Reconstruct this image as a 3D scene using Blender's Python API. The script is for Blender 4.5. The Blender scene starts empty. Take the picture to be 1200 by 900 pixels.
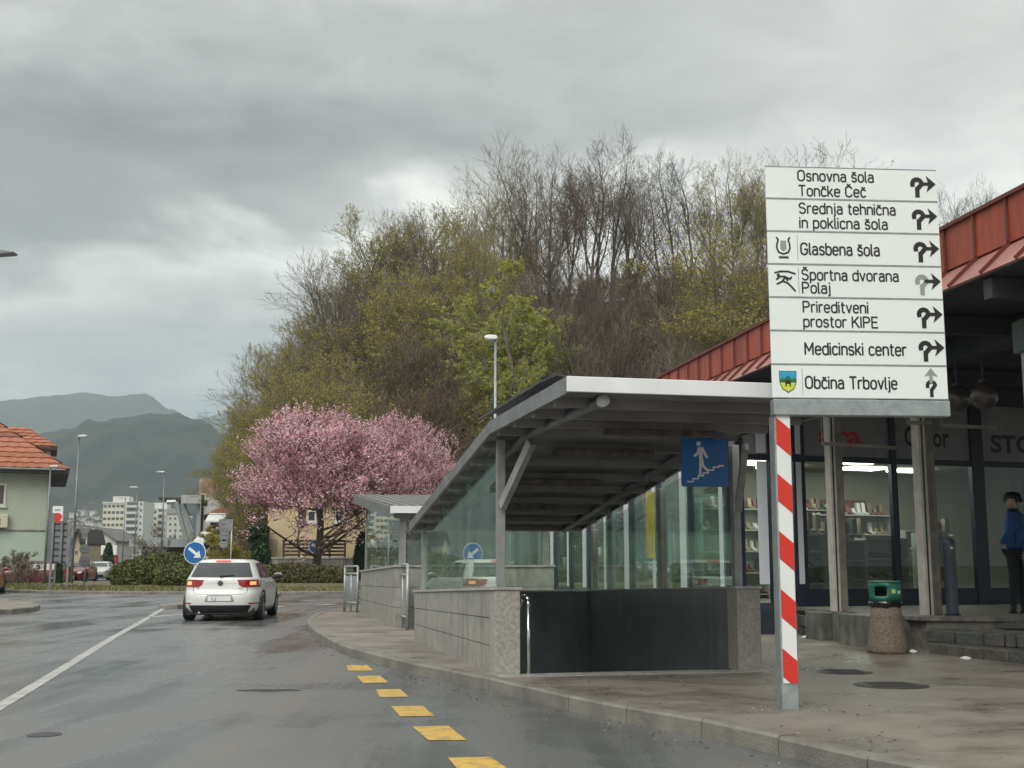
import bpy, bmesh, math, random
from mathutils import Vector, Matrix, noise as mnoise
random.seed(11)
SC = bpy.context.scene
COL = SC.collection
PI = math.pi
R = math.radians

# ------------------------------------------------------------------ camera
F = 1400.0
PITCH = math.atan(210 / F)
CS, SN = math.cos(PITCH), math.sin(PITCH)
CAMZ = 1.3
cam_data = bpy.data.cameras.new('camera')
cam = bpy.data.objects.new('camera', cam_data)
COL.objects.link(cam)
cam.location = (0, 0, CAMZ)
cam.rotation_euler = (PI / 2 + PITCH, 0, 0)
cam_data.sensor_width = 36
cam_data.lens = F / 1200 * 36
cam_data.clip_start = 0.1
cam_data.clip_end = 20000
SC.camera = cam

# ------------------------------------------------------------------ world: overcast sky
world = bpy.data.worlds.new("World")
SC.world = world
world.use_nodes = True
wt = world.node_tree
for n in list(wt.nodes):
    wt.nodes.remove(n)


def N(tree, kind, **kw):
    n = tree.nodes.new(kind)
    for k, v in kw.items():
        if k.startswith('i_'):
            n.inputs[k[2:].replace('_', ' ')].default_value = v
        else:
            setattr(n, k, v)
    return n


def M(tree, op, a, b=None, c=None, clamp=False):
    n = tree.nodes.new('ShaderNodeMath')
    n.operation = op
    n.use_clamp = clamp
    for i, x in enumerate((a, b, c)):
        if x is None:
            continue
        if isinstance(x, (int, float)):
            n.inputs[i].default_value = x
        else:
            tree.links.new(x, n.inputs[i])
    return n.outputs[0]


def ramp(tree, fac, stops, interp='LINEAR'):
    n = tree.nodes.new('ShaderNodeValToRGB')
    cr = n.color_ramp
    cr.interpolation = interp
    while len(cr.elements) < len(stops):
        cr.elements.new(0.5)
    for e, (p, c) in zip(cr.elements, stops):
        e.position = p
        e.color = (*c, 1) if len(c) == 3 else c
    tree.links.new(fac, n.inputs[0])
    return n.outputs[0]


def g3(v, tint=(1, 1, 1)):
    return (v * tint[0], v * tint[1], v * tint[2])


SUN_EL, SUN_AZ = 42, 200
sky = N(wt, 'ShaderNodeTexSky', sky_type='NISHITA', sun_disc=False)
sky.sun_elevation = R(SUN_EL)
sky.sun_rotation = R(SUN_AZ)
bg_sky = N(wt, 'ShaderNodeBackground', i_Strength=0.08)
wt.links.new(sky.outputs[0], bg_sky.inputs[0])
tc = N(wt, 'ShaderNodeTexCoord')
sep = N(wt, 'ShaderNodeSeparateXYZ')
wt.links.new(tc.outputs['Generated'], sep.inputs[0])
az = M(wt, 'MULTIPLY', M(wt, 'ARCTAN2', sep.outputs[0], sep.outputs[1]), 180 / PI)
el = M(wt, 'MULTIPLY', M(wt, 'ARCSINE', sep.outputs[2]), 180 / PI)


def wnoise(scale, zs, detail, rough=0.55, dist=0.3, off=0.0):
    mp = N(wt, 'ShaderNodeMapping')
    mp.inputs['Scale'].default_value = (1, 1, zs)
    mp.inputs['Location'].default_value = (off, off * .7, 0)
    wt.links.new(tc.outputs['Generated'], mp.inputs[0])
    nn = N(wt, 'ShaderNodeTexNoise', i_Scale=scale, i_Detail=detail, i_Roughness=rough, i_Distortion=dist)
    wt.links.new(mp.outputs[0], nn.inputs['Vector'])
    return M(wt, 'SUBTRACT', nn.outputs['Fac'], 0.5)


n_big = wnoise(4.5, 2.6, 6, 0.55, 0.5, 1.3)
n_mid = wnoise(9.0, 2.3, 8, 0.6, 0.5, 4.1)
n_str = wnoise(6.0, 3.6, 7, 0.58, 0.4, 2.7)
n_soft = wnoise(2.2, 1.6, 3, 0.45, 0.2, 7.7)
# elevation warped by noise and tilted: the cloud base rises to the right
e2 = M(wt, 'ADD', el, M(wt, 'MULTIPLY', n_big, 11.0))
e2 = M(wt, 'ADD', e2, M(wt, 'MULTIPLY', n_mid, 7.5))
azc = M(wt, 'MINIMUM', M(wt, 'MAXIMUM', az, -60), 60)
e2 = M(wt, 'SUBTRACT', e2, M(wt, 'MULTIPLY', M(wt, 'ADD', azc, 12.0), 0.12))
fac = M(wt, 'DIVIDE', e2, 90.0, clamp=True)
cold = (0.95, 1.0, 1.005)
neut = (1.025, 1.02, 0.955)
warm = (1.0, 1.01, 0.96)
left_cols = ramp(wt, fac, [(0.0, g3(0.27, cold)), (4 / 90, g3(0.31, cold)), (8 / 90, g3(0.385, cold)),
                           (11.0 / 90, g3(0.48, neut)), (14.4 / 90, g3(0.66, neut)), (16.8 / 90, g3(0.30, neut)),
                           (19 / 90, g3(0.27, neut)), (25 / 90, g3(0.43, warm)), (45 / 90, g3(0.85, neut)),
                           (1.0, g3(1.35, neut))])
right_cols = ramp(wt, fac, [(0.0, g3(0.42, cold)), (6 / 90, g3(0.52, neut)), (14 / 90, g3(0.74, neut)),
                            (18 / 90, g3(0.52, neut)), (25 / 90, g3(0.47, warm)), (45 / 90, g3(0.85, neut)),
                            (1.0, g3(1.35, neut))])
side = M(wt, 'MULTIPLY_ADD', azc, 1 / 22.0, 0.35, clamp=True)
side = M(wt, 'ADD', side, M(wt, 'MULTIPLY', n_soft, 1.1), clamp=True)
mx = N(wt, 'ShaderNodeMix', data_type='RGBA')
wt.links.new(side, mx.inputs[0])
wt.links.new(left_cols, mx.inputs[6])
wt.links.new(right_cols, mx.inputs[7])
gain = M(wt, 'ADD', M(wt, 'MULTIPLY', n_mid, 0.55), M(wt, 'MULTIPLY_ADD', n_soft, 0.35, 1.0))
gain = M(wt, 'ADD', gain, M(wt, 'MULTIPLY', n_str, 0.5))
# a brighter break in the cloud towards the hill, a heavier bank in the upper left
def lobe(a0, wa, e0, we, amp):
    da = M(wt, 'DIVIDE', M(wt, 'SUBTRACT', M(wt, 'ADD', az, M(wt, 'MULTIPLY', n_mid, 8.0)), a0), wa)
    de = M(wt, 'DIVIDE', M(wt, 'SUBTRACT', M(wt, 'ADD', el, M(wt, 'MULTIPLY', n_big, 7.0)), e0), we)
    r2 = M(wt, 'ADD', M(wt, 'MULTIPLY', da, da), M(wt, 'MULTIPLY', de, de))
    return M(wt, 'MULTIPLY', M(wt, 'EXPONENT', M(wt, 'MULTIPLY', r2, -1.0)), amp)
gain = M(wt, 'ADD', gain, lobe(-3.0, 11.0, 16.2, 2.8, 0.72))
gain = M(wt, 'ADD', gain, lobe(-15.0, 15.0, 19.0, 3.4, -0.26))
gain = M(wt, 'ADD', gain, lobe(-18.0, 9.0, 12.5, 2.0, -0.10))
vm = N(wt, 'ShaderNodeVectorMath', operation='SCALE')
wt.links.new(mx.outputs[2], vm.inputs[0])
wt.links.new(gain, vm.inputs['Scale'])
bg_cl = N(wt, 'ShaderNodeBackground', i_Strength=1.0)
wt.links.new(vm.outputs[0], bg_cl.inputs[0])
mixw = N(wt, 'ShaderNodeMixShader', i_Fac=0.94)
wt.links.new(bg_sky.outputs[0], mixw.inputs[1])
wt.links.new(bg_cl.outputs[0], mixw.inputs[2])
outw = N(wt, 'ShaderNodeOutputWorld')
wt.links.new(mixw.outputs[0], outw.inputs['Surface'])

# ------------------------------------------------------------------ sun (overcast: weak and wide)
sl = bpy.data.lights.new('sun', 'SUN')
sl.energy = 1.4
sl.angle = R(35)
sl.color = (1.0, 0.965, 0.92)
so = bpy.data.objects.new('sun', sl)
COL.objects.link(so)
so.location = (0, -20, 60)
so.rotation_euler = (R(90 - SUN_EL), 0, R(180 - SUN_AZ))
SC.view_settings.view_transform = 'Standard'
SC.view_settings.look = 'None'
SC.view_settings.exposure = 0.42
SC.view_settings.gamma = 1.0
try:
    SC.cycles.max_bounces = 8
    SC.cycles.transparent_max_bounces = 24
    SC.cycles.volume_bounces = 1
    SC.cycles.use_denoising = True
except Exception:
    pass


# ------------------------------------------------------------------ pixel -> place helpers (photo pixels, 1200 x 900)
def at(px, py, Y):
    u, v = (px - 600) / F, (450 - py) / F
    k = Y / (CS - v * SN)
    return Vector((u * k, Y, CAMZ + (SN + v * CS) * k))


def gr(px, py, z=0.0):
    u, v = (px - 600) / F, (450 - py) / F
    k = (z - CAMZ) / (SN + v * CS)
    return Vector((u * k, (CS - v * SN) * k, z))


def hz(py, Y):
    return at(600, py, Y).z


def xx(px, Y, py=660):
    return at(px, py, Y).x


# ------------------------------------------------------------------ mesh builder
class MB:
    def __init__(s):
        s.v, s.f, s.m = [], [], []

    def add(s, vs, fs, mi=0):
        b = len(s.v)
        s.v += [tuple(p) for p in vs]
        for f in fs:
            s.f.append(tuple(i + b for i in f))
            s.m.append(mi)
        return s

    def hexa(s, b4, t4, mi=0):
        return s.add(list(b4) + list(t4), [(3, 2, 1, 0), (4, 5, 6, 7), (0, 1, 5, 4), (1, 2, 6, 5), (2, 3, 7, 6), (3, 0, 4, 7)], mi)

    def box(s, x0, x1, y0, y1, z0, z1, mi=0, mat=None):
        p = [Vector((x, y, z)) for z in (z0, z1) for x, y in ((x0, y0), (x1, y0), (x1, y1), (x0, y1))]
        if mat is not None:
            p = [mat @ q for q in p]
        return s.hexa(p[:4], p[4:], mi)

    def fbox(s, O, A, B, C, mi=0):
        """box from corner O along vectors A, B, C"""
        O, A, B, C = Vector(O), Vector(A), Vector(B), Vector(C)
        b = [O, O + A, O + A + B, O + B]
        return s.hexa(b, [q + C for q in b], mi)

    def bar(s, p0, p1, w, h, up=(0, 0, 1), mi=0):
        p0, p1 = Vector(p0), Vector(p1)
        d = (p1 - p0).normalized()
        u = Vector(up)
        sd = d.cross(u)
        if sd.length < 1e-4:
            sd = d.cross(Vector((0, 1, 0)))
        sd.normalize()
        u = sd.cross(d).normalized()
        c = [(-w / 2, -h / 2), (w / 2, -h / 2), (w / 2, h / 2), (-w / 2, h / 2)]
        return s.hexa([p0 + sd * a + u * b for a, b in c], [p1 + sd * a + u * b for a, b in c], mi)

    def tube(s, p0, p1, r0, r1=None, n=8, mi=0, cap=True):
        r1 = r0 if r1 is None else r1
        p0, p1 = Vector(p0), Vector(p1)
        d = (p1 - p0).normalized()
        a = d.cross(Vector((0, 0, 1)))
        if a.length < 1e-3:
            a = Vector((1, 0, 0))
        a.normalize()
        b = d.cross(a)
        vs = []
        for p, r in ((p0, r0), (p1, r1)):
            for i in range(n):
                t = 2 * PI * i / n
                vs.append(p + (a * math.cos(t) + b * math.sin(t)) * r)
        fs = [(i, (i + 1) % n, n + (i + 1) % n, n + i) for i in range(n)]
        if cap:
            fs += [tuple(range(n - 1, -1, -1)), tuple(range(n, 2 * n))]
        return s.add(vs, fs, mi)

    def path(s, pts, r, n=8, mi=0):
        for a, b in zip(pts, pts[1:]):
            s.tube(a, b, r, r, n, mi)
        return s

    def lathe(s, c, prof, n=20, mi=0):
        c = Vector(c)
        vs, fs = [], []
        for r, z in prof:
            for i in range(n):
                t = 2 * PI * i / n
                vs.append(c + Vector((r * math.cos(t), r * math.sin(t), z)))
        for k in range(len(prof) - 1):
            for i in range(n):
                j = (i + 1) % n
                fs.append((k * n + i, k * n + j, (k + 1) * n + j, (k + 1) * n + i))
        fs.append(tuple(range(n - 1, -1, -1)))
        fs.append(tuple(range((len(prof) - 1) * n, len(prof) * n)))
        return s.add(vs, fs, mi)

    def sphere(s, c, r, n=12, m=8, sc=(1, 1, 1), mi=0):
        prof = []
        c = Vector(c)
        vs, fs = [], []
        for k in range(1, m):
            ph = PI * k / m
            for i in range(n):
                t = 2 * PI * i / n
                vs.append(c + Vector((r * sc[0] * math.sin(ph) * math.cos(t), r * sc[1] * math.sin(ph) * math.sin(t), r * sc[2] * math.cos(ph))))
        top, bot = len(vs), len(vs) + 1
        vs += [c + Vector((0, 0, r * sc[2])), c - Vector((0, 0, r * sc[2]))]
        for k in range(m - 2):
            for i in range(n):
                j = (i + 1) % n
                fs.append((k * n + i, (k + 1) * n + i, (k + 1) * n + j, k * n + j))
        for i in range(n):
            j = (i + 1) % n
            fs.append((top, i, j))
            fs.append((bot, (m - 2) * n + j, (m - 2) * n + i))
        return s.add(vs, fs, mi)

    def prism(s, pts, ext, mi=0):
        """planar outline pts, extruded by ext (closed)"""
        ext = Vector(ext)
        n = len(pts)
        pts = [Vector(p) for p in pts]
        return s.add(pts + [p + ext for p in pts],
                     [tuple(range(n - 1, -1, -1)), tuple(range(n, 2 * n))] + [(i, (i + 1) % n, n + (i + 1) % n, n + i) for i in range(n)], mi)

    def build(s, name, mat, parent=None, world=True, smooth=False, bevel=0, seg=1):
        me = bpy.data.meshes.new(name)
        me.from_pydata(s.v, [], s.f)
        mats = mat if isinstance(mat, (list, tuple)) else [mat]
        for q in mats:
            me.materials.append(q)
        if len(mats) > 1:
            me.polygons.foreach_set('material_index', s.m)
        if smooth:
            me.polygons.foreach_set('use_smooth', [True] * len(s.f))
        me.update()
        o = link(name, me, parent, world)
        if bevel:
            b = o.modifiers.new('bevel', 'BEVEL')
            b.width = bevel
            b.segments = seg
            b.limit_method = 'ANGLE'
        return o


def wloc(o):
    v = Vector((0, 0, 0))
    while o is not None:
        v += o.location
        o = o.parent
    return v


def link(name, data, parent=None, world=True):
    o = bpy.data.objects.new(name, data)
    COL.objects.link(o)
    if parent is not None:
        o.parent = parent
        if world:
            o.location = -wloc(parent)
    return o


def tag(o, label=None, cat=None, group=None, kind=None):
    if label: o['label'] = label
    if cat: o['category'] = cat
    if group: o['group'] = group
    if kind: o['kind'] = kind
    return o


def thing(name, label, cat, loc=(0, 0, 0), group=None, rz=0):
    o = bpy.data.objects.new(name, None)
    o.empty_display_size = 0.3
    COL.objects.link(o)
    o.location = loc
    o.rotation_euler = (0, 0, rz)
    return tag(o, label, cat, group)


def copy_tree(o, parent=None):
    c = o.copy()
    COL.objects.link(c)
    c.parent = parent
    for ch in list(o.children):
        copy_tree(ch, c)
    return c


_tc = {}


def text_geo(s, bold=0.0):
    key = (s, bold)
    if key not in _tc:
        cu = bpy.data.curves.new('lettering', 'FONT')
        cu.body = s
        cu.size = 1
        cu.resolution_u = 3
        cu.offset = bold
        ob = bpy.data.objects.new('lettering', cu)
        me = bpy.data.meshes.new_from_object(ob)
        vs = [v.co.copy() for v in me.vertices]
        fs = [tuple(p.vertices) for p in me.polygons]
        bpy.data.objects.remove(ob)
        bpy.data.curves.remove(cu)
        bpy.data.meshes.remove(me)
        _tc[key] = (vs, fs)
    return _tc[key]


CAP = None


def put_text(mb, s, O, U, V, x0, x1, base, cap, bold=0.012, mi=0):
    """letters on plane O + x U + y V, spanning x0..x1, baseline at base, capital height cap"""
    vs, fs = text_geo(s, bold)
    if not vs:
        return
    hv, _ = text_geo('H', bold)
    ch = max(v.y for v in hv) - min(v.y for v in hv)
    a, b = min(v.x for v in vs), max(v.x for v in vs)
    O, U, V = Vector(O), Vector(U), Vector(V)
    mb.add([O + U * (x0 + (v.x - a) / (b - a) * (x1 - x0)) + V * (base + v.y * cap / ch) for v in vs], fs, mi)


# ------------------------------------------------------------------ materials
def newmat(name):
    m = bpy.data.materials.new(name)
    m.use_nodes = True
    t = m.node_tree
    return m, t, t.nodes['Principled BSDF']


def mat(name, col, rough=0.6, metal=0.0, var=0.0, scale=3.0, bump=0.0, bscale=None, col2=None, streak=0.0, coat=0.0,
        spec=None, detail=5, emit=None, es=1.0, alpha=None, thr=(0.35, 0.65), stretch=(1, 1, 1), transl=0.0):
    m, t, p = newmat(name)
    p.inputs['Roughness'].default_value = rough
    p.inputs['Metallic'].default_value = metal
    p.inputs['Base Color'].default_value = (*col, 1)
    if coat:
        p.inputs['Coat Weight'].default_value = coat
        p.inputs['Coat Roughness'].default_value = 0.06
    if spec is not None:
        p.inputs['Specular IOR Level'].default_value = spec
    if emit:
        p.inputs['Emission Color'].default_value = (*emit, 1)
        p.inputs['Emission Strength'].default_value = es
    if var or col2 or bump or streak:
        tcn = N(t, 'ShaderNodeTexCoord')
        mp = N(t, 'ShaderNodeMapping')
        mp.inputs['Scale'].default_value = stretch
        t.links.new(tcn.outputs['Object'], mp.inputs[0])
    if var or col2:
        c2 = col2 if col2 else tuple(c * (1 - var) for c in col)
        c1 = col if col2 else tuple(min(1, c * (1 + var)) for c in col)
        nn = N(t, 'ShaderNodeTexNoise', i_Scale=scale, i_Detail=detail, i_Roughness=0.6)
        t.links.new(mp.outputs[0], nn.inputs['Vector'])
        c = ramp(t, nn.outputs['Fac'], [(thr[0], c2), (thr[1], c1)])
        if streak:
            mp2 = N(t, 'ShaderNodeMapping')
            mp2.inputs['Scale'].default_value = (7, 7, 0.5)
            t.links.new(tcn.outputs['Object'], mp2.inputs[0])
            n2 = N(t, 'ShaderNodeTexNoise', i_Scale=1.0, i_Detail=4, i_Roughness=0.6)
            t.links.new(mp2.outputs[0], n2.inputs['Vector'])
            f = ramp(t, n2.outputs['Fac'], [(0.42, g3(1.0)), (0.68, g3(1 - streak))])
            mm = N(t, 'ShaderNodeMix', data_type='RGBA', blend_type='MULTIPLY')
            mm.inputs[0].default_value = 1.0
            t.links.new(c, mm.inputs[6])
            t.links.new(f, mm.inputs[7])
            c = mm.outputs[2]
        t.links.new(c, p.inputs['Base Color'])
    if bump:
        nb = N(t, 'ShaderNodeTexNoise', i_Scale=bscale or scale * 8, i_Detail=4)
        t.links.new(mp.outputs[0], nb.inputs['Vector'])
        bn = N(t, 'ShaderNodeBump', i_Strength=bump, i_Distance=0.02)
        t.links.new(nb.outputs['Fac'], bn.inputs['Height'])
        t.links.new(bn.outputs[0], p.inputs['Normal'])
    if transl:
        tr = N(t, 'ShaderNodeBsdfTranslucent')
        tr.inputs[0].default_value = (*col, 1)
        ms = N(t, 'ShaderNodeMixShader', i_Fac=transl)
        out = [n for n in t.nodes if n.type == 'OUTPUT_MATERIAL'][0]
        t.links.new(p.outputs[0], ms.inputs[1])
        t.links.new(tr.outputs[0], ms.inputs[2])
        t.links.new(ms.outputs[0], out.inputs[0])
    return m


def glass_mat(name, tint=(0.82, 0.9, 0.86), refl=(0.9, 1, 0.95), ior=1.5, rough=0.02, dirt=0.0, boost=0.0):
    m = bpy.data.materials.new(name)
    m.use_nodes = True
    t = m.node_tree
    for n in list(t.nodes):
        t.nodes.remove(n)
    tr = N(t, 'ShaderNodeBsdfTransparent')
    tr.inputs[0].default_value = (*tint, 1)
    gl = N(t, 'ShaderNodeBsdfGlossy', i_Roughness=rough)
    gl.inputs[0].default_value = (*refl, 1)
    fr = N(t, 'ShaderNodeFresnel', i_IOR=ior)
    geo = N(t, 'ShaderNodeNewGeometry')      # same reflectance on both faces of a thin pane
    t.links.new(M(t, 'ADD', M(t, 'MULTIPLY', geo.outputs['Backfacing'], 1 / ior - ior), ior), fr.inputs['IOR'])
    f = M(t, 'ADD', fr.outputs[0], boost, clamp=True)
    mxs = N(t, 'ShaderNodeMixShader')
    t.links.new(f, mxs.inputs[0])
    t.links.new(tr.outputs[0], mxs.inputs[1])
    t.links.new(gl.outputs[0], mxs.inputs[2])
    res = mxs.outputs[0]
    if dirt:
        tcn = N(t, 'ShaderNodeTexCoord')
        mp = N(t, 'ShaderNodeMapping')
        mp.inputs['Scale'].default_value = (2.2, 2.2, 0.5)
        t.links.new(tcn.outputs['Object'], mp.inputs[0])
        nn = N(t, 'ShaderNodeTexNoise', i_Scale=1.6, i_Detail=6, i_Roughness=0.65)
        t.links.new(mp.outputs[0], nn.inputs['Vector'])
        fd = M(t, 'MULTIPLY', ramp(t, nn.outputs['Fac'], [(0.35, (0.25, 0.25, 0.25)), (0.7, (1, 1, 1))]), dirt)
        df = N(t, 'ShaderNodeBsdfDiffuse')
        df.inputs[0].default_value = (0.42, 0.50, 0.46, 1)
        m2 = N(t, 'ShaderNodeMixShader')
        t.links.new(fd, m2.inputs[0])
        t.links.new(res, m2.inputs[1])
        t.links.new(df.outputs[0], m2.inputs[2])
        res = m2.outputs[0]
    o = N(t, 'ShaderNodeOutputMaterial')
    t.links.new(res, o.inputs['Surface'])
    return m

# ------------------------------------------------------------------ material palette
def asphalt_mat():
    m, t, p = newmat('wet_asphalt')
    tcn = N(t, 'ShaderNodeTexCoord')

    def ns(scale, detail, stretch=(1, 1, 1), rot=0, rough=0.6, dist=0):
        mp = N(t, 'ShaderNodeMapping')
        mp.inputs['Scale'].default_value = stretch
        mp.inputs['Rotation'].default_value = (0, 0, rot)
        t.links.new(tcn.outputs['Object'], mp.inputs[0])
        n = N(t, 'ShaderNodeTexNoise', i_Scale=scale, i_Detail=detail, i_Roughness=rough, i_Distortion=dist)
        t.links.new(mp.outputs[0], n.inputs['Vector'])
        return n.outputs['Fac']
    tracks = ns(1.0, 4, (1.1, 0.07, 1), R(-13), 0.6, 0.4)
    patch = ns(0.35, 6, dist=0.6)
    fine = ns(60, 3)
    grain = ns(260, 2)
    wet = M(t, 'ADD', M(t, 'MULTIPLY', tracks, 0.6), M(t, 'MULTIPLY', patch, 0.5))
    c1 = ramp(t, wet, [(0.43, (0.06, 0.065, 0.067)), (0.56, (0.135, 0.142, 0.142)), (0.68, (0.155, 0.145, 0.136))])
    f = ramp(t, fine, [(0.3, g3(0.68)), (0.7, g3(1.28))])
    mm = N(t, 'ShaderNodeMix', data_type='RGBA', blend_type='MULTIPLY')
    mm.inputs[0].default_value = 1.0
    t.links.new(c1, mm.inputs[6])
    t.links.new(f, mm.inputs[7])
    t.links.new(mm.outputs[2], p.inputs['Base Color'])
    t.links.new(ramp(t, M(t, 'ADD', wet, M(t, 'MULTIPLY', M(t, 'SUBTRACT', fine, 0.5), 0.16)),
                     [(0.44, g3(0.14)), (0.52, g3(0.24)), (0.64, g3(0.38))]), p.inputs['Roughness'])
    bs = ramp(t, wet, [(0.45, g3(0.08)), (0.62, g3(0.42))])
    bn = N(t, 'ShaderNodeBump', i_Distance=0.006)
    t.links.new(bs, bn.inputs['Strength'])
    t.links.new(M(t, 'ADD', grain, M(t, 'MULTIPLY', fine, 1.2)), bn.inputs['Height'])
    t.links.new(bn.outputs[0], p.inputs['Normal'])
    p.inputs['Specular IOR Level'].default_value = 0.62
    return m


def pavement_mat():
    m, t, p = newmat('damp_pavement')
    tcn = N(t, 'ShaderNodeTexCoord')

    def ns(scale, detail, stretch=(1, 1, 1), rough=0.6, dist=0):
        mp = N(t, 'ShaderNodeMapping')
        mp.inputs['Scale'].default_value = stretch
        t.links.new(tcn.outputs['Object'], mp.inputs[0])
        n = N(t, 'ShaderNodeTexNoise', i_Scale=scale, i_Detail=detail, i_Roughness=rough, i_Distortion=dist)
        t.links.new(mp.outputs[0], n.inputs['Vector'])
        return n.outputs['Fac']
    a = ns(0.8, 8, (1, 1.2, 1), 0.68, 0.3)
    b = ns(3.1, 5)
    c = ns(120, 2)
    w = M(t, 'ADD', M(t, 'MULTIPLY', a, 0.75), M(t, 'MULTIPLY', b, 0.3))
    col = ramp(t, w, [(0.38, (0.115, 0.097, 0.079)), (0.48, (0.18, 0.156, 0.130)), (0.56, (0.235, 0.207, 0.175)), (0.70, (0.285, 0.257, 0.222))])
    f = ramp(t, c, [(0.3, g3(0.78)), (0.7, g3(1.2))])
    mm = N(t, 'ShaderNodeMix', data_type='RGBA', blend_type='MULTIPLY')
    mm.inputs[0].default_value = 1.0
    t.links.new(col, mm.inputs[6])
    t.links.new(f, mm.inputs[7])
    t.links.new(mm.outputs[2], p.inputs['Base Color'])
    t.links.new(ramp(t, w, [(0.42, g3(0.24)), (0.56, g3(0.50))]), p.inputs['Roughness'])
    bn = N(t, 'ShaderNodeBump', i_Strength=0.35, i_Distance=0.008)
    t.links.new(M(t, 'ADD', c, b), bn.inputs['Height'])
    t.links.new(bn.outputs[0], p.inputs['Normal'])
    return m


M_ASPH = asphalt_mat()
M_PAVE = pavement_mat()
M_GROUND = mat('meadow_ground', (0.075, 0.085, 0.035), 0.9, var=0.35, scale=0.05, bump=0.3)
M_GRASS = mat('verge_grass', (0.115, 0.12, 0.045), 0.9, col2=(0.13, 0.105, 0.06), scale=1.6, bump=0.6, bscale=25)
M_KERB = mat('kerb_concrete', (0.24, 0.225, 0.195), 0.55, col2=(0.14, 0.13, 0.115), scale=2.6, bump=0.4, bscale=60)
M_WHITEPAINT = mat('worn_white_paint', (0.52, 0.52, 0.49), 0.4, col2=(0.27, 0.27, 0.26), scale=5, detail=8, bump=0.3, bscale=120)
M_YELLOWPAINT = mat('worn_yellow_paint', (0.66, 0.42, 0.075), 0.42, col2=(0.26, 0.20, 0.10), scale=9, detail=9, thr=(0.33, 0.52), bump=0.3, bscale=120)
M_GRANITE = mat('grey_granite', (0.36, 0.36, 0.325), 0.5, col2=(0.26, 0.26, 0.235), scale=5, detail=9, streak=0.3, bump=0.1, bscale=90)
M_GRANITE2 = mat('speckled_granite', (0.40, 0.385, 0.34), 0.55, col2=(0.26, 0.25, 0.225), scale=26, detail=6, bump=0.1, bscale=90)
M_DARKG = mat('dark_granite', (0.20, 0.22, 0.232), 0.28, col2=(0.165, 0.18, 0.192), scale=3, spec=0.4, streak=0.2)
M_CAPST = mat('coping_stone', (0.36, 0.355, 0.325), 0.45, var=0.25, scale=8)
M_ALU = mat('brushed_aluminium', (0.50, 0.51, 0.51), 0.36, 0.75, var=0.12, scale=2.5, bump=0.03)
M_ALUDARK = mat('grey_coated_steel', (0.20, 0.21, 0.215), 0.45, 0.4, var=0.2, scale=2.5)
M_FASCIA = mat('pale_fascia_metal', (0.78, 0.80, 0.80), 0.4, 0.1, var=0.08, scale=1.5)
M_STEELP = mat('painted_post_grey', (0.33, 0.34, 0.33), 0.45, 0.35, var=0.2, scale=4, streak=0.25)
M_GALV = mat('galvanised_steel', (0.40, 0.44, 0.44), 0.42, 0.45, col2=(0.29, 0.33, 0.33), scale=14, detail=6)
M_STAIN = mat('stainless_tube', (0.62, 0.62, 0.60), 0.2, 0.95)
M_SOFFIT = mat('dark_soffit_sheet', (0.20, 0.20, 0.21), 0.55, 0.2, var=0.3, scale=2)
M_PURLIN = mat('soffit_purlin', (0.26, 0.255, 0.255), 0.5, 0.1, col2=(0.19, 0.175, 0.175), scale=2.2)
M_RUST = mat('stained_light_housing', (0.16, 0.125, 0.11), 0.6, 0.1, col2=(0.05, 0.045, 0.045), scale=9)
M_ROOFTOP = mat('ribbed_roof_sheet', (0.36, 0.37, 0.37), 0.35, 0.5, var=0.1, scale=1.5)
M_BLACK = mat('black_rubber', (0.012, 0.012, 0.013), 0.7)
M_GLASSR = glass_mat('clear_shelter_glass', (0.90, 0.95, 0.92), (0.8, 0.9, 0.85), 1.4, 0.015, dirt=0.05, boost=0.0)
M_GLASS = glass_mat('shelter_glass', (0.86, 0.92, 0.89), (0.85, 0.95, 0.9), 1.45, 0.015, dirt=0.12, boost=0.05)
M_GLASS2 = glass_mat('shop_glass', (0.80, 0.86, 0.84), (0.8, 0.85, 0.85), 1.45, 0.01, dirt=0.04)
M_SIGNWHITE = mat('sign_panel_white', (0.80, 0.86, 0.83), 0.4, var=0.035, scale=1.2, stretch=(1, 1, 1.5))
M_INK = mat('sign_lettering_black', (0.018, 0.018, 0.018), 0.45)
M_INKGREY = mat('faded_lettering_grey', (0.30, 0.32, 0.31), 0.5)
M_SIGNBLUE = mat('sign_blue', (0.012, 0.13, 0.36), 0.35, var=0.08, scale=3)
M_SIGNBLUE2 = mat('underpass_sign_blue', (0.012, 0.14, 0.42), 0.35, var=0.08, scale=3)
M_RED = mat('reflective_red', (0.62, 0.035, 0.022), 0.38)
M_WHITE = mat('reflective_white', (0.74, 0.77, 0.76), 0.38, var=0.03, scale=2)
M_REDROOF = mat('red_sheet_metal', (0.44, 0.082, 0.036), 0.5, 0.05, col2=(0.29, 0.062, 0.036), scale=1.3, streak=0.35)
M_REDROOF2 = mat('red_sheet_wet_sheen', (0.52, 0.27, 0.235), 0.3, 0.2, col2=(0.38, 0.18, 0.155), scale=2.3)  # paler base colour paints the reflection on the wet skirt
M_SEAM = mat('standing_seam_red', (0.12, 0.028, 0.02), 0.5)

# ------------------------------------------------------------------ ground, road, pavement
from mathutils.geometry import tessellate_polygon

# near shelter frame
A1 = Vector((-0.216, 0.976, 0)).normalized()
R1 = Vector((0.976, 0.216, 0)).normalized()
O1 = Vector((-0.185, 13.0, 0))
W1, L1, TH = 3.05, 6.25, 0.28


def S1(l, w, z):
    return O1 + A1 * l + R1 * w + Vector((0, 0, z))


PIT = [S1(0.01, TH - 0.01, 0), S1(0.01, W1 - TH + 0.01, 0), S1(L1 - TH + .01, W1 - TH + 0.01, 0), S1(L1 - TH + .01, TH - 0.01, 0)]


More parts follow.
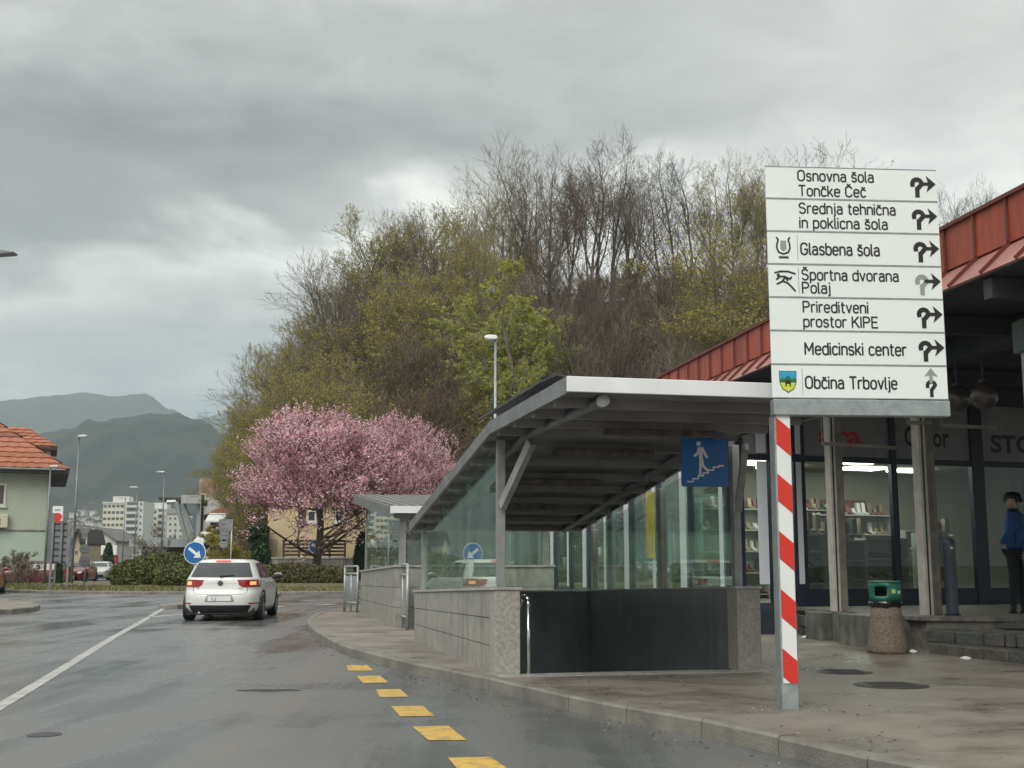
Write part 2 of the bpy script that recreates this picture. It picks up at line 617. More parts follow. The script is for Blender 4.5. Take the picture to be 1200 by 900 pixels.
def sheet(name, outer, holes, z, m, kind='structure', parent=None):
    loops = [[Vector((p[0], p[1], 0)) for p in outer]] + [[Vector((p[0], p[1], 0)) for p in h] for h in holes]
    tris = tessellate_polygon(loops)
    pts = [p for l in loops for p in l]
    mb = MB()
    fs = []
    for t_ in tris:
        a, b, c = (pts[i] for i in t_)
        fs.append(t_ if (b - a).cross(c - a).z > 0 else (t_[0], t_[2], t_[1]))
    mb.add([(p.x, p.y, z) for p in pts], fs)
    o = mb.build(name, m, parent)
    if parent is None:
        tag(o, kind=kind)
    return o


sheet('ground', [(-9000, -300), (9000, -300), (9000, 12000), (-9000, 12000)], [PIT], -0.03, M_GROUND)
sheet('road', [(-70, -20), (60, -20), (60, 110), (-40, 130), (-75, 240), (-95, 240), (-75, 60)], [PIT], 0.0, M_ASPH)


def smooth_line(pts, step):
    out = []
    n = len(pts)
    P = [Vector((p[0], p[1], 0)) for p in pts]
    for i in range(n - 1):
        p0, p1, p2, p3 = P[max(i - 1, 0)], P[i], P[i + 1], P[min(i + 2, n - 1)]
        for k in range(12):
            t_ = k / 12
            out.append(0.5 * ((2 * p1) + (p2 - p0) * t_ + (2 * p0 - 5 * p1 + 4 * p2 - p3) * t_ ** 2 + (3 * p1 - p0 - 3 * p2 + p3) * t_ ** 3))
    out.append(P[-1])
    res = [out[0]]
    acc = 0
    for a, b in zip(out, out[1:]):
        d = (b - a).length
        while acc + d >= step and d > 1e-9:
            q = (step - acc) / d
            a = a.lerp(b, q)
            res.append(a)
            d = (b - a).length
            acc = 0
        acc += d
    res.append(P[-1])
    return res


def offset(line, d, closed=False):
    out = []
    n = len(line)
    for i, p in enumerate(line):
        a = line[(i - 1) % n] if (closed or i > 0) else p
        b = line[(i + 1) % n] if (closed or i < n - 1) else p
        t_ = (b - a).normalized()
        out.append(p + Vector((t_.y, -t_.x, 0)) * d)
    return out


def kerb(name, line, m, width, z1, closed=False, parent=None):
    """kerb stones, one mesh object each, children of one setting piece"""
    root = link(name, None)
    tag(root, kind='structure')
    inn = offset(line, width, closed)
    n = len(line)
    for i in range(n if closed else n - 1):
        j = (i + 1) % n
        a0, a1, b0, b1 = line[i], line[j], inn[i], inn[j]
        if (a1 - a0).length < 0.05:
            continue
        g = 0.006 / max((a1 - a0).length, .1)
        a0, a1 = a0.lerp(a1, g), a1.lerp(a0, g)
        b0, b1 = b0.lerp(b1, g), b1.lerp(b0, g)
        dz = random.uniform(-0.004, 0.004)
        ch = 0.02
        o0, o1 = a0.lerp(b0, ch / width), a1.lerp(b1, ch / width)
        zz = z1 + dz
        mb = MB()
        Z = Vector((0, 0, 1))
        mb.add([a0 - Z * .06, a1 - Z * .06, b1 - Z * .06, b0 - Z * .06, a0 + Z * (zz - ch), a1 + Z * (zz - ch), b1 + Z * zz, b0 + Z * zz, o0 + Z * zz, o1 + Z * zz],
               [(0, 1, 5, 4), (4, 5, 9, 8), (8, 9, 6, 7), (3, 7, 6, 2), (0, 4, 8, 7, 3), (1, 2, 6, 9, 5), (0, 3, 2, 1)])
        mb.build('kerb_stone', m, root)
    return inn


kb = [(11, -3.5), (8.0, -0.6), (5.6, 2.2), (4.0, 4.6)] + [tuple(gr(*q)[:2]) for q in
      ((980, 904), (900, 881), (800, 859.5), (700, 840.5), (610, 818.6), (550, 803.2), (508, 795.5), (469, 785.6), (439, 777.5), (400, 765.5), (370, 747.8), (360, 737))]
kb += [tuple(gr(x_, y_, .13)[:2]) for x_, y_ in ((359.5, 727), (366, 720), (380, 716.3), (400, 713.8), (420, 711.5))]
kb += [(-2.2, 34.6), (2, 37), (9, 40), (20, 43), (45, 47)]
kline = smooth_line(kb, 0.95)
inner = kerb('kerb', kline, M_KERB, 0.15, 0.13)
outer = [(p.x, p.y) for p in inner] + [(60, 48), (60, -6)]
sheet('pavement', outer, [PIT], 0.125, M_PAVE)

# left pavement corner
lk = smooth_line([(-45, 46), (-24, 44), (-17.5, 40.8), (-14.2, 36.2), (-13.0, 33), (-13.3, 31.2), (-16, 29.2), (-26, 24), (-45, 16)], 1.0)
inl = kerb('kerb', lk, M_KERB, -0.15 * -1, 0.13)
sheet('pavement', [(p.x, p.y) for p in inl], [], 0.125, M_PAVE)

# roundabout island
EC = (-11.5, 64.5)
ell = [Vector((EC[0] + 16.5 * math.cos(-t_ * 2 * PI / 84), EC[1] + 13.8 * math.sin(-t_ * 2 * PI / 84), 0)) for t_ in range(84)]
ini = kerb('kerb', ell, M_KERB, 0.2, 0.12, closed=True)
isl = MB()
ctr = Vector((EC[0], EC[1], 0.42))
ring = [ctr.lerp(Vector((p.x, p.y, 0.115)), k) + Vector((0, 0, 0.0)) for k in (1.0, 0.72, 0.4) for p in ini]
for k, p in enumerate(ring):
    q = (k // 84)
    p.z = (0.115, 0.30, 0.42)[q] + (mnoise.noise(p * 0.7) * 0.04 if q else 0)
nr = 84
fs = [(i, (i + 1) % nr, nr * (r_ + 1) // nr * nr + (i + 1) % nr, nr * (r_ + 1) + i) for r_ in range(0) for i in range(nr)]
for r_ in range(2):
    for i in range(nr):
        j = (i + 1) % nr
        fs.append((r_ * nr + j, r_ * nr + i, (r_ + 1) * nr + i, (r_ + 1) * nr + j))
fs.append(tuple(range(3 * nr - 1, 2 * nr - 1, -1)))
isl.add(ring, fs)
tag(isl.build('roundabout_island', M_GRASS, smooth=True), kind='structure')
# short grass blades on the island edge, as stuff
gb = MB()
for k in range(5200):
    t_ = random.uniform(PI * 1.02, PI * 1.98)
    q = random.uniform(0.80, 0.985)
    x_, y_ = EC[0] + 16.3 * q * math.cos(t_), EC[1] + 13.6 * q * math.sin(t_)
    z_ = 0.115 + (1 - q) * 0.6
    a_ = random.uniform(0, PI)
    w_, h_ = random.uniform(.03, .08), random.uniform(.05, .15)
    dx, dy = math.cos(a_) * w_, math.sin(a_) * w_
    lx, ly = random.uniform(-.05, .05), random.uniform(-.05, .05)
    gb.add([(x_ - dx, y_ - dy, z_ - .02), (x_ + dx, y_ + dy, z_ - .02), (x_ + lx, y_ + ly, z_ + h_)], [(0, 1, 2)], random.randrange(3))
tag(gb.build('grass', [mat('grass_blade_green', (0.10, 0.12, 0.03), 0.8), mat('grass_blade_dry', (0.20, 0.17, 0.08), 0.8), mat('grass_blade_olive', (0.13, 0.13, 0.05), 0.8)]),
    'short dull green grass along the rim of the roundabout island', 'grass', kind='stuff')

# splitter island with kerb
sp = [Vector((x_, y_, 0)) for x_, y_ in ((-10.15, 34.9), (-10.6, 38), (-11.1, 42), (-11.0, 47), (-10.4, 49.6), (-9.5, 49.8), (-8.9, 46), (-8.85, 41), (-9.1, 37), (-9.6, 34.9))]
inn = kerb('kerb', sp, M_KERB, 0.16, 0.12, closed=True)
sheet('traffic_island', [(p.x, p.y) for p in inn], [], 0.115, M_PAVE)


def marking(pts, m, z=0.004):
    mb = MB()
    mb.add([(p.x, p.y, z) for p in pts], [tuple(range(len(pts)))])
    return tag(mb.build('road_marking', m), kind='structure')


def ribbon(pxs, w, m, z=0.004):
    line = smooth_line([gr(*q)[:2] for q in pxs], 0.6)
    a, b = offset(line, w / 2), offset(line, -w / 2)
    mb = MB()
    n = len(line)
    mb.add([(p.x, p.y, z) for p in a + b], [(i, i + 1, n + i + 1, n + i) for i in range(n - 1)])
    return tag(mb.build('road_marking', m), kind='structure')


ribbon([(-330, 1030), (-150, 915), (0, 828), (64, 789.5), (128, 750), (165, 729), (186, 716.5), (200, 707.2)], 0.135, M_WHITEPAINT)
ribbon([(176, 723.5), (190, 722), (207, 720.6), (240, 718)], 0.22, M_WHITEPAINT)
ribbon([(352, 704.2), (368, 703.9)], 0.45, M_WHITEPAINT)
ribbon([(372, 709.0), (391, 708.2)], 0.40, M_WHITEPAINT)
ribbon([(318, 711.5), (329, 710.6)], 0.40, M_WHITEPAINT)
for q in (((406, 780), (430, 779.6), (437.5, 786), (408.4, 786.5)), ((418, 792.8), (445, 792), (455.5, 800.3), (425.5, 801)),
          ((440.5, 808.4), (469, 808), (479, 816.8), (445, 817.4)), ((458, 828), (495.4, 827.6), (509, 839.3), (469, 840)),
          ((483, 852), (525.4, 851), (547, 867.8), (502, 868)), ((524.5, 888.4), (575, 887.6), (600, 905), (540, 906)),
          ((575, 935), (640, 934), (690, 965), (610, 966))):
    marking([gr(*p) for p in q], M_YELLOWPAINT)


def crack():
    mb = MB()
    xs = [278 + i * 6.2 for i in range(13)]
    up = [gr(x_, 808.2 - (0.5 if 2 < i < 11 else 0) + random.uniform(-.25, .25), 0.003) for i, x_ in enumerate(xs)]
    dn = [gr(x_, 809.2 + (0.8 if 0 < i < 9 else 0) * math.sin(PI * i / 12) + random.uniform(-.2, .2), 0.003) for i, x_ in enumerate(xs)]
    n = len(xs)
    mb.add(up + dn, [(n + i, n + i + 1, i + 1, i) for i in range(n - 1)])
    return mb


tag(crack().build('road_crack', mat('tar_crack', (0.012, 0.012, 0.012), 0.5)), kind='structure')
M_IRON = mat('wet_cast_iron', (0.055, 0.05, 0.048), 0.45, 0.3, var=0.3, scale=20, bump=0.5, bscale=40)
for px_, py_, r_, l_ in ((990, 787.6, 0.30, 'smaller round iron manhole cover in the pavement beside the striped post'),
                         (1044, 803.2, 0.36, 'larger round iron manhole cover in the pavement nearer the kerb')):
    c_ = gr(px_, py_, .126)
    t_ = thing('manhole_cover', l_, 'manhole cover', c_)
    MB().lathe(c_, [(r_, -.02), (r_, .003), (r_ - .035, .004)], 28).build('frame', M_IRON, t_)
    lid = MB().lathe(c_, [(r_ - .05, -.02), (r_ - .05, .007), (r_ - .06, .009)], 28)
    for a_ in range(-3, 4):
        lid.box(c_.x - r_ * .6, c_.x + r_ * .6, c_.y + a_ * .07 - .012, c_.y + a_ * .07 + .012, c_.z + .008, c_.z + .013)
    lid.build('lid', M_IRON, t_)
c_ = gr(52, 861, .001)
t_ = thing('manhole_cover', 'round dark utility cover sunk in the wet road left of the white line', 'manhole cover', c_)
MB().lathe(c_, [(.13, -.02), (.13, .003), (.115, .004)], 20).build('lid', M_IRON, t_)
# grit and leaf crumbs along the kerb, on the pavement
grit = MB()
random.seed(5)
for k in range(900):
    i = random.randrange(2, 34)
    a_ = kline[min(i, len(kline) - 2)].lerp(kline[min(i + 1, len(kline) - 1)], random.random())
    side_ = random.random()
    off_ = Vector((1, .35, 0)).normalized() * (random.uniform(-.5, -.02) if side_ < .45 else .16 + 2.6 * random.random() ** 2)
    q = a_ + off_
    if side_ >= .45 and q.y > 12.6:
        continue
    q.z = .001 if side_ < .45 else .1255
    r__ = random.uniform(.004, .012)
    grit.lathe(q, [(r__ * 1.3, 0), (r__, r__ * .5), (r__ * .3, r__ * .8)], 5, random.choice((0, 1, 1, 1, 2)))
tag(grit.build('grit', [M_KERB, mat('brown_leaf_crumb', (.10, .06, .035), .8), mat('pale_pebble', (.22, .20, .17), .7)]), 'scattered grit and leaf crumbs beside the kerb', 'grit', kind='stuff')
# litter
for k, (px_, py_, s_, l_) in enumerate(((945, 747.5, .06, 'scrap of white paper by the stone step behind the striped post'),
                        (1069, 765, .05, 'crumpled white paper at the foot of the litter bin'),
                        (1132, 773, .045, 'flat white paper scrap below the stone steps'))):
    c_ = gr(px_, py_, .13)
    mb = MB()
    pts = [c_ + Vector((s_ * 1.6 * math.cos(a_) * random.uniform(.6, 1.1), s_ * math.sin(a_) * random.uniform(.6, 1.1), random.uniform(0.0, .03))) for a_ in (0, 1, 2, 3, 4, 5, 6)]
    mb.add([c_ + Vector((0, 0, .045))] + pts, [(0, i + 1, (i + 1) % 7 + 1) for i in range(7)])
    tag(mb.build('paper_scrap', M_WHITE), l_, 'litter', 'paper litter on the pavement')

# ------------------------------------------------------------------ near underpass shelter
ZP = 0.125
T1 = thing('underpass_shelter', 'larger grey metal and glass shelter over the underpass stairs, beside the direction sign', 'shelter', S1(0, 0, 0), 'underpass stair shelters')


def capz1(l, w=0):
    return 1.045 - 0.027 * l if w < 1.5 else 1.045 - 0.012 * l


def slab_row(parent, fr, l0, l1, w, side, zlo, zhi, m, nrow, lens, thick=0.03, jit=0.003):
    """cladding slabs on a wall plane at w; fr(l,w,z); side = -1 faces -w, +1 faces +w"""
    edges = [0] + [sum(lens[:i + 1]) for i in range(len(lens))]
    tot = edges[-1]
    for r_ in range(nrow):
        for k in range(len(lens)):
            a = l0 + (l1 - l0) * edges[k] / tot
            b = l0 + (l1 - l0) * edges[k + 1] / tot
            g = 0.004
            za0, za1 = zlo(a) + (zhi(a) - zlo(a)) * r_ / nrow, zlo(a) + (zhi(a) - zlo(a)) * (r_ + 1) / nrow
            zb0, zb1 = zlo(b) + (zhi(b) - zlo(b)) * r_ / nrow, zlo(b) + (zhi(b) - zlo(b)) * (r_ + 1) / nrow
            t0 = thick + random.uniform(-jit, jit)
            mb = MB()
            mb.hexa([fr(a + g, w, za0 + g), fr(b - g, w, zb0 + g), fr(b - g, w + side * t0, zb0 + g), fr(a + g, w + side * t0, za0 + g)],
                    [fr(a + g, w, za1 - g), fr(b - g, w, zb1 - g), fr(b - g, w + side * t0, zb1 - g), fr(a + g, w + side * t0, za1 - g)])
            mb.build('cladding_slab', m, parent)


def lbox(fr, l0, l1, w0, w1, zf0, zf1):
    z = lambda f, l: f(l) if callable(f) else f
    mb = MB()
    mb.hexa([fr(l0, w0, z(zf0, l0)), fr(l0, w1, z(zf0, l0)), fr(l1, w1, z(zf0, l1)), fr(l1, w0, z(zf0, l1))],
            [fr(l0, w0, z(zf1, l0)), fr(l0, w1, z(zf1, l0)), fr(l1, w1, z(zf1, l1)), fr(l1, w0, z(zf1, l1))])
    return mb


CTOP = lambda l: capz1(l) - 0.03
M_CORE = mat('wall_core_concrete', (0.10, 0.10, 0.095), 0.8, var=0.2)
wl = lbox(S1, 0.03, L1, 0.03, TH - .03, -2.6, CTOP).build('wall', M_CORE, T1)
slab_row(wl, S1, 0.28, L1, 0.03, -1, lambda l: ZP - .01, CTOP, M_GRANITE, 3, [1.3, 1.45, 1.4, 1.5], 0.03)
for r_ in range(1):
    lbox(S1, 0.0, 0.28, 0.0, TH, ZP - .01, CTOP).build('cladding_slab', M_GRANITE2, wl, bevel=.004)
lbox(S1, -0.02, L1 + .02, -0.025, TH + .02, CTOP, lambda l: capz1(l)).build('coping', M_CAPST, T1, bevel=.004)
# right wall, dark stone inside
wr_ = lbox(S1, 0.03, L1, W1 - TH + .03, W1 - .03, -2.6, CTOP).build('wall', M_CORE, T1)
lbox(S1, 0.0, 0.28, W1 - TH - 0.002, W1, ZP - .01, CTOP).build('cladding_slab', M_GRANITE2, wr_, bevel=.004)
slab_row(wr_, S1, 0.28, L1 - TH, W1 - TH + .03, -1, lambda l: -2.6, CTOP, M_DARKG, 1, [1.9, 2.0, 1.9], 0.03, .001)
slab_row(wr_, S1, 0.28, L1, W1 - .03, 1, lambda l: ZP - .01, CTOP, M_GRANITE, 3, [1.3, 1.45, 1.4, 1.5], 0.03)
lbox(S1, -0.02, L1 + .02, W1 - TH - .02, W1 + .02, CTOP, lambda l: capz1(l)).build('coping', M_CAPST, T1, bevel=.004)
# inner left wall and end wall
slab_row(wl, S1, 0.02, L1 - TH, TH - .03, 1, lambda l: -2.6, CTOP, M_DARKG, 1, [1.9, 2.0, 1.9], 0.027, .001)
we = lbox(S1, L1 - TH + .03, L1 - .03, TH - .03, W1 - TH + .03, -2.6, lambda l: capz1(L1) - .03).build('wall', M_CORE, T1)
for k in range(2):
    w0 = TH + .01 + k * (W1 - 2 * TH) / 2
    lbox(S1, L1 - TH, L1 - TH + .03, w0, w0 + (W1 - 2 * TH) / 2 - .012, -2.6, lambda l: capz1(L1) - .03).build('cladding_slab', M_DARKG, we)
lbox(S1, L1 - TH - .02, L1 + .02, TH + .02, W1 - TH - .02, lambda l: capz1(L1) - .032, lambda l: capz1(L1) - 0.004).build('coping', M_CAPST, T1)
for k in range(15):
    z1_ = ZP - .02 - k * 0.165
    lbox(S1, 0.3 * k + .02, 0.3 * k + .34, TH, W1 - TH, z1_ - .2, z1_).build('step', M_CAPST, T1)
lbox(S1, 4.4, L1 - TH, TH, W1 - TH, -2.7, -2.58).build('landing', M_CAPST, T1)
lbox(S1, -0.28, 0.0, -.0, W1, ZP - .03, ZP + .006).build('threshold', M_CAPST, T1)
# handrail, bent stainless tube down the left wall
hr = MB()
hp = [S1(0.30, TH + .035, .93), S1(.1, TH + .09, .95), S1(0.02, TH + .09, .91), S1(-.01, TH + .09, .84), S1(0.0, TH + .09, .13)]
hr.path(hp, 0.021, 10)
for a, b in (((0.3, .9), (4.6, -1.5)),):
    hr.tube(S1(a[0], TH + .09, a[1]), S1(b[0], TH + .09, b[1]), .021)
for l_ in (0.7, 2.2, 3.8):
    z_ = .9 - (l_ - .3) * 2.4 / 4.3
    hr.tube(S1(l_, TH, z_ - .05), S1(l_, TH + .09, z_), .01)
hr.build('handrail', M_STAIN, T1, smooth=True)

LF = -3.22           # front overhang


def rz1(l):           # roof underside
    return 2.735 if l <= 0 else 2.735 - l * 0.137


WL, WR = -0.06, W1 - 0.28
ov = 0.06
segs = [(LF, 0.0), (0.0, L1 + .25)]
# roof panels (ribbed sheets, one every ~0.9 m across)
npan = 6
for l0, l1 in segs:
    for k in range(npan):
        w0 = WL + .05 + k * (WR - WL - .1) / npan
        w1 = w0 + (WR - WL - .1) / npan
        mb = lbox(S1, l0, l1, w0, w1 - .004, lambda l: rz1(l) + .02, lambda l: rz1(l) + .06)
        for j in range(4):
            wj = w0 + .06 + j * (w1 - w0) / 4
            b_ = lbox(S1, l0, l1, wj, wj + .04, lambda l: rz1(l) + .06, lambda l: rz1(l) + .085)
            mb.add(b_.v, b_.f)
        mb.build('roof_panel', [M_ROOFTOP], T1)
    lbox(S1, l0, l1, WL + .04, WR - .04, lambda l: rz1(l) + .003, lambda l: rz1(l) + .018).build('soffit', M_SOFFIT, T1)
# fascias
lbox(S1, LF - .03, LF, WL, WR, lambda l: rz1(l) - .025, lambda l: rz1(l) + .105).build('fascia', M_FASCIA, T1, bevel=.004)
for w0 in (WL, WR - .04):
    for l0, l1 in segs:
        lbox(S1, l0 + (.001 if l0 < 0 else 0), l1, w0, w0 + .04, lambda l: rz1(l) - .035, lambda l: rz1(l) + .105).build('fascia', M_ALUDARK, T1)
lbox(S1, L1 + .25, L1 + .28, WL, WR, lambda l: rz1(l) - .025, lambda l: rz1(l) + .105).build('fascia', M_ALUDARK, T1)
# purlins
l_ = LF + 0.55
while l_ < L1:
    hh = 0.075
    lbox(S1, l_, l_ + .085, WL + .05, WR - .05, lambda l: rz1(l) - hh, lambda l: rz1(l) + .002).build('purlin', M_PURLIN, T1)
    l_ += 0.80
# edge tubes under the roof
for w_ in (0.34, W1 - .62):
    tb = MB()
    tb.tube(S1(-2.95 if w_ < 1 else -1.0, w_, rz1(0) - .052), S1(0.0, w_, rz1(0) - .052), .046, n=16)
    tb.tube(S1(0, w_, rz1(0) - .052), S1(L1, w_, rz1(L1) - .052), .046, n=16)
    tb.build('edge_beam', M_ALUDARK, T1, smooth=True)
    if w_ < 1: MB().tube(S1(-2.98, w_, rz1(0) - .052), S1(-2.90, w_, rz1(0) - .052), .052, n=16).build('beam_cap', M_WHITE, T1, smooth=True)
# light housings under the purlins
for l_, w0, w1 in ((-1.35, 0.85, 2.05), (0.35, .75, 1.95), (2.0, .7, 1.8), (3.7, .8, 1.7)):
    lbox(S1, l_, l_ + .10, w0, w1, lambda l: rz1(l) - .165, lambda l: rz1(l) - .10).build('light_housing', M_RUST, T1, bevel=.008)
# posts
for (l_, w_, top) in ((0.32, 0.13, rz1(.3) - .03), (0.32, W1 - .13, rz1(.3) - .03), (2.85, W1 - .13, rz1(2.85) - .03), (L1 - .12, W1 - .13, rz1(L1) - .03), (L1 - .12, 0.13, rz1(L1) - .03)):
    lbox(S1, l_ - .05, l_ + .05, w_ - .045, w_ + .045, lambda l: capz1(l), top).build('post', M_STEELP, T1, bevel=.005)
for w_, sg in ((0.13, 1), (W1 - .13, -1)):
    mb = MB()
    mb.bar(S1(.24, w_, 1.92), S1(-.42, w_ + sg * .18, rz1(0) - .16), .07, .10)
    mb.build('brace', M_STEELP, T1)
# glazing
zt = lambda l: rz1(l) - .035
LGL = [0.40, 2.35, 4.30, L1 - .2]
for k in range(3):
    lbox(S1, LGL[k] + .006, LGL[k + 1] - .006, .125, .137, lambda l: capz1(l) + .012, zt).build('glass_pane', M_GLASS, T1)
    lbox(S1, LGL[k], LGL[k + 1], .10, .16, lambda l: capz1(l) + .001, lambda l: capz1(l) + .011).build('glazing_rail', M_ALUDARK, T1)
for a, b in ((0.40, 2.78), (2.92, L1 - .2)):
    lbox(S1, a, b, W1 - .137, W1 - .125, lambda l: capz1(l) + .012, zt).build('glass_pane', M_GLASSR, T1)
lbox(S1, L1 - .126, L1 - .114, .2, W1 - .2, lambda l: capz1(L1) + .005, rz1(L1) - .04).build('glass_pane', M_GLASSR, T1)
# raised hood on the roof
hd = MB()
for a, b, lo, hi in ((S1(-1.1, .98, 3.17), S1(2.1, .98, 3.17), 0, 0),):
    P0, P1 = S1(-1.1, .40, 3.19), S1(2.1, .40, 3.19)
    Q0, Q1 = S1(-1.1, 1.4, 3.05), S1(2.1, 1.4, 3.05)
    Z = Vector((0, 0, .025))
    hd.hexa([P0, P1, Q1, Q0], [P0 + Z, P1 + Z, Q1 + Z, Q0 + Z])
    Q2, Q3 = S1(-1.1, .22, 3.10), S1(2.1, .22, 3.10)
    hd.hexa([Q2, Q3, P1 - Z * .2, P0 - Z * .2], [Q2 + Z, Q3 + Z, P1 + Z * .8, P0 + Z * .8])
hd.build('roof_hood', mat('dark_roof_hood', (0.06, 0.06, 0.062), 0.5, 0.2, var=.2), T1)
for l_ in (-0.9, 0.6, 1.9):
    lbox(S1, l_, l_ + .04, .5, .54, lambda l: rz1(l) + .05, 3.15).build('hood_leg', M_ALUDARK, T1)
# little sticker on right post
c_ = S1(0.262, W1 - .13, 1.94)
mb = MB()
mb.fbox(c_ - R1 * .04 - Vector((0, 0, .05)), R1 * .08, A1 * .004, Vector((0, 0, .1)))
mb.build('sticker', M_WHITE, T1)
mb = MB()
mb.prism([c_ - A1 * .003 + R1 * (.028 * math.cos(t_)) + Vector((0, 0, .028 * math.sin(t_))) for t_ in [i * PI / 8 for i in range(16)]], -A1 * .002)
mb.build('sticker_mark', M_RED, T1)

# ------------------------------------------------------------------ blue underpass stairs sign, hung under the roof
sc_ = at(826, 541.5, 13.15)
SU, SV = R1, Vector((0, 0, 1))
hw = 0.272
t2 = thing('underpass_sign', 'blue square sign with white figure walking down stairs, hanging in the shelter', 'sign', sc_ - SV * hw)
so_ = sc_ - SU * hw - SV * hw


def rrect(O, U, V, w, h, r_, n=5):
    pts = []
    for cx, cy, a0 in ((w - r_, r_, -PI / 2), (w - r_, h - r_, 0), (r_, h - r_, PI / 2), (r_, r_, PI)):
        for k in range(n + 1):
            a_ = a0 + k * PI / 2 / n
            pts.append(O + U * (cx + r_ * math.cos(a_)) + V * (cy + r_ * math.sin(a_)))
    return pts


NB = A1
MB().prism(rrect(so_, SU, SV, 2 * hw, 2 * hw, .03), NB * .02).build('sign_plate', M_SIGNBLUE2, t2)
fg = MB()


def pl(pts, O, U, V, s, off, w):
    out = []
    for a, b in zip(pts, pts[1:]):
        d = Vector((b[0] - a[0], b[1] - a[1]))
        L_ = d.length or 1
        nx, ny = -d[1] / L_ * w / 2, d[0] / L_ * w / 2
        ex, ey = d[0] / L_ * w * .25, d[1] / L_ * w * .25
        q = [(a[0] - ex + nx, a[1] - ey + ny), (a[0] - ex - nx, a[1] - ey - ny), (b[0] + ex - nx, b[1] + ey - ny), (b[0] + ex + nx, b[1] + ey + ny)]
        out.append([O + U * (x * s) + V * (y * s) + off for x, y in q])
    return out


def strokes(mb, polys, O, U, V, s, nrm, w, mi=0, lift=0.003):
    for k, pts in enumerate(polys):
        for i, q in enumerate(pl(pts, O, U, V, s, nrm * (lift + 0.00015 * (k % 7)), w)):
            for v in q:
                v += nrm * (0.00005 * (i % 3))
            mb.add(q, [(0, 1, 2, 3)], mi)


def filled(mb, pts, O, U, V, s, nrm, mi=0, lift=0.003):
    mb.add([O + U * (x * s) + V * (y * s) + nrm * lift for x, y in pts], [tuple(range(len(pts)))], mi)


nf = -A1
s_ = 2 * hw
stairs = [(.12, .1), (.24, .1), (.24, .16), (.35, .16), (.35, .22), (.46, .22), (.46, .28), (.57, .28), (.57, .34), (.68, .34), (.68, .40), (.80, .40), (.80, .43), (.9, .43)]
strokes(fg, [stairs], so_, SU, SV, s_, nf, .03)
filled(fg, [(.37 + .05 * math.cos(t_), .87 + .05 * math.sin(t_)) for t_ in [i * PI / 6 for i in range(12)]], so_, SU, SV, s_, nf)
filled(fg, [(.36, .80), (.44, .80), (.46, .70), (.455, .56), (.37, .56), (.375, .70)], so_, SU, SV, s_, nf, lift=.0035)
strokes(fg, [[(.41, .56), (.39, .24)], [(.43, .57), (.46, .42), (.55, .33)], [(.37, .78), (.35, .68), (.28, .62)], [(.45, .78), (.49, .70), (.54, .60)]], so_, SU, SV, s_, nf, .055, lift=.004)
fg.build('pictogram', M_WHITE, t2)
for k in (.1, .9):
    MB().box(-.01, .01, -.01, .01, 0, 2.7 - (sc_.z + hw), mat=Matrix.Translation(so_ + SU * (s_ * k) + SV * s_ + A1 * .03)).build('hanger', M_ALUDARK, t2)

# ------------------------------------------------------------------ far underpass shelter (mirror image, farther on)
O2 = Vector((gr(462.7, 735.2, .125)[0], gr(462.7, 735.2, .125)[1], 0))


def S2(l, w, z):
    return O2 + A1 * l + R1 * w + Vector((0, 0, z))


L2 = 6.9
c20, c21 = 1.27, 1.13
C2 = lambda l: c20 + (c21 - c20) * l / L2
T2 = thing('underpass_shelter', 'smaller farther glass shelter with pale ribbed roof behind the larger one', 'shelter', O2, 'underpass stair shelters')
w2l = lbox(S2, .03, L2, .03, TH - .03, ZP - .02, lambda l: C2(l) - .04).build('wall', M_CORE, T2)
slab_row(w2l, S2, 0.0, L2, .03, -1, lambda l: ZP - .01, lambda l: C2(l) - .04, M_GRANITE, 3, [1.2, 1.5, 1.4, 1.5, 1.2], .03)
w2e = lbox(S2, .03, TH - .03, TH - .03, W1, ZP - .02, lambda l: c20 - .04).build('wall', M_CORE, T2)
for r_ in range(3):
    for k in range(3):
        z0 = ZP - .01 + r_ * (c20 - .04 - ZP + .01) / 3
        z1_ = ZP - .01 + (r_ + 1) * (c20 - .04 - ZP + .01) / 3
        a, b = k * W1 / 3, (k + 1) * W1 / 3
        lbox(S2, 0, .03 - .001 * k, a + .004, b - .004, z0 + .004, z1_ - .004).build('cladding_slab', M_GRANITE, w2e)
w2r = lbox(S2, TH - .03, L2, W1 - TH + .03, W1, ZP - .02, lambda l: C2(l) - .04).build('wall', M_CORE, T2)
lbox(S2, -.03, L2 + .02, -.03, TH + .02, lambda l: C2(l) - .04, C2).build('coping', M_CAPST, T2)
lbox(S2, -.03, TH + .02, TH + .02, W1 + .02, lambda l: c20 - .042, lambda l: c20 - .002).build('coping', M_CAPST, T2)
lbox(S2, TH + .02, L2 + .02, W1 - TH, W1 + .03, lambda l: C2(l) - .04, C2).build('coping', M_CAPST, T2)
Z20, Z21 = hz(597, 21.3), hz(583, 28.8)
r2 = lambda l: Z20 + (Z21 - Z20) * (l + .25) / (L2 + .5)
for k in range(8):
    w0 = -.12 + k * (W1 + .3) / 8
    w1 = w0 + (W1 + .3) / 8
    mb = lbox(S2, -.25, L2 + .25, w0, w1 - .004, lambda l: r2(l) + .05, lambda l: r2(l) + .075)
    for j in range(2):
        wj = w0 + .05 + j * (w1 - w0) / 2
        b_ = lbox(S2, -.25, L2 + .25, wj, wj + .06, lambda l: r2(l) + .075, lambda l: r2(l) + .13)
        mb.add(b_.v, b_.f)
    mb.build('roof_panel', M_ROOFTOP, T2)
lbox(S2, -.28, -.25, -.15, W1 + .2, lambda l: r2(l) - .02, lambda l: r2(l) + .11).build('fascia', M_FASCIA, T2)
lbox(S2, -.28, L2 + .25, -.19, -.15, lambda l: r2(l) - .10, lambda l: r2(l) + .11).build('fascia', M_ALUDARK, T2)
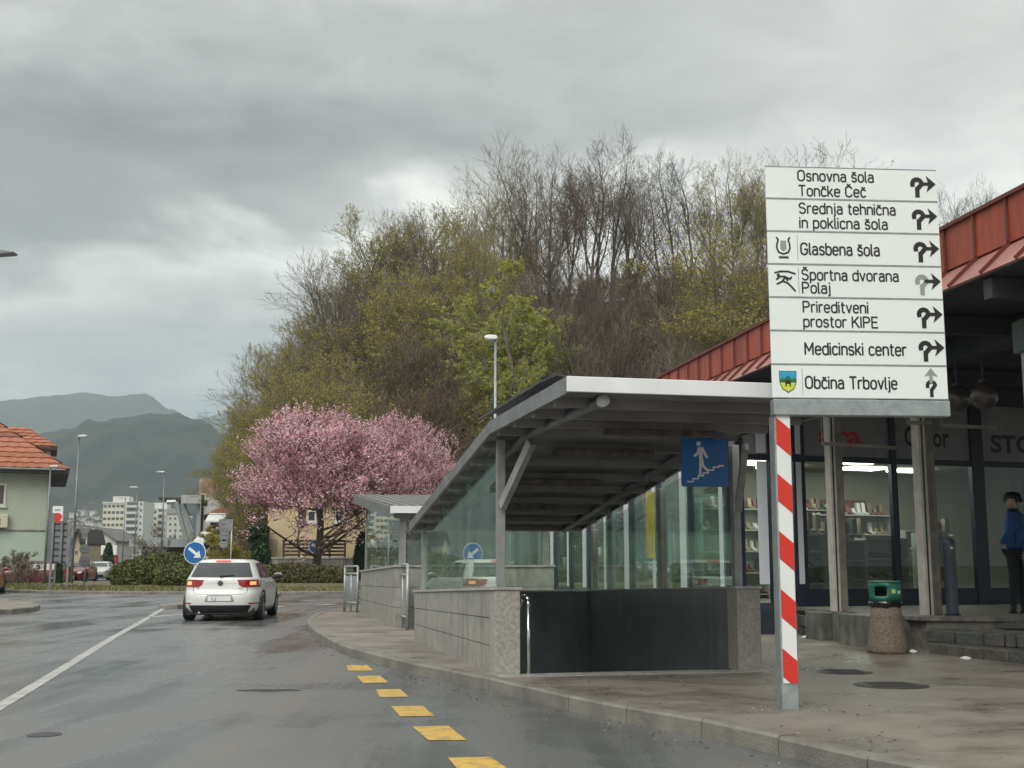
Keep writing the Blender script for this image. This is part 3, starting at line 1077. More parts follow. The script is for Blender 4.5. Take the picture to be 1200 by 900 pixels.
lbox(S2, -.2, L2 + .2, -.1, W1 + .1, lambda l: r2(l) + .03, lambda l: r2(l) + .045).build('soffit', M_SOFFIT, T2)
lbox(S2, -.10, -.02, -.05, W1 + .05, lambda l: r2(l) - .12, lambda l: r2(l) + .02).build('edge_beam', M_ALUDARK, T2)
for l_, w_ in ((.14, .14), (L2 - .15, .14), (.14, W1 - .14), (L2 - .15, W1 - .14)):
    lbox(S2, l_ - .06, l_ + .06, w_ - .06, w_ + .06, C2, lambda l: r2(l)).build('post', M_STEELP, T2)
for k in range(3):
    a, b = .2 + k * (L2 - .4) / 3, .2 + (k + 1) * (L2 - .4) / 3
    lbox(S2, a + .01, b - .01, .1, .112, lambda l: C2(l) + .01, lambda l: r2(l) - .02).build('glass_pane', M_GLASS, T2)
    lbox(S2, a + .01, b - .01, W1 - .14, W1 - .128, lambda l: C2(l) + .01, lambda l: r2(l) - .02).build('glass_pane', M_GLASS, T2)
lbox(S2, .12, .132, .22, W1 - .22, lambda l: c20 + .005, lambda l: r2(0) - .05).build('glass_pane', M_GLASS, T2)

# ------------------------------------------------------------------ tubular guard rails between / beyond the shelters
def guard(base0, base1, h, label):
    base0, base1 = Vector(base0), Vector(base1)
    t_ = thing('guard_rail', label, 'guard rail', base0, 'tubular guard rails at the shelters')
    U = base1 - base0
    Z = Vector((0, 0, 1))
    for k in (0, 1):
        MB().tube(base0 + U * k, base0 + U * k + Z * h, .03, n=10).build('post', M_GALV, t_, smooth=True)
    for z_ in (h, h * .84, .22):
        MB().tube(base0 + Z * z_, base1 + Z * z_, .022, n=8).build('rail', M_GALV, t_, smooth=True)
    mid = base0 + U * .5
    MB().tube(mid, mid + Z * (h * .84), .02, n=8).build('post', M_GALV, t_, smooth=True)
    MB().fbox(base0 + U * .06 + Z * .26, U * .88, Vector((0, .012, 0)), Z * (h * .55)).build('infill_panel', M_ALU, t_)
    return t_


g0 = gr(465, 734, .125)
guard(gr(466, 733.5, .125), gr(477, 738.5, .125), 1.15, 'tube guard rail in the gap between the two shelters')
guard(gr(403.5, 716.5, .125), gr(418.5, 717.5, .125), 1.1, 'tube guard rail left of the farther shelter')

# ------------------------------------------------------------------ direction sign

# narrow single-stroke road-sign alphabet (capital height 1, x-height .72)
def arc_(cx, cy, rx, ry, a0, a1, n=10):
    return [(cx + rx * math.cos(R(a0 + (a1 - a0) * i / n)), cy + ry * math.sin(R(a0 + (a1 - a0) * i / n))) for i in range(n + 1)]


XH = .72
def _bowl(w=.46):   # round lower-case bowl
    return arc_(w / 2, XH - w / 2, w / 2, w / 2, 0, 180, 8) + arc_(w / 2, w / 2, w / 2, w / 2, 180, 360, 8) + [(w, XH - w / 2)]


def _arch(x0, x1, h=XH):
    r_ = (x1 - x0) / 2
    return [(x0, h - r_ - .04)] + arc_(x0 + r_, h - r_, r_, r_, 180, 0, 8) + [(x1, 0)]


_s = lambda w, h: arc_(w / 2, h * .745, w / 2 * .96, h * .255, 25, 250, 9)[:-1] + arc_(w / 2, h * .265, w / 2, h * .265, 70, -155, 9)
GL = {
    'O': (.62, [arc_(.29, .71, .29, .29, 0, 180) + arc_(.29, .29, .29, .29, 180, 360) + [(.58, .71)]]),
    'T': (.58, [[(0, 1), (.56, 1)], [(.28, 1), (.28, 0)]]),
    'S': (.58, [_s(.54, 1)]), 'C': (.58, [arc_(.28, .72, .28, .28, 15, 180) + arc_(.28, .28, .28, .28, 180, 345)]),
    'G': (.62, [arc_(.29, .71, .29, .29, 15, 180) + arc_(.29, .29, .29, .29, 180, 360) + [(.58, .46), (.32, .46)]]),
    'P': (.58, [[(0, 0), (0, 1), (.28, 1)] + arc_(.28, .74, .26, .26, 90, -90) + [(0, .48)]]),
    'M': (.74, [[(0, 0), (0, 1), (.34, .30), (.68, 1), (.68, 0)]]),
    'K': (.60, [[(0, 0), (0, 1)], [(.54, 1), (.02, .42)], [(.2, .6), (.58, 0)]]),
    'I': (.06, [[(0, 0), (0, 1)]]), 'E': (.52, [[(.5, 1), (0, 1), (0, 0), (.5, 0)], [(0, .52), (.44, .52)]]),
    'a': (.48, [[(.03, .62)] + arc_(.23, .52, .2, .2, 120, 0, 7) + [(.44, 0)], [(.44, .42), (.2, .42)] + arc_(.2, .21, .2, .21, 90, 270, 8) + [(.30, .02), (.44, .12)]]),
    'b': (.48, [[(0, 1), (0, .04)], [(0, XH - .22)] + arc_(.23, XH - .23, .23, .23, 160, 0, 8) + arc_(.23, .23, .23, .23, 0, -160, 8)]),
    'c': (.42, [arc_(.22, XH - .22, .22, .22, 30, 180, 8) + arc_(.22, .22, .22, .22, 180, 330, 8)]),
    'd': (.48, [[(.46, 1), (.46, 0)], arc_(.23, XH - .23, .23, .23, 20, 180, 8) + arc_(.23, .23, .23, .23, 180, 340, 8)]),
    'e': (.47, [[(0, .38), (.45, .38), (.45, XH - .23)] + arc_(.225, XH - .23, .225, .23, 0, 180, 8) + arc_(.225, .23, .225, .23, 180, 325, 8)]),
    'h': (.46, [[(0, 1), (0, 0)], _arch(0, .44)]), 'i': (.05, [[(0, XH), (0, 0)], [(0, .93), (0, .99)]]),
    'j': (.12, [[(.08, XH), (.08, -.12)] + arc_(-.04, -.12, .12, .12, 0, -80, 4), [(.08, .93), (.08, .99)]]),
    'k': (.44, [[(0, 0), (0, 1)], [(.40, XH), (.02, .28)], [(.14, .42), (.43, 0)]]),
    'l': (.10, [[(0, 1), (0, .1), (.05, .01), (.11, 0)]]), 'n': (.46, [[(0, XH), (0, 0)], _arch(0, .44)]),
    'o': (.48, [_bowl()]), 'p': (.48, [[(0, XH), (0, -.26)], [(0, XH - .22)] + arc_(.23, XH - .23, .23, .23, 160, 0, 8) + arc_(.23, .23, .23, .23, 0, -160, 8)]),
    'r': (.30, [[(0, XH), (0, 0)], [(0, XH - .24)] + arc_(.2, XH - .2, .2, .2, 170, 60, 6)]),
    's': (.42, [_s(.40, XH)]), 't': (.30, [[(.1, .95), (.1, .12), (.15, .02), (.28, 0)], [(0, XH), (.28, XH)]]),
    'v': (.46, [[(0, XH), (.22, 0), (.44, XH)]]), ' ': (.2, []),
}
CAR = [[(-.13, .16), (0, .03), (.13, .16)]]
for ch, bs, w_ in (('š', 's', .40), ('č', 'c', .42), ('Š', 'S', .54), ('Č', 'C', .56)):
    h_ = 1.05 if bs.isupper() else XH + .06
    GL[ch] = (GL[bs][0], GL[bs][1] + [[(w_ / 2 + x, h_ + y) for x, y in CAR[0]]])


def road_text(mb, s, O, U, V, x0, x1, base, cap, w=.145):
    x = 0
    items = []
    for ch in s:
        g = GL[ch]
        items.append((x, g[1]))
        x += g[0] + .17
    tot = x - .17
    sx = (x1 - x0) / cap / tot
    polys = [[(q[0] * sx + p[0] * sx, q[1]) for q in st] for p, sts in [((xo, 0), st_) for xo, st_ in items] for st in sts]
    strokes(mb, polys, O + U * x0 + V * base, U, V, cap, Vector(U).cross(Vector(V)), w, lift=.0004)

YS = 9.95
TLb, TRb, BRb, BLb = at(897, 193.5, YS), at(1097.5, 200, YS + .11), at(1111, 469.5, YS + .11), at(905.5, 465.5, YS)
# regularise to an upright board
bx0 = (TLb + BLb) / 2
bU = ((TRb + BRb) / 2 - bx0)
bU.z = 0
wB = bU.length
bU.normalize()
zt_, zb_ = (TLb.z + TRb.z) / 2, (BLb.z + BRb.z) / 2
hB = zt_ - zb_
SO = Vector((bx0.x, bx0.y, zb_))
SVv = Vector((0, 0, 1))
SN_ = Vector((bU.y, -bU.x, 0))    # towards the camera
post_x0 = SO + bU * 0.035
TS = thing('direction_sign', 'tall white direction sign of seven panels on a red and white striped post', 'sign', (post_x0.x + .08, post_x0.y, .125))
rows = 7
rh = hB / rows
LET = [(0, 'Osnovna šola', .187, .628, .565, .34), (0, 'Tončke Čeč', .19, .578, .10, .34),
       (1, 'Srednja tehnična', .188, .747, .56, .34), (1, 'in poklicna šola', .188, .697, .115, .34),
       (2, 'Glasbena šola', .189, .643, .30, .37),
       (3, 'Športna dvorana', .19, .746, .53, .34), (3, 'Polaj', .19, .348, .135, .34),
       (4, 'Prireditveni', .19, .562, .56, .34), (4, 'prostor KIPE', .19, .614, .12, .34),
       (5, 'Medicinski center', .192, .77, .30, .37),
       (6, 'Občina Trbovlje', .188, .708, .30, .37)]
for k in range(rows):
    zr = hB - (k + 1) * rh
    pO = SO + SVv * zr
    pn = MB()
    pn.fbox(pO + SVv * .006 - SN_ * 0.0, bU * wB, -SN_ * .025, SVv * (rh - .012))
    pan = pn.build('sign_panel', M_SIGNWHITE, TS, bevel=.003)
    ed = MB()
    for z_ in (.0005, rh - .0065):
        ed.fbox(pO + SVv * z_ + SN_ * .003, bU * wB, -SN_ * .030, SVv * .006)
    ed.build('panel_edge', M_GALV, pan)
    O = pO + SN_ * .0025
    for (r_, s, x0, x1, base, cap) in LET:
        if r_ == k:
            lt = MB()
            road_text(lt, s, O, bU, SVv, x0 * wB, x1 * wB, base * rh, cap * rh * .93)
            lt.build('lettering', M_INK, pan)
    # arrow: hook round the roundabout, then off
    ar, ag = MB(), MB()
    cx, cy, s = .905 * wB, .5 * rh, rh * .40
    aO = O + bU * cx + SVv * cy
    if k < 6:
        arc = [(.0 + -.30 + .36 * math.cos(a_), .10 + .36 * math.sin(a_)) for a_ in [R(200 - i * 25) for i in range(11)]]
        arc = arc[:9]
        hook = arc + [(-.30, -.30)]
        strokes(ag if k == 3 else ar, [hook, [(-.30, -.22), (-.30, -.85)]], aO, bU, SVv, s, SN_, .34, lift=.0005)
        strokes(ar, [[(-.05, .12), (.62, .12)]], aO, bU, SVv, s, SN_, .26, lift=.0012)
        filled(ar, [(.40, .76), (1.14, .12), (.40, -.52), (.60, .12)], aO, bU, SVv, s, SN_, lift=.0018)
    else:
        arc = [(.0 + .30 * math.cos(a_), -.22 + .30 * math.sin(a_)) for a_ in [R(200 - i * 27) for i in range(10)]]
        strokes(ar, [arc[:8] + [(.0, -.55)], [(0, -.5), (0, -1.0)]], aO, bU, SVv, s, SN_, .27, lift=.0005)
        strokes(ag, [[(0, .05), (0, .72)]], aO, bU, SVv, s, SN_, .26, lift=.0012)
        filled(ag, [(-.52, .45), (0, 1.1), (.52, .45), (0, .62)], aO, bU, SVv, s, SN_, lift=.0018)
    ar.build('arrow', M_INK, pan)
    if ag.v:
        ag.build('arrow', M_INKGREY, pan)
    if k in (2, 3, 6):
        dv = MB()
        dv.fbox(O + bU * (.168 * wB) + SVv * (rh * .12), bU * .0045, SN_ * .0004, SVv * (rh * .76))
        dv.build('divider', M_INKGREY, pan)
    iO = O + bU * (.088 * wB) + SVv * (rh * .5)
    ic = MB()
    if k == 2:      # lyre
        for sg in (-1, 1):
            strokes(ic, [[(sg * .52, .80), (sg * .40, .62), (sg * .50, .25), (sg * .52, -.05), (sg * .38, -.38), (0, -.52)]], iO, bU, SVv, rh * .38, SN_, .13, lift=.0006 + .0002 * sg)
        strokes(ic, [[(-.35, -.78), (.35, -.78)]], iO, bU, SVv, rh * .38, SN_, .14)
        filled(ag := MB(), [(-.22, .55), (.22, .55), (.25, -.1), (0, -.3), (-.25, -.1)], iO, bU, SVv, rh * .38, SN_, lift=.0004)
        ag.build('icon_shade', M_INKGREY, pan)
    if k == 3:      # runner under a roof line
        strokes(ic, [[(-.75, .60), (-.3, .72), (.3, .72), (.85, .55)], [(-.35, .32), (.05, .30), (.25, .0)], [(.05, .25), (-.2, -.1), (-.6, -.28)],
                     [(-.15, -.05), (.25, -.2), (.55, -.50), (.82, -.82)], [(.0, .32), (.45, .12), (.55, .28)], [(-.35, .32), (-.62, .08)]],
                iO, bU, SVv, rh * .38, SN_, .14, lift=.0005)
        filled(ic, [(-.48 + .13 * math.cos(a_), .42 + .13 * math.sin(a_)) for a_ in [i * PI / 5 for i in range(10)]], iO, bU, SVv, rh * .38, SN_, lift=.002)
    if ic.v:
        ic.build('icon', M_INK, pan)
    if k == 6:      # town crest
        sh = [(-.62, .72), (.62, .72), (.60, -.1), (.42, -.55), (0, -.82), (-.42, -.55), (-.60, -.1)]
        M_CB = mat('crest_blue', (0.03, 0.34, 0.60), .5)
        M_CY = mat('crest_yellow', (0.62, 0.66, 0.06), .5)
        M_CG = mat('crest_green', (0.02, 0.14, 0.05), .5)
        cr = MB()
        filled(cr, sh, iO, bU, SVv, rh * .42, SN_, 2, .0004)
        filled(cr, [(-.57, .67), (.57, .67), (.56, .0), (-.56, .0)], iO, bU, SVv, rh * .42, SN_, 0, .0009)
        filled(cr, [(-.55, -.08), (.55, -.08), (.38, -.50), (0, -.74), (-.38, -.50)], iO, bU, SVv, rh * .42, SN_, 1, .0009)
        filled(cr, [(-.56, -.1), (.56, -.1), (.56, .15), (.42, .25), (.30, .12), (.12, .30), (0, .40), (-.12, .30), (-.30, .12), (-.38, .30), (-.46, .12), (-.56, .2)], iO, bU, SVv, rh * .42, SN_, 2, .0014)
        filled(cr, [(-.28, -.05), (0, .12), (.28, -.05), (.2, -.05), (.2, -.38), (.1, -.38), (.1, -.2), (-.1, -.2), (-.1, -.38), (-.2, -.38), (-.2, -.05)], iO, bU, SVv, rh * .42, SN_, 3, .0019)
        cr.build('crest', [M_CB, M_CY, M_CG, M_INK], pan)
# frame behind, beam and post
bm_ = MB()
bm_.fbox(SO - SVv * .145 + SN_ * .02, bU * (wB + .005), -SN_ * .11, SVv * .135)
bm_.build('cross_beam', M_GALV, TS, bevel=.006)
for k in (.06, .94):
    MB().fbox(SO + bU * (wB * k - .03) - SN_ * .03, bU * .06, -SN_ * .04, SVv * hB).build('upright', M_GALV, TS)
PO = Vector((post_x0.x, post_x0.y, .125))
pw = 0.120
# the post leans a touch, as in the photograph
top = SO - SVv * .145
pb0 = gr(917.0, 826, .125)
pb = Vector((at(917.0, 826, SO.y).x, SO.y + .03, .12))
pt = Vector((at(907.5, 488, SO.y).x, SO.y + .03, top.z + .005))
mb = MB()
U_, D_ = bU * (pw + .02), -SN_ * .16
base = pb + SN_ * .02
topc = pt + SN_ * .012
mb.hexa([base, base + U_, base + U_ + D_, base + D_], [topc, topc + U_, topc + U_ + D_, topc + D_])
mb.build('post', M_GALV, TS, bevel=.006)
ax = (topc - base)
Lp = ax.length
up = ax.normalized()
z0s, z1s = 0.215, Lp - .004
nst = 0
per = 0.475
xs0 = bU * .012
face = base + SN_ * .006 + xs0


def sp_(x, y):
    return face + bU * x + up * y


MB().prism([sp_(0, z0s), sp_(pw, z0s), sp_(pw, z1s), sp_(0, z1s)], -SN_ * .004).build('stripe_plate', M_WHITE, TS)
slope = -0.85 * pw
y_ = z1s + .46
while y_ > z0s - .3:
    a, b = y_, y_ - per * .48
    poly = [(0, b), (pw, b + slope), (pw, a + slope), (0, a)]
    # clip to plate
    def clip(poly, lim, keep):
        out = []
        for i in range(len(poly)):
            p, q = poly[i], poly[(i + 1) % len(poly)]
            ip, iq = keep(p[1], lim), keep(q[1], lim)
            if ip: out.append(p)
            if ip != iq:
                t_ = (lim - p[1]) / (q[1] - p[1])
                out.append((p[0] + (q[0] - p[0]) * t_, lim))
        return out
    poly = clip(poly, z1s, lambda v, l: v <= l)
    if poly: poly = clip(poly, z0s, lambda v, l: v >= l)
    if len(poly) > 2:
        MB().prism([sp_(x, y) + SN_ * .0035 for x, y in poly], -SN_ * .003).build('stripe', M_RED, TS)
    y_ -= per
ft_ = MB()
fc_ = base + U_ * .5 + D_ * .5
for k in range(60):
    a_, r__ = random.uniform(0, 2 * PI), random.uniform(.10, .30)
    q = Vector((fc_.x + r__ * 1.3 * math.cos(a_), fc_.y + r__ * .8 * math.sin(a_), .125))
    h_ = random.uniform(.005, .013)
    ft_.lathe(q, [(h_ * 1.3, 0), (h_, h_ * .7), (h_ * .3, h_)], 5)
tag(ft_.build('gravel', M_KERB, TS), kind='stuff')

# ================================================================== SHOP BUILDING
M_FRAME = mat('dark_blue_window_frame', (0.016, 0.024, 0.042), 0.4, 0.2, var=0.2, scale=3)
M_FRAMEG = mat('bluish_frame_metal', (0.05, 0.062, 0.08), 0.4, 0.2, var=0.2, scale=3)
M_WHITESTRIP = mat('white_panel_strip', (0.70, 0.74, 0.78), 0.4)
M_SIGNGREY = mat('grey_shop_fascia', (0.24, 0.25, 0.26), 0.5, var=0.12, scale=1.5)
M_STONE = [mat('stone_block_%s' % n, c, 0.55, col2=c2, scale=6, detail=8, bump=0.8, bscale=22) for n, c, c2 in
           (('grey', (0.125, 0.128, 0.12), (0.06, 0.062, 0.06)), ('green_grey', (0.10, 0.11, 0.095), (0.05, 0.055, 0.05)), ('brown_grey', (0.15, 0.14, 0.12), (0.075, 0.07, 0.062)))]
M_MORTAR = mat('mortar', (0.17, 0.16, 0.14), 0.8, var=0.3, scale=9)
M_CONC = mat('weathered_concrete', (0.25, 0.235, 0.205), 0.7, col2=(0.145, 0.135, 0.12), scale=3.5, detail=8, streak=0.45, bump=0.2)
M_PIER = mat('concrete_column', (0.26, 0.235, 0.20), 0.7, col2=(0.16, 0.14, 0.12), scale=4, detail=8, streak=0.35, bump=0.2)
M_PALESTRIP = mat('pale_column_edge', (0.50, 0.47, 0.42), 0.6, var=0.15, scale=5)
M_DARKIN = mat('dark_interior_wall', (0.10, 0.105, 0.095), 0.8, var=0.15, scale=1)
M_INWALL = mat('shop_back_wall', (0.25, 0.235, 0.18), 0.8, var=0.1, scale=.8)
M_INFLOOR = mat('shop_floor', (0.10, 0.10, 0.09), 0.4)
M_SHELF = mat('shop_shelf_white', (0.26, 0.26, 0.23), 0.5)
M_LAMP = mat('ceiling_panel_light', (0.9, 0.9, 0.85), 0.5, emit=(1, 0.97, 0.88), es=11.0)
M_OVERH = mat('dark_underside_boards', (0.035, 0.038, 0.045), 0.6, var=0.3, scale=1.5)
ZT = 0.57
FA = Vector((at(862, 600, 20.35).x, 20.35, 0))
FB = Vector((at(1200, 600, 22.2).x, 22.2, 0))
FU = (FB - FA).normalized()
FNn = Vector((FU.y, -FU.x, 0))      # towards camera
BLD = thing('shop_building', 'long shop building with red sheet metal eave and dark glazed shopfront under its roof', 'building', FA)


def FP(s, d, z):
    """point on shopfront: s along, d towards the camera, z up"""
    return FA + FU * s + FNn * d + Vector((0, 0, z))


def fs(px, z=660):
    """distance along the facade where it crosses photo column px"""
    u = None
    lo, hi = -5.0, 25.0
    for _ in range(40):
        m_ = (lo + hi) / 2
        p = FA + FU * m_
        q = 600 + F * (p.x / p.y) * 1.011
        if q < px: lo = m_
        else: hi = m_
    return (lo + hi) / 2


def fz(py, px):
    p = FP(fs(px), 0, 0)
    return at(px, py, p.y).z


def fbx(s0, s1, d0, d1, z0, z1):
    return MB().hexa([FP(s0, d0, z0), FP(s1, d0, z0), FP(s1, d1, z0), FP(s0, d1, z0)], [FP(s0, d0, z1), FP(s1, d0, z1), FP(s1, d1, z1), FP(s0, d1, z1)])


SE = 13.0
ztr = 3.10
zsill = 0.86
# mullions (px from the photograph)
mull = [(864, 872), (903, 912), (931.5, 945), (1047, 1054), (1142.5, 1157)]
edges_px = [m_ for m_ in mull]
for a, b in mull:
    s0, s1 = fs(a), fs(b)
    fbx(s0, s1, -.04, .06, .10 if a < 935 else ZT, 4.25).build('mullion', M_FRAME, BLD)
s9 = fs(1157) + 2.1
for k in range(4):
    fbx(s9 + k * 2.3, s9 + k * 2.3 + .16, -.04, .06, ZT, 4.25).build('mullion', M_FRAME, BLD)
fbx(-.1, SE + 2, -.035, .05, ztr - .05, ztr + .05).build('transom', M_FRAME, BLD)
fbx(-.1, fs(931.5), -.035, .045, .10, zsill - .22).build('kick_panel', M_FRAMEG, BLD)
fbx(fs(931.5), SE + 2, -.035, .045, ZT - .02, zsill).build('kick_panel', M_FRAME, BLD)
fbx(-.1, SE + 2, .0, .4, .0, .12).build('plinth', M_CONC, BLD)
# white strips beside the left mullions
for a, b in ((887.5, 899), (938.5, 947)):
    s0, s1 = fs(a), fs(b)
    if a > 930:
        s0, s1 = fs(934), fs(940)
    for z0, z1 in ((.95, ztr - .07), (ztr + .07, 4.0)):
        fbx(s0, s1, .062, .075, z0, z1).build('white_strip', M_WHITESTRIP, BLD)
# panes
PE = [fs(872), fs(903), fs(912), fs(931.5), fs(945), fs(1047), fs(1054), fs(1142.5), fs(1157), s9]
for a, b in ((0, 1), (2, 3), (4, 5), (6, 7), (8, 9)):
    fbx(PE[a], PE[b], 0.0, .01, zsill if PE[a] > fs(930) else .70, ztr - .05).build('glass_pane', M_GLASS2, BLD)
for k in range(3):
    fbx(s9 + .16 + k * 2.3, s9 + 2.3 + k * 2.3, 0.0, .01, zsill, ztr - .05).build('glass_pane', M_GLASS2, BLD)
# fascia panels with shop names
zf0, zf1 = ztr + .05, 4.22
M_ARA = mat('shop_letters_red', (0.50, 0.02, 0.05), .45)
M_GAB = mat('shop_letters_black', (0.015, 0.015, 0.02), .45)
for a, b, txt in ((945, 1047, 'ara'), (1054, 1142.5, 'Gabor'), (1157, None, 'STO')):
    s0 = fs(a)
    s1 = fs(b) if b else s9
    pnl = fbx(s0, s1, .0, .02, zf0, zf1).build('fascia_panel', M_SIGNGREY, BLD)
    lt = MB()
    O = FP(0, .023, 0)
    if txt == 'ara':
        put_text(lt, 'ara', O, FU, Vector((0, 0, 1)), fs(964), fs(1015), fz(521, 990), .36, .03)
        lt.build('lettering', M_ARA, pnl)
    elif txt == 'Gabor':
        put_text(lt, 'Gabor', O, FU, Vector((0, 0, 1)), fs(1066), fs(1119), fz(523, 1090), .36, .02)
        lt.build('lettering', M_GAB, pnl)
    else:
        put_text(lt, 'STO', O, FU, Vector((0, 0, 1)), fs(1168), fs(1168) + 1.0, fz(530, 1180), .33, .03)
        lt.build('lettering', M_GAB, pnl)
fbx(-.1, fs(931), -.01, .02, zf0, zf1).build('fascia_panel', M_SIGNGREY, BLD)
# side facade, running away from the camera behind the shelter
SD = Vector((-.1736, .985, 0)).normalized()
SNn = Vector((-SD.y, SD.x, 0))      # faces the road


def SP(s, d, z):
    return FA + FU * -.1 + SD * s + SNn * d + Vector((0, 0, z))


def sbx(s0, s1, d0, d1, z0, z1):
    return MB().hexa([SP(s0, d0, z0), SP(s1, d0, z0), SP(s1, d1, z0), SP(s0, d1, z0)], [SP(s0, d0, z1), SP(s1, d0, z1), SP(s1, d1, z1), SP(s0, d1, z1)])


M_GLASS3 = glass_mat('side_shop_glass', (0.80, 0.88, 0.86), (0.9, 1.0, 0.97), 1.5, 0.02, dirt=0.10, boost=0.30)
M_PALEG = mat('pale_lightening_panel', (0.62, 0.72, 0.68), .5, var=.1, scale=2)  # pale panels added to lighten the dark side shop glass
M_POSTER = mat('yellow_poster', (0.50, 0.42, 0.06), .5, var=.2, scale=3)
for k in range(9):
    s0 = k * 2.0
    sbx(s0, s0 + .14, -.04, .05, .1, 4.2).build('mullion', M_FRAME, BLD)
    if k < 8:
        sbx(s0 + .14, s0 + 2.0, 0, .01, .65, ztr - .05).build('glass_pane', M_GLASS3, BLD)
        sbx(s0 + .14, s0 + 2.0, -.01, .02, .1, .65).build('kick_panel', M_FRAMEG, BLD)
        sbx(s0 + .14, s0 + 2.0, -.01, .02, ztr - .05, 4.2).build('fascia_panel', M_SIGNGREY, BLD)
        sbx(s0 + .3, s0 + (1.2 if k % 2 else .8), -.3, -.26, .7, 2.8 - .3 * (k % 3)).build('lightening_panel', M_PALEG, BLD)
        sbx(s0 + .22, s0 + .22 + (.16, .34)[k % 2], .056, .07, .7, ztr - .08).build('white_strip', M_WHITESTRIP, BLD)
        sbx(s0 + 1.35, s0 + 1.75, -.5, -.46, .7, 2.4).build('lightening_panel', M_PALEG, BLD)
sbx(4.2, 4.75, .07, .09, 1.4, 2.75).build('poster', M_POSTER, BLD)
# rooms behind the glass
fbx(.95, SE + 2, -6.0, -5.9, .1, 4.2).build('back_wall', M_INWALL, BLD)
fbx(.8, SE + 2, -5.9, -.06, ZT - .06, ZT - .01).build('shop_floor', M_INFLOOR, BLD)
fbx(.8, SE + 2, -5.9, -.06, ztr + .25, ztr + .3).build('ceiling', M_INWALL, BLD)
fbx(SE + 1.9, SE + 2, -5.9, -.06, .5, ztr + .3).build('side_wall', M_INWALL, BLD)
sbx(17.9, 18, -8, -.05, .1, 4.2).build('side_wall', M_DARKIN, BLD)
for (px, y_, d_) in ((885, 556, -1.6), (888, 563, -3.6), (957, 541, -1.8), (993, 536, -1.2), (953, 549, -3.4), (1085, 539, -1.4), (1078, 545, -2.6), (1180, 538.5, -1.5), (1010, 548, -4.2), (1120, 545, -4.0), (1190, 543, -4.2), (920, 548, -4.6)):  # shop ceiling lights, some added to brighten the dim interior
    s_ = fs(px) + abs(d_) * .22
    fbx(s_ - .42, s_ + .42, d_ - .28, d_ + .28, ztr + .20, ztr + .235).build('ceiling_light', M_LAMP, BLD)

# ---- shop furniture
M_BOX = [mat('shoe_%s' % n, c, .6) for n, c in (('black', (.02, .02, .02)), ('brown', (.12, .07, .04)), ('tan', (.25, .19, .12)), ('white', (.5, .5, .47)), ('wine', (.14, .03, .03)))]
MISC = [M_BOX[i] for i in range(5)]


def shelf_unit(s, d, w, h, nsh, label, grp=None, goods='shoe'):
    t_ = thing('display_shelf', label, 'shelf', FP(s, d, ZT), grp)
    for k in (0, 1):
        fbx(s + k * (w - .03), s + k * (w - .03) + .03, d - .35, d, ZT, ZT + h).build('side_panel', M_SHELF, t_)
    for k in range(nsh + 1):
        z_ = ZT + .06 + k * (h - .09) / nsh
        fbx(s + .03, s + w - .03, d - .35, d, z_, z_ + .025).build('shelf', M_SHELF, t_)
    fbx(s + .03, s + w - .03, d - .37, d - .35, ZT, ZT + h).build('back_panel', M_SHELF, t_)
    for k in range(nsh + (1 if goods == 'mixed' else 0)):
        z_ = ZT + .085 + k * (h - .09) / nsh
        x_ = s + .06
        while x_ < s + w - .16:
            ww = random.uniform(.09, .13)
            mb = MB()
            hh_ = random.uniform(.07, .11) if goods == 'shoe' else random.uniform(.12, .28)
            O = FP(x_, d - .30, z_)
            # a shoe: low toe, raised heel and shaft
            prof = [(0, 0), (.26, 0), (.27, .03), (.20, .05), (.12, .07), (.08, hh_), (0, hh_ + .01)]
            mb.prism([O + FNn * a_ + Vector((0, 0, b_)) for a_, b_ in prof], FU * ww * .8)
            mb.build('shoe' if goods == 'shoe' else 'bag', random.choice(M_BOX), t_)
            x_ += ww + random.uniform(.02, .05)
    return t_


G = 'shoe shelves behind the shop window'
shelf_unit(fs(953), -1.0, 1.05, 1.25, 4, 'low pale shelf of dark shoes in the window left of the first concrete column', G)
shelf_unit(fs(1004), -.8, .75, 1.15, 3, 'low pale shelf of shoes in the window right of the first concrete column', G)
shelf_unit(fs(1060) - .1, -1.0, .95, 1.2, 3, 'pale shoe shelf in the window behind the second concrete column', G)
shelf_unit(fs(1120), -.9, .55, 1.3, 4, 'narrow pale shelf of goods in the window just left of the dark door frame', G, 'mixed')
shelf_unit(fs(955), -4.8, 3.6, 1.9, 4, 'long high rack of dark boots along the back wall of the shop', G, 'mixed')
shelf_unit(fs(1062), -4.8, 3.2, 1.8, 4, 'long rack of bags along the back wall, behind the second concrete column', G, 'mixed')
shelf_unit(fs(1166), -2.6, .8, 1.4, 3, 'pale shelf inside the shop doorway left of the person in blue', G)
t_ = thing('wall_poster', 'brownish red poster on the shop back wall behind the second column', 'poster', FP(fs(1075), -5.88, 2.3))
fbx(fs(1075) + 1.0, fs(1075) + 3.0, -5.88, -5.85, 2.15, 2.75).build('panel', mat('brownish_poster', (.16, .06, .045), .6, var=.2, scale=2), t_)
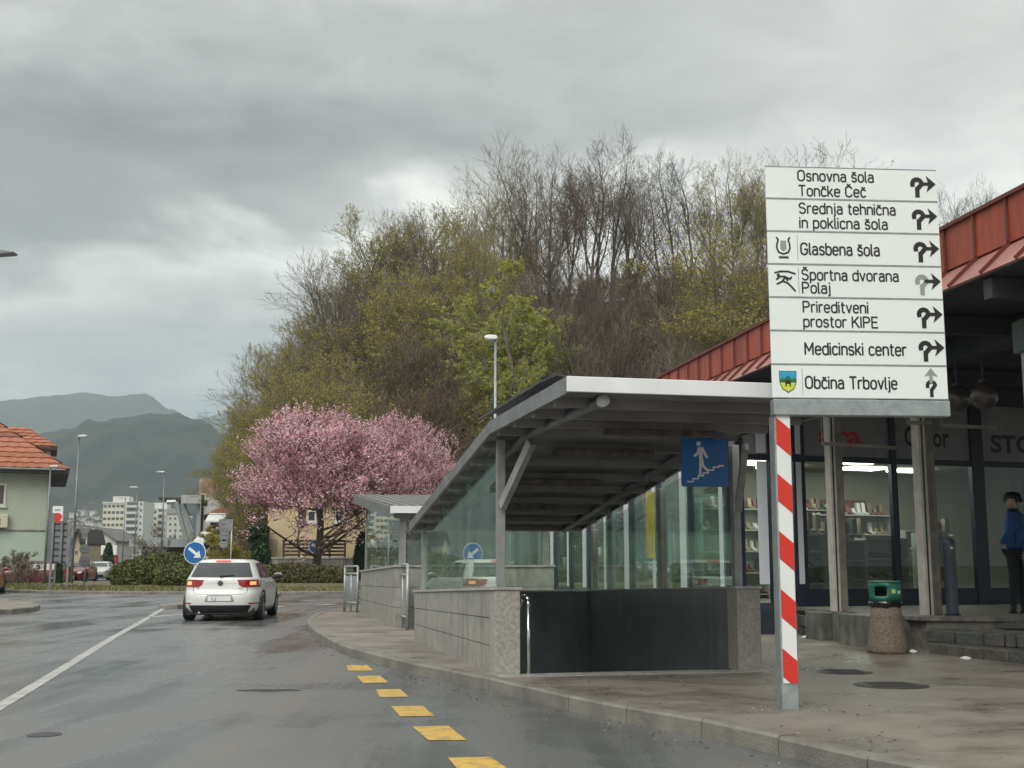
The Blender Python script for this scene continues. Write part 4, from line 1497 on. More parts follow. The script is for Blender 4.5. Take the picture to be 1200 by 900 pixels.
# boots and boxes crowded on the low shelves, dark coats on rails
random.seed(21)
for px0, d_, n_, l_ in ((957, -1.15, 6, 'row of dark boots standing on the low shelf left of the first column'), (1006, -1.0, 5, 'row of dark boots and bags on the shelf between the columns'), (1124, -1.1, 4, 'dark bags on the narrow shelf left of the door frame')):
    t_ = thing('boot_row', l_, 'boots', FP(fs(px0), d_, ZT + 1.2), 'boots on top of the window shelves')
    for k in range(n_):
        h_ = random.uniform(.18, .38)
        O = FP(fs(px0) + .17 * k, d_, ZT + 1.27 - .08 * (px0 > 1000))
        MB().prism([O + FNn * a + Vector((0, 0, b)) for a, b in ((0, 0), (.24, 0), (.25, .05), (.12, .09), (.11, h_), (-.01, h_))], FU * .09).build('boot', random.choice(M_BOX[:3]), t_)
t_ = thing('coat_rail', 'rail of dark hanging coats deep inside the shop between the columns', 'clothes rail', FP(fs(1060), -3.2, ZT))
MB().tube(FP(fs(1058), -3.2, ZT + 1.7), FP(fs(1100), -3.2, ZT + 1.7), .02).build('rail', M_ALUDARK, t_)
for q in (fs(1058), fs(1100)):
    MB().tube(FP(q, -3.2, ZT), FP(q, -3.2, ZT + 1.7), .02).build('upright', M_ALUDARK, t_)
for k in range(9):
    q = fs(1059) + .13 * k
    hh_ = random.uniform(.7, 1.0)
    MB().hexa([FP(q, -3.4, ZT + 1.65 - hh_), FP(q + .08, -3.4, ZT + 1.65 - hh_), FP(q + .08, -3.0, ZT + 1.65 - hh_), FP(q, -3.0, ZT + 1.65 - hh_)],
              [FP(q + .02, -3.3, ZT + 1.65), FP(q + .06, -3.3, ZT + 1.65), FP(q + .06, -3.1, ZT + 1.65), FP(q + .02, -3.1, ZT + 1.65)]).build('coat', random.choice(M_BOX[:2] + M_BOX[4:]), t_)
# orange ladder in the window
t_ = thing('ladder', 'narrow orange ladder standing inside the window right of the second column', 'ladder', FP(fs(1112), -.45, ZT))
M_OR = mat('orange_ladder', (.42, .14, .07), .5)
for k in (0, 1):
    MB().bar(FP(fs(1108) + .17 * k, -.35, ZT), FP(fs(1108) + .17 * k, -.5, 2.95), .025, .03).build('rail', M_OR, t_)
for k in range(7):
    q = (k + .6) / 7.4
    MB().bar(FP(fs(1108), -.35 - .15 * q, ZT + 2.38 * q), FP(fs(1108) + .17, -.35 - .15 * q, ZT + 2.38 * q), .02, .02).build('rung', M_OR, t_)

# ---- the roof over it: eave line parallel to the road
def EV(s, back, z):
    """eave frame: s = distance Y along eave, back = setback from the low edge"""
    x_ = 6.81 - .1736 * s
    d = Vector((.985, .1736, 0))
    return Vector((x_, s, 0)) + d * back + Vector((0, 0, z))


Y0, Y1 = 7.0, 27.5
zl, zm, zh = 4.20, 4.55, 5.02
npl = 34
for k in range(npl):
    a = Y0 + (Y1 - Y0) * k / npl
    b = Y0 + (Y1 - Y0) * (k + 1) / npl
    g = .008
    MB().hexa([EV(a + g, 0, zl), EV(b - g, 0, zl), EV(b - g, .04, zl - .01), EV(a + g, .04, zl - .01)],
              [EV(a + g, .40, zm + .02), EV(b - g, .40, zm + .02), EV(b - g, .43, zm), EV(a + g, .43, zm)]).build('skirt_panel', M_REDROOF2, BLD)
    MB().hexa([EV(a + g, .34, zm), EV(b - g, .34, zm), EV(b - g, .37, zm), EV(a + g, .37, zm)],
              [EV(a + g, .34, zh), EV(b - g, .34, zh), EV(b - g, .37, zh), EV(a + g, .37, zh)]).build('fascia_sheet', M_REDROOF, BLD)
    sm = MB()
    sm.bar(EV(b, .32, zm + .01), EV(b, .32, zh), .018, .03, up=(0, 1, 0))
    sm.bar(EV(b, -.01, zl + .015), EV(b, .38, zm + .04), .018, .035)
    sm.build('seam', M_SEAM, BLD)
MB().hexa([EV(Y0, .30, zh), EV(Y1, .30, zh), EV(Y1, .42, zh), EV(Y0, .42, zh)], [EV(Y0, .30, zh + .04), EV(Y1, .30, zh + .04), EV(Y1, .42, zh + .04), EV(Y0, .42, zh + .04)]).build('fascia_capping', M_SEAM, BLD)
# soffit, roof slab, gutter board
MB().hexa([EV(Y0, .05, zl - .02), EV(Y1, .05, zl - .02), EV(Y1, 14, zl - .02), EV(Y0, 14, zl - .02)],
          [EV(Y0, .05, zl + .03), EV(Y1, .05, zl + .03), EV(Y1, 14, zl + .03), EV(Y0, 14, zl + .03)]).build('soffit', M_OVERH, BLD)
MB().hexa([EV(Y0, .40, zh - .1), EV(Y1, .40, zh - .1), EV(Y1, 7, zh + .5), EV(Y0, 7, zh + .5)],
          [EV(Y0, .40, zh - .02), EV(Y1, .40, zh - .02), EV(Y1, 7, zh + .6), EV(Y0, 7, zh + .6)]).build('roof', M_REDROOF, BLD)
for yy in (8.2, 10.0, 11.8, 13.6, 15.4, 17.2, 19.0):
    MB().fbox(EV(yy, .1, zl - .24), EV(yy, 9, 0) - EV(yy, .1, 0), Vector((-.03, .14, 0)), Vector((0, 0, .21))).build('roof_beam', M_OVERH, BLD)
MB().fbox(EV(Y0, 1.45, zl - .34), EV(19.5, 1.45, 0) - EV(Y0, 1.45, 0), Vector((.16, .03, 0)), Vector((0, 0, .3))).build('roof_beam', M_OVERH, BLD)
# far back parts of the building that close it
MB().hexa([EV(Y1, .5, 0), EV(Y1, 12, 0), EV(Y1 + .2, 12, 0), EV(Y1 + .2, .5, 0)], [EV(Y1, .5, zl), EV(Y1, 12, zl), EV(Y1 + .2, 12, zl), EV(Y1 + .2, .5, zl)]).build('wall', M_CONC, BLD)

# columns
def column(px, Y, w, label, ztop=4.0):
    b = at(px, 720, Y)
    b.z = ZT
    t_ = thing('concrete_column', label, 'column', (b.x, b.y, ZT), 'columns along the arcade')
    Ux = R1
    O = Vector((b.x, b.y, ZT)) - Ux * w / 2
    MB().fbox(O + Ux * (w * .42), Ux * (w * .58), A1 * w, Vector((0, 0, ztop - ZT))).build('shaft', M_PIER, t_, bevel=.01)
    MB().fbox(O, Ux * (w * .15), A1 * w * .8, Vector((0, 0, ztop - ZT))).build('edge_strip', M_PALESTRIP, t_)
    MB().fbox(O + Ux * (w * .15), Ux * (w * .12), A1 * w * .8 + A1 * .02, Vector((0, 0, ztop - ZT))).build('groove', M_FRAME, t_)
    MB().fbox(O + Ux * (w * .27), Ux * (w * .15), A1 * w * .8, Vector((0, 0, ztop - ZT))).build('edge_strip', M_PALESTRIP, t_)
    return t_


column(987.5, 18.65, .22, 'slim weathered concrete column left of the litter bin')
column(1096, 17.25, .245, 'slim weathered concrete column right of the litter bin, beside the dark bollard')
# tall grey column at the right edge
b = at(1231, 700, 12.6)
t_ = thing('corner_column', 'tall grey green column under the eave at the right edge of the photo', 'column', (b.x, b.y, .12))
MB().fbox(Vector((b.x - .08, b.y, .12)), Vector((.16, 0, 0)), Vector((0, .16, 0)), Vector((0, 0, 3.75))).build('shaft', M_GALV, t_, bevel=.01)
MB().fbox(Vector((b.x - .13, b.y - .03, 3.55)), Vector((.26, 0, 0)), Vector((0, .26, 0)), Vector((0, 0, .35))).build('bracket', mat('green_grey_bracket', (.10, .13, .11), .6), t_, bevel=.01)
# horizontal rails between columns (banner rails under the eave)
for (p0, p1, lab_) in (((962, 519.5, 18.3), (1050, 525, 18.0), 'thin pale timber rail crossing in front of the red ara lettering'), ((1062, 495, 17.1), (1092, 496, 17.0), 'short pale timber rail just left of the second column top'), ((1102, 498.5, 17.0), (1168, 501.5, 16.6), 'thin pale timber rail right of the second column top')):
    t_ = thing('banner_rail', lab_, 'rail', at(*p0), 'pale rails below the eave')
    MB().bar(at(*p0), at(*p1), .05, .05).build('rail', M_PIER, t_)
    MB().tube(at(*p0) + Vector((.02, 0, 0)), Vector((at(*p0).x + .02, at(*p0).y, zl - .2)), .008).build('wire', M_ALUDARK, t_)
# globe lamps
M_GLOBE = mat('smoked_globe', (0.06, 0.05, 0.045), 0.25, spec=.6)
for px, py, Y, l_ in ((1122, 467, 15.2, 'brown glass globe lamp under the eave, nearer the direction sign'), (1153, 464, 14.6, 'brown glass globe lamp under the eave, farther from the direction sign')):
    c_ = at(px, py, Y)
    t_ = thing('globe_lamp', l_, 'lamp', c_, 'globe lamps under the eave')
    MB().sphere(c_, .17, 16, 10).build('globe', M_GLOBE, t_, smooth=True)
    MB().tube(c_ + Vector((0, 0, .16)), Vector((c_.x, c_.y, zl - .02)), .015).build('stem', M_FRAME, t_)
    MB().lathe(c_, [(.05, .155), (.05, .2), (.03, .21)], 12).build('fitting', M_FRAME, t_)

# ---- raised terrace: side wall of stone blocks, concrete piers, steps
W = [Vector((4.78, 20.4, 0)), Vector((4.86, 19.5, 0)), Vector((5.02, 18.75, 0)), Vector((5.30, 17.75, 0)), Vector((5.62, 16.7, 0)), Vector((5.80, 17.0, 0))]
terr = link('terrace', None)
tag(terr, kind='structure')
top3 = [W[0], W[1], W[2], W[3], Vector((5.62, 16.7, 0)), Vector((7.0, 16.45, 0)), Vector((9.0, 15.4, 0)), Vector((13, 12.5, 0)), Vector((19, 19, 0)), Vector((18, 25.5, 0)), FP(.9, 0, 0)]


def slab(poly, z0, z1, name, m, parent):
    return MB().prism([(p.x, p.y, z0) for p in poly][::1], (0, 0, z1 - z0)).build(name, m, parent)


slab(top3, ZT - .05, ZT, 'terrace_floor', M_CONC, terr)
slab([p.lerp(Vector((10, 19, 0)), .02) for p in top3], .05, ZT - .05, 'terrace_core', M_MORTAR, terr)
TR2 = [Vector((5.55, 16.35, 0)), Vector((6.30, 15.25, 0)), Vector((8.2, 13.4, 0)), Vector((12.5, 9.5, 0)), Vector((14, 13, 0)), Vector((9.0, 16.0, 0)), Vector((5.9, 16.9, 0))]
TR1 = [Vector((5.50, 16.1, 0)), Vector((5.93, 14.6, 0)), Vector((6.7, 13.0, 0)), Vector((11.0, 8.6, 0)), Vector((14, 12, 0)), Vector((9.0, 15.8, 0)), Vector((5.8, 16.7, 0))]


def blocks(p0, p1, z0, z1, lmin, lmax, parent, tread=.38, top=True):
    """row of stone blocks along p0-p1, each one an object, faces slightly uneven"""
    d = (p1 - p0)
    L_ = d.length
    d.normalize()
    nrm = Vector((d.y, -d.x, 0))
    if nrm.dot(Vector((0, -1, 0))) < 0 and nrm.dot(Vector((-1, 0, 0))) < 0:
        nrm = -nrm
    if (p0 + nrm * .1 - Vector((8, 20, 0))).length < (p0 - nrm * .1 - Vector((8, 20, 0))).length:
        nrm = -nrm
    x = 0
    while x < L_ - .02:
        w = min(random.uniform(lmin, lmax), L_ - x)
        if L_ - x - w < lmin * .5: w = L_ - x
        j = random.uniform(-.006, .014)
        O = p0 + d * (x + .007) + nrm * j
        O.z = z0 + .006
        A, B, C = d * (w - .014), -nrm * tread, Vector((0, 0, z1 - z0 - .012 + random.uniform(-.004, .004)))
        mb = MB().fbox(O, A, B, C)
        mb.v = [(v[0] + random.uniform(-.006, .006), v[1] + random.uniform(-.006, .006), v[2] + random.uniform(-.004, .004)) for v in mb.v]
        mb.build('stone_block', random.choice(M_STONE), parent, bevel=.01)
        x += w


wall_t = link('terrace_wall', None)
tag(wall_t, kind='structure')
for a, b in ((W[0], W[1]), (W[1], W[2])):
    blocks(a, b, .10, .26, .3, .5, wall_t, .2)
    blocks(a, b, .26, .45, .16, .26, wall_t, .18)
blocks(W[2], W[3], .12, .30, .35, .6, wall_t, .25)
# concrete blocks below the columns
M_CB2 = mat('damp_concrete_block', (.20, .20, .18), .55, col2=(.09, .095, .085), scale=4, detail=8, streak=.4, bump=.2)
for (c_, w_, dd, z0_, z1_) in ((Vector((4.93, 18.9, 0)), .40, .5, .10, ZT - .02), (Vector((5.22, 18.45, 0)), .46, .4, .1, ZT + .003), (Vector((5.33, 17.15, 0)), .62, 1.0, .08, ZT + .002)):
    MB().fbox(Vector((c_.x - w_ / 2, c_.y - .2, z0_)), R1 * w_, A1 * dd, Vector((0, 0, z1_ - z0_))).build('concrete_block', M_CB2, wall_t, bevel=.01)
# low step stones in front of it
blocks(Vector((4.90, 18.7, 0)), Vector((5.10, 17.6, 0)), .10, .24, .5, .8, wall_t, .3)
stp = link('terrace_steps', None)
tag(stp, kind='structure')
for poly, z0, z1, ln in ((TR1, .09, .27, (.7, 1.2)), (TR2, .25, .42, (.28, .46))):
    slab([p.lerp(Vector((10, 16, 0)), .03) for p in poly], z0 - .1, z1 - .02, 'step_core', M_MORTAR, stp)
    for a, b in zip(poly[:3], poly[1:4]):
        blocks(a, b, z0, z1, *ln, stp, .42)
for a, b in ((Vector((5.75, 16.9, 0)), Vector((7.0, 16.42, 0))), (Vector((7.0, 16.42, 0)), Vector((9.0, 15.35, 0))), (Vector((9, 15.35, 0)), Vector((13, 12.45, 0)))):
    blocks(a, b, .41, ZT + .004, .6, 1.0, stp, .40)

# ---- litter bin
bc = gr(1040.5, 765, .125)
t_ = thing('litter_bin', 'round bin with brown pebble concrete base, black bag and green top', 'litter bin', bc)
M_AGG = mat('exposed_aggregate', (.28, .22, .165), .75, col2=(.13, .10, .08), scale=42, detail=3, bump=1.0, bscale=45)
M_BINGR = mat('green_bin_plastic', (.015, .13, .085), .4, var=.15, scale=4)
bcz = bc + Vector((0, 0, 0))
MB().lathe(bcz, [(.262, 0), (.275, .03), (.262, .09), (.232, .28), (.205, .48), (.195, .62)], 28).build('base', M_AGG, t_, smooth=True)
bag = MB()
vs, n_ = [], 28
for k, (r_, z_) in enumerate(((.208, .60), (.212, .635), (.222, .655), (.214, .675), (.20, .68))):
    for i in range(n_):
        a_ = 2 * PI * i / n_
        rr = r_ + random.uniform(-.008, .010)
        vs.append(bcz + Vector((rr * math.cos(a_), rr * math.sin(a_), z_ + random.uniform(-.012, .012) * (1 if k < 2 else .4))))
fs_ = [(k * n_ + i, k * n_ + (i + 1) % n_, (k + 1) * n_ + (i + 1) % n_, (k + 1) * n_ + i) for k in range(4) for i in range(n_)]
bag.add(vs, fs_)
bag.build('bin_bag', mat('black_plastic_bag', (.014, .014, .016), .25), t_)
top_ = MB()
N_ = 32
rt = .213
vs = []
za, zb2, zc, zd = .675, .745, .865, .925
for z_ in (za, zb2, zc, zd):
    vs += [bcz + Vector((rt * math.cos(2 * PI * i / N_), rt * math.sin(2 * PI * i / N_), z_)) for i in range(N_)]
ft = []
for k in range(3):
    for i in range(N_):
        ang = math.degrees(2 * PI * (i + .5) / N_)
        if k == 1 and (212 < ang < 262):
            continue
        j = (i + 1) % N_
        ft.append((k * N_ + i, k * N_ + j, (k + 1) * N_ + j, (k + 1) * N_ + i))
top_.add(vs, ft)
b_ = top_.build('bin_top', M_BINGR, t_, smooth=True)
sdf = b_.modifiers.new('solid', 'SOLIDIFY')
sdf.thickness = .008
MB().lathe(bcz, [(.218, .918), (.222, .93), (.214, .94), (.19, .94)], 28).build('rim', M_BINGR, t_, smooth=True)
MB().lathe(bcz, [(.18, .62), (.185, .72)], 20).build('liner', M_BLACK, t_)
stk = MB()
for (a0, a1, z0, z1, mi) in ((271, 296, .765, .85, 0), (276, 290, .785, .83, 1), (300, 312, .775, .815, 2)):
    p = [bcz + Vector(((rt + .003 + .001 * mi) * math.cos(R(a)), (rt + .003 + .001 * mi) * math.sin(R(a)), z)) for a, z in ((a0, z0), ((a0 + a1) / 2, z0), (a1, z0), (a1, z1), ((a0 + a1) / 2, z1), (a0, z1))]
    stk.add(p, [(0, 1, 4, 5), (1, 2, 3, 4)], mi)
stk.build('sticker', [mat('sticker_green', (.03, .25, .12), .4), mat('sticker_yellow', (.6, .6, .10), .4), M_WHITE], t_)

# ---- bollard
b = at(1116.5, 719, 17.15)
t_ = thing('bollard', 'dark blue grey round bollard standing on the terrace right of the second column', 'bollard', (b.x, b.y, ZT))
MB().lathe((b.x, b.y, ZT), [(.085, 0), (.085, 1.02), (.07, 1.06), (.03, 1.08)], 18).build('post', M_FRAMEG, t_, smooth=False)
MB().lathe((b.x, b.y, ZT), [(.11, 0), (.11, .02), (.09, .03)], 18).build('base_ring', M_FRAME, t_)
MB().fbox(Vector((b.x - .015, b.y - .09, ZT + .93)), Vector((.03, 0, 0)), Vector((0, .01, 0)), Vector((0, 0, .03))).build('reflector', M_WHITE, t_)

# ---- person in blue jacket
PX = Vector((at(1195, 700, 18.0).x, 18.0, ZT))
t_ = thing('person', 'person in a blue jacket and dark trousers outside the shop, holding a pale bottle', 'person', PX)
M_JACK = mat('blue_jacket', (.02, .075, .26), .7, var=.25, scale=6, bump=1.0, bscale=9)
M_TROU = mat('dark_trousers', (.018, .02, .028), .8, var=.2, scale=6)
M_SKIN = mat('skin', (.56, .36, .28), .55, var=.06, scale=8)
M_HAIR = mat('dark_brown_hair', (.03, .02, .015), .7, var=.3, scale=30)


def skin_fig(name, verts, edges, radii, m, parent, root=0, lvl=2):
    me = bpy.data.meshes.new(name)
    me.from_pydata([tuple(v) for v in verts], edges, [])
    me.materials.append(m)
    o = link(name, me, parent, world=False)
    sk = o.modifiers.new('skin', 'SKIN')
    sk.use_smooth_shade = True
    lay = me.skin_vertices[0].data if len(me.skin_vertices) else None
    if lay is None:
        bm = bmesh.new()
        bm.from_mesh(me)
        bm.verts.layers.skin.verify()
        bm.to_mesh(me)
        bm.free()
        lay = me.skin_vertices[0].data
    for i, r_ in enumerate(radii):
        lay[i].radius = r_ if isinstance(r_, tuple) else (r_, r_)
        lay[i].use_root = (i == root)
    s2 = o.modifiers.new('sub', 'SUBSURF')
    s2.levels = s2.render_levels = lvl
    return o


# local axes: x right in photo, y away from the camera. Body turned three-quarters, face to the left and towards the camera
bv = [(0, 0, .90), (.0, 0, 1.06), (-.01, -.01, 1.25), (-.02, -.01, 1.40), (-.03, -.02, 1.50), (-.035, -.03, 1.56),
      (-.10, -.13, 1.41), (-.16, -.22, 1.22), (-.27, -.25, 1.06), (-.35, -.27, 1.03),
      (.09, .10, 1.42), (.11, .05, 1.18), (.06, -.13, 1.0), (.045, -.17, .93)]
be = [(0, 1), (1, 2), (2, 3), (3, 4), (4, 5), (3, 6), (6, 7), (7, 8), (8, 9), (3, 10), (10, 11), (11, 12), (12, 13)]
brd = [(.175, .145), (.17, .14), (.18, .14), (.15, .12), (.075, .07), (.055, .055), (.085, .085), (.068, .068), (.055, .055), (.045, .045), (.085, .085), (.07, .07), (.055, .055), (.045, .045)]
skin_fig('jacket', bv, be, brd, M_JACK, t_)
lv = [(0, 0, .92), (-.08, -.03, .86), (-.09, -.05, .50), (-.10, .0, .12), (-.13, -.07, .045), (-.17, -.13, .035), (.08, .04, .86), (.07, .03, .50), (.09, .10, .12), (.07, .03, .045), (.03, -.04, .035)]
le = [(0, 1), (1, 2), (2, 3), (3, 4), (4, 5), (0, 6), (6, 7), (7, 8), (8, 9), (9, 10)]
lr = [(.14, .12), (.10, .10), (.072, .072), (.055, .055), (.05, .04), (.04, .03), (.10, .10), (.072, .072), (.055, .055), (.05, .04), (.04, .03)]
skin_fig('trousers', lv, le, lr, M_TROU, t_)
# dark rucksack on the back, zip and collar
MB().sphere((.13, .10, 1.25), .16, 14, 10, (.75, .7, 1.35)).build('rucksack', M_TROU, t_, world=False, smooth=True)
MB().bar((-.075, -.155, 1.02), (-.085, -.150, 1.42), .012, .012).build('zip', M_BLACK, t_, world=False)
MB().lathe((-.03, -.02, 0), [(.095, 1.44), (.085, 1.50), (.078, 1.535), (.070, 1.53)], 16).build('collar', M_TROU, t_, world=False, smooth=True)
# head with nose, jaw, ears; looks to the left-front
hc = Vector((-.045, -.045, 1.645))
fd = Vector((-.65, -.76, -.05)).normalized()
fs2 = fd.cross(Vector((0, 0, 1))).normalized()
hv = [hc, hc + fd * .03 - Vector((0, 0, .06)), hc + Vector((0, 0, .05)) - fd * .01, hc - Vector((0, 0, .10)) - fd * .01, hc + fd * .085 - Vector((0, 0, .02)), hc + fd * .108 - Vector((0, 0, .035)), hc + fd * .085 - Vector((0, 0, .085))]
skin_fig('head', hv, [(0, 1), (0, 2), (0, 3), (0, 4), (4, 5), (1, 6)], [(.078, .085), (.06, .06), (.07, .078), (.05, .05), (.035, .03), (.012, .016), (.028, .022)], M_SKIN, t_)
for sg in (-1, 1):
    MB().sphere(hc + fs2 * (.075 * sg) - fd * .01 - Vector((0, 0, .015)), .03, 8, 6, (.5, .6, 1)).build('ear', M_SKIN, t_, world=False, smooth=True)
    MB().sphere(hc + fs2 * (.03 * sg) + fd * .082 + Vector((0, 0, .01)), .012, 8, 6).build('eye', M_BLACK, t_, world=False, smooth=True)
MB().fbox(hc + fd * .093 - fs2 * .022 - Vector((0, 0, .068)), fs2 * .044, fd * .008, Vector((0, 0, .008))).build('mouth', mat('lips', (.25, .10, .09), .5), t_, world=False)
hr = MB()
for k in range(360):
    th, ph = random.uniform(0, 2 * PI), random.uniform(0, 1.75)
    n3 = Vector((math.sin(ph) * math.cos(th), math.sin(ph) * math.sin(th), math.cos(ph)))
    if n3.dot(fd) > .35 and n3.z < .62:
        continue
    p = hc + Vector((0, 0, .03)) - fd * .015 + Vector((n3.x * .112, n3.y * .112, n3.z * .115))
    tdir = (Vector((random.uniform(-1, 1), random.uniform(-1, 1), -.6)) + n3 * .5).normalized()
    q = n3.cross(tdir).normalized() * .012
    hr.add([p - q, p + q, p + tdir * .04 + n3 * .005 + q * .5, p + tdir * .055 + n3 * .008], [(0, 1, 2, 3)])
hr.sphere(hc + Vector((0, 0, .04)) - fd * .030, .106, 14, 10, (1, 1, 1.02))
hr.build('hair', M_HAIR, t_, world=False)


def hand(pos, dirv, palm_n, curl, parent):
    """palm plus four fingers and a thumb in one skinned mesh"""
    d = Vector(dirv).normalized()
    nrm = Vector(palm_n).normalized()
    s_ = d.cross(nrm).normalized()
    vs = [Vector(pos), Vector(pos) + d * .045, Vector(pos) + d * .085]
    es = [(0, 1), (1, 2)]
    rd = [(.024, .02), (.034, .017), (.032, .014)]
    for k, L_ in enumerate((.062, .072, .068, .052)):
        b0 = vs[2] + s_ * (.026 - .0175 * k)
        i0 = len(vs)
        a1, a2 = b0 + (d + nrm * curl * .4).normalized() * L_ * .5, None
        a2 = a1 + (d * (1 - curl) + nrm * curl).normalized() * L_ * .5
        vs += [b0, a1, a2]
        es += [(2, i0), (i0, i0 + 1), (i0 + 1, i0 + 2)]
        rd += [(.0095, .0095), (.0085, .0085), (.007, .007)]
    i0 = len(vs)
    b0 = vs[1] + s_ * .032
    vs += [b0, b0 + (d + s_ * .8 + nrm * .4).normalized() * .03, b0 + (d * 1.2 + s_ * .6 + nrm * .8).normalized() * .055]
    es += [(1, i0), (i0, i0 + 1), (i0 + 1, i0 + 2)]
    rd += [(.012, .012), (.0105, .0105), (.009, .009)]
    return skin_fig('hand', vs, es, rd, M_SKIN, parent, lvl=1)


hand((-.37, -.275, 1.03), (-1, -.1, .1), (0, 0, -1), .35, t_)
hand((.045, -.18, .92), (-.1, -.1, -1), (-1, -.2, 0), .75, t_)
for p in ((-.15, -.10, .0), (.05, -.01, .0)):
    MB().prism([Vector(p) + Vector((math.cos(a_) * .11 * -.8 - .6 * math.sin(a_) * .03, math.cos(a_) * .11 * -.7 + .6 * math.sin(a_) * .04, 0)) for a_ in [i * PI / 6 for i in range(12)]], (0, 0, .03)).build('shoe_sole', M_BLACK, t_, world=False)
bt = thing('bottle', 'pale bluish bottle held low in the hand of the person in blue', 'bottle', PX + Vector((.035, -.22, .60)))
MB().lathe((0, 0, 0), [(.03, 0), (.033, .02), (.033, .19), (.014, .235), (.014, .26)], 14).build('body', mat('pale_bottle', (.5, .62, .68), .3), bt, world=False, smooth=True)
MB().lathe((0, 0, 0), [(.016, .255), (.016, .275)], 12).build('cap', M_WHITE, bt, world=False)

# ================================================================== VEHICLES
def paint(name, col, coat=.8, rough=.3):
    return mat(name, col, rough, 0.0, var=.05, scale=1.2, coat=coat)


M_CARW = mat('white_car_paint', (.72, .73, .70), .32, var=.04, scale=1.5, coat=.5)
M_CARGL = mat('dark_car_glass', (.028, .036, .038), .06, spec=.8)
M_PLAST = mat('black_bumper_plastic', (.022, .022, .024), .55)
M_TYRE = mat('tyre_rubber', (.02, .02, .021), .65)
M_RIM = mat('alloy_rim', (.45, .46, .47), .3, .85)
M_TAIL = mat('tail_light_red', (.30, .012, .010), .15, coat=.8)
M_TAILON = mat('lit_red_lamp', (.6, .05, .04), .3, emit=(1, .10, .07), es=.3)
M_AMBER = mat('lit_amber_lamp', (.8, .4, .1), .3, emit=(1.0, .55, .16), es=.5)
M_CHROME = mat('chrome', (.6, .6, .6), .15, 1.0)
LV = [(.17, .16, 4.10, .80), (.24, .07, 4.20, .86), (.34, .015, 4.25, .892), (.46, .0, 4.26, .90), (.58, .0, 4.26, .905), (.66, .03, 4.25, .905), (.70, .065, 4.22, .905), (.78, .08, 4.10, .90),
      (.88, .09, 3.85, .89), (.95, .10, 3.55, .875), (.99, .115, 3.20, .855), (1.03, .14, 3.02, .825), (1.12, .20, 2.87, .785), (1.22, .275, 2.68, .735), (1.31, .35, 2.48, .68), (1.365, .405, 2.33, .64), (1.405, .47, 2.15, .575), (1.43, .62, 1.95, .46), (1.442, .95, 1.6, .28)]
CN = 5.0


def lvl(z, hs=1.0, L=1.0):
    z = z / hs
    for a, b in zip(LV, LV[1:]):
        if z <= b[0] or b is LV[-1]:
            t_ = min(1, max(0, (z - a[0]) / (b[0] - a[0])))
            return [p + (q - p) * t_ for p, q in zip(a, b)][1:]
    return LV[-1][1:]


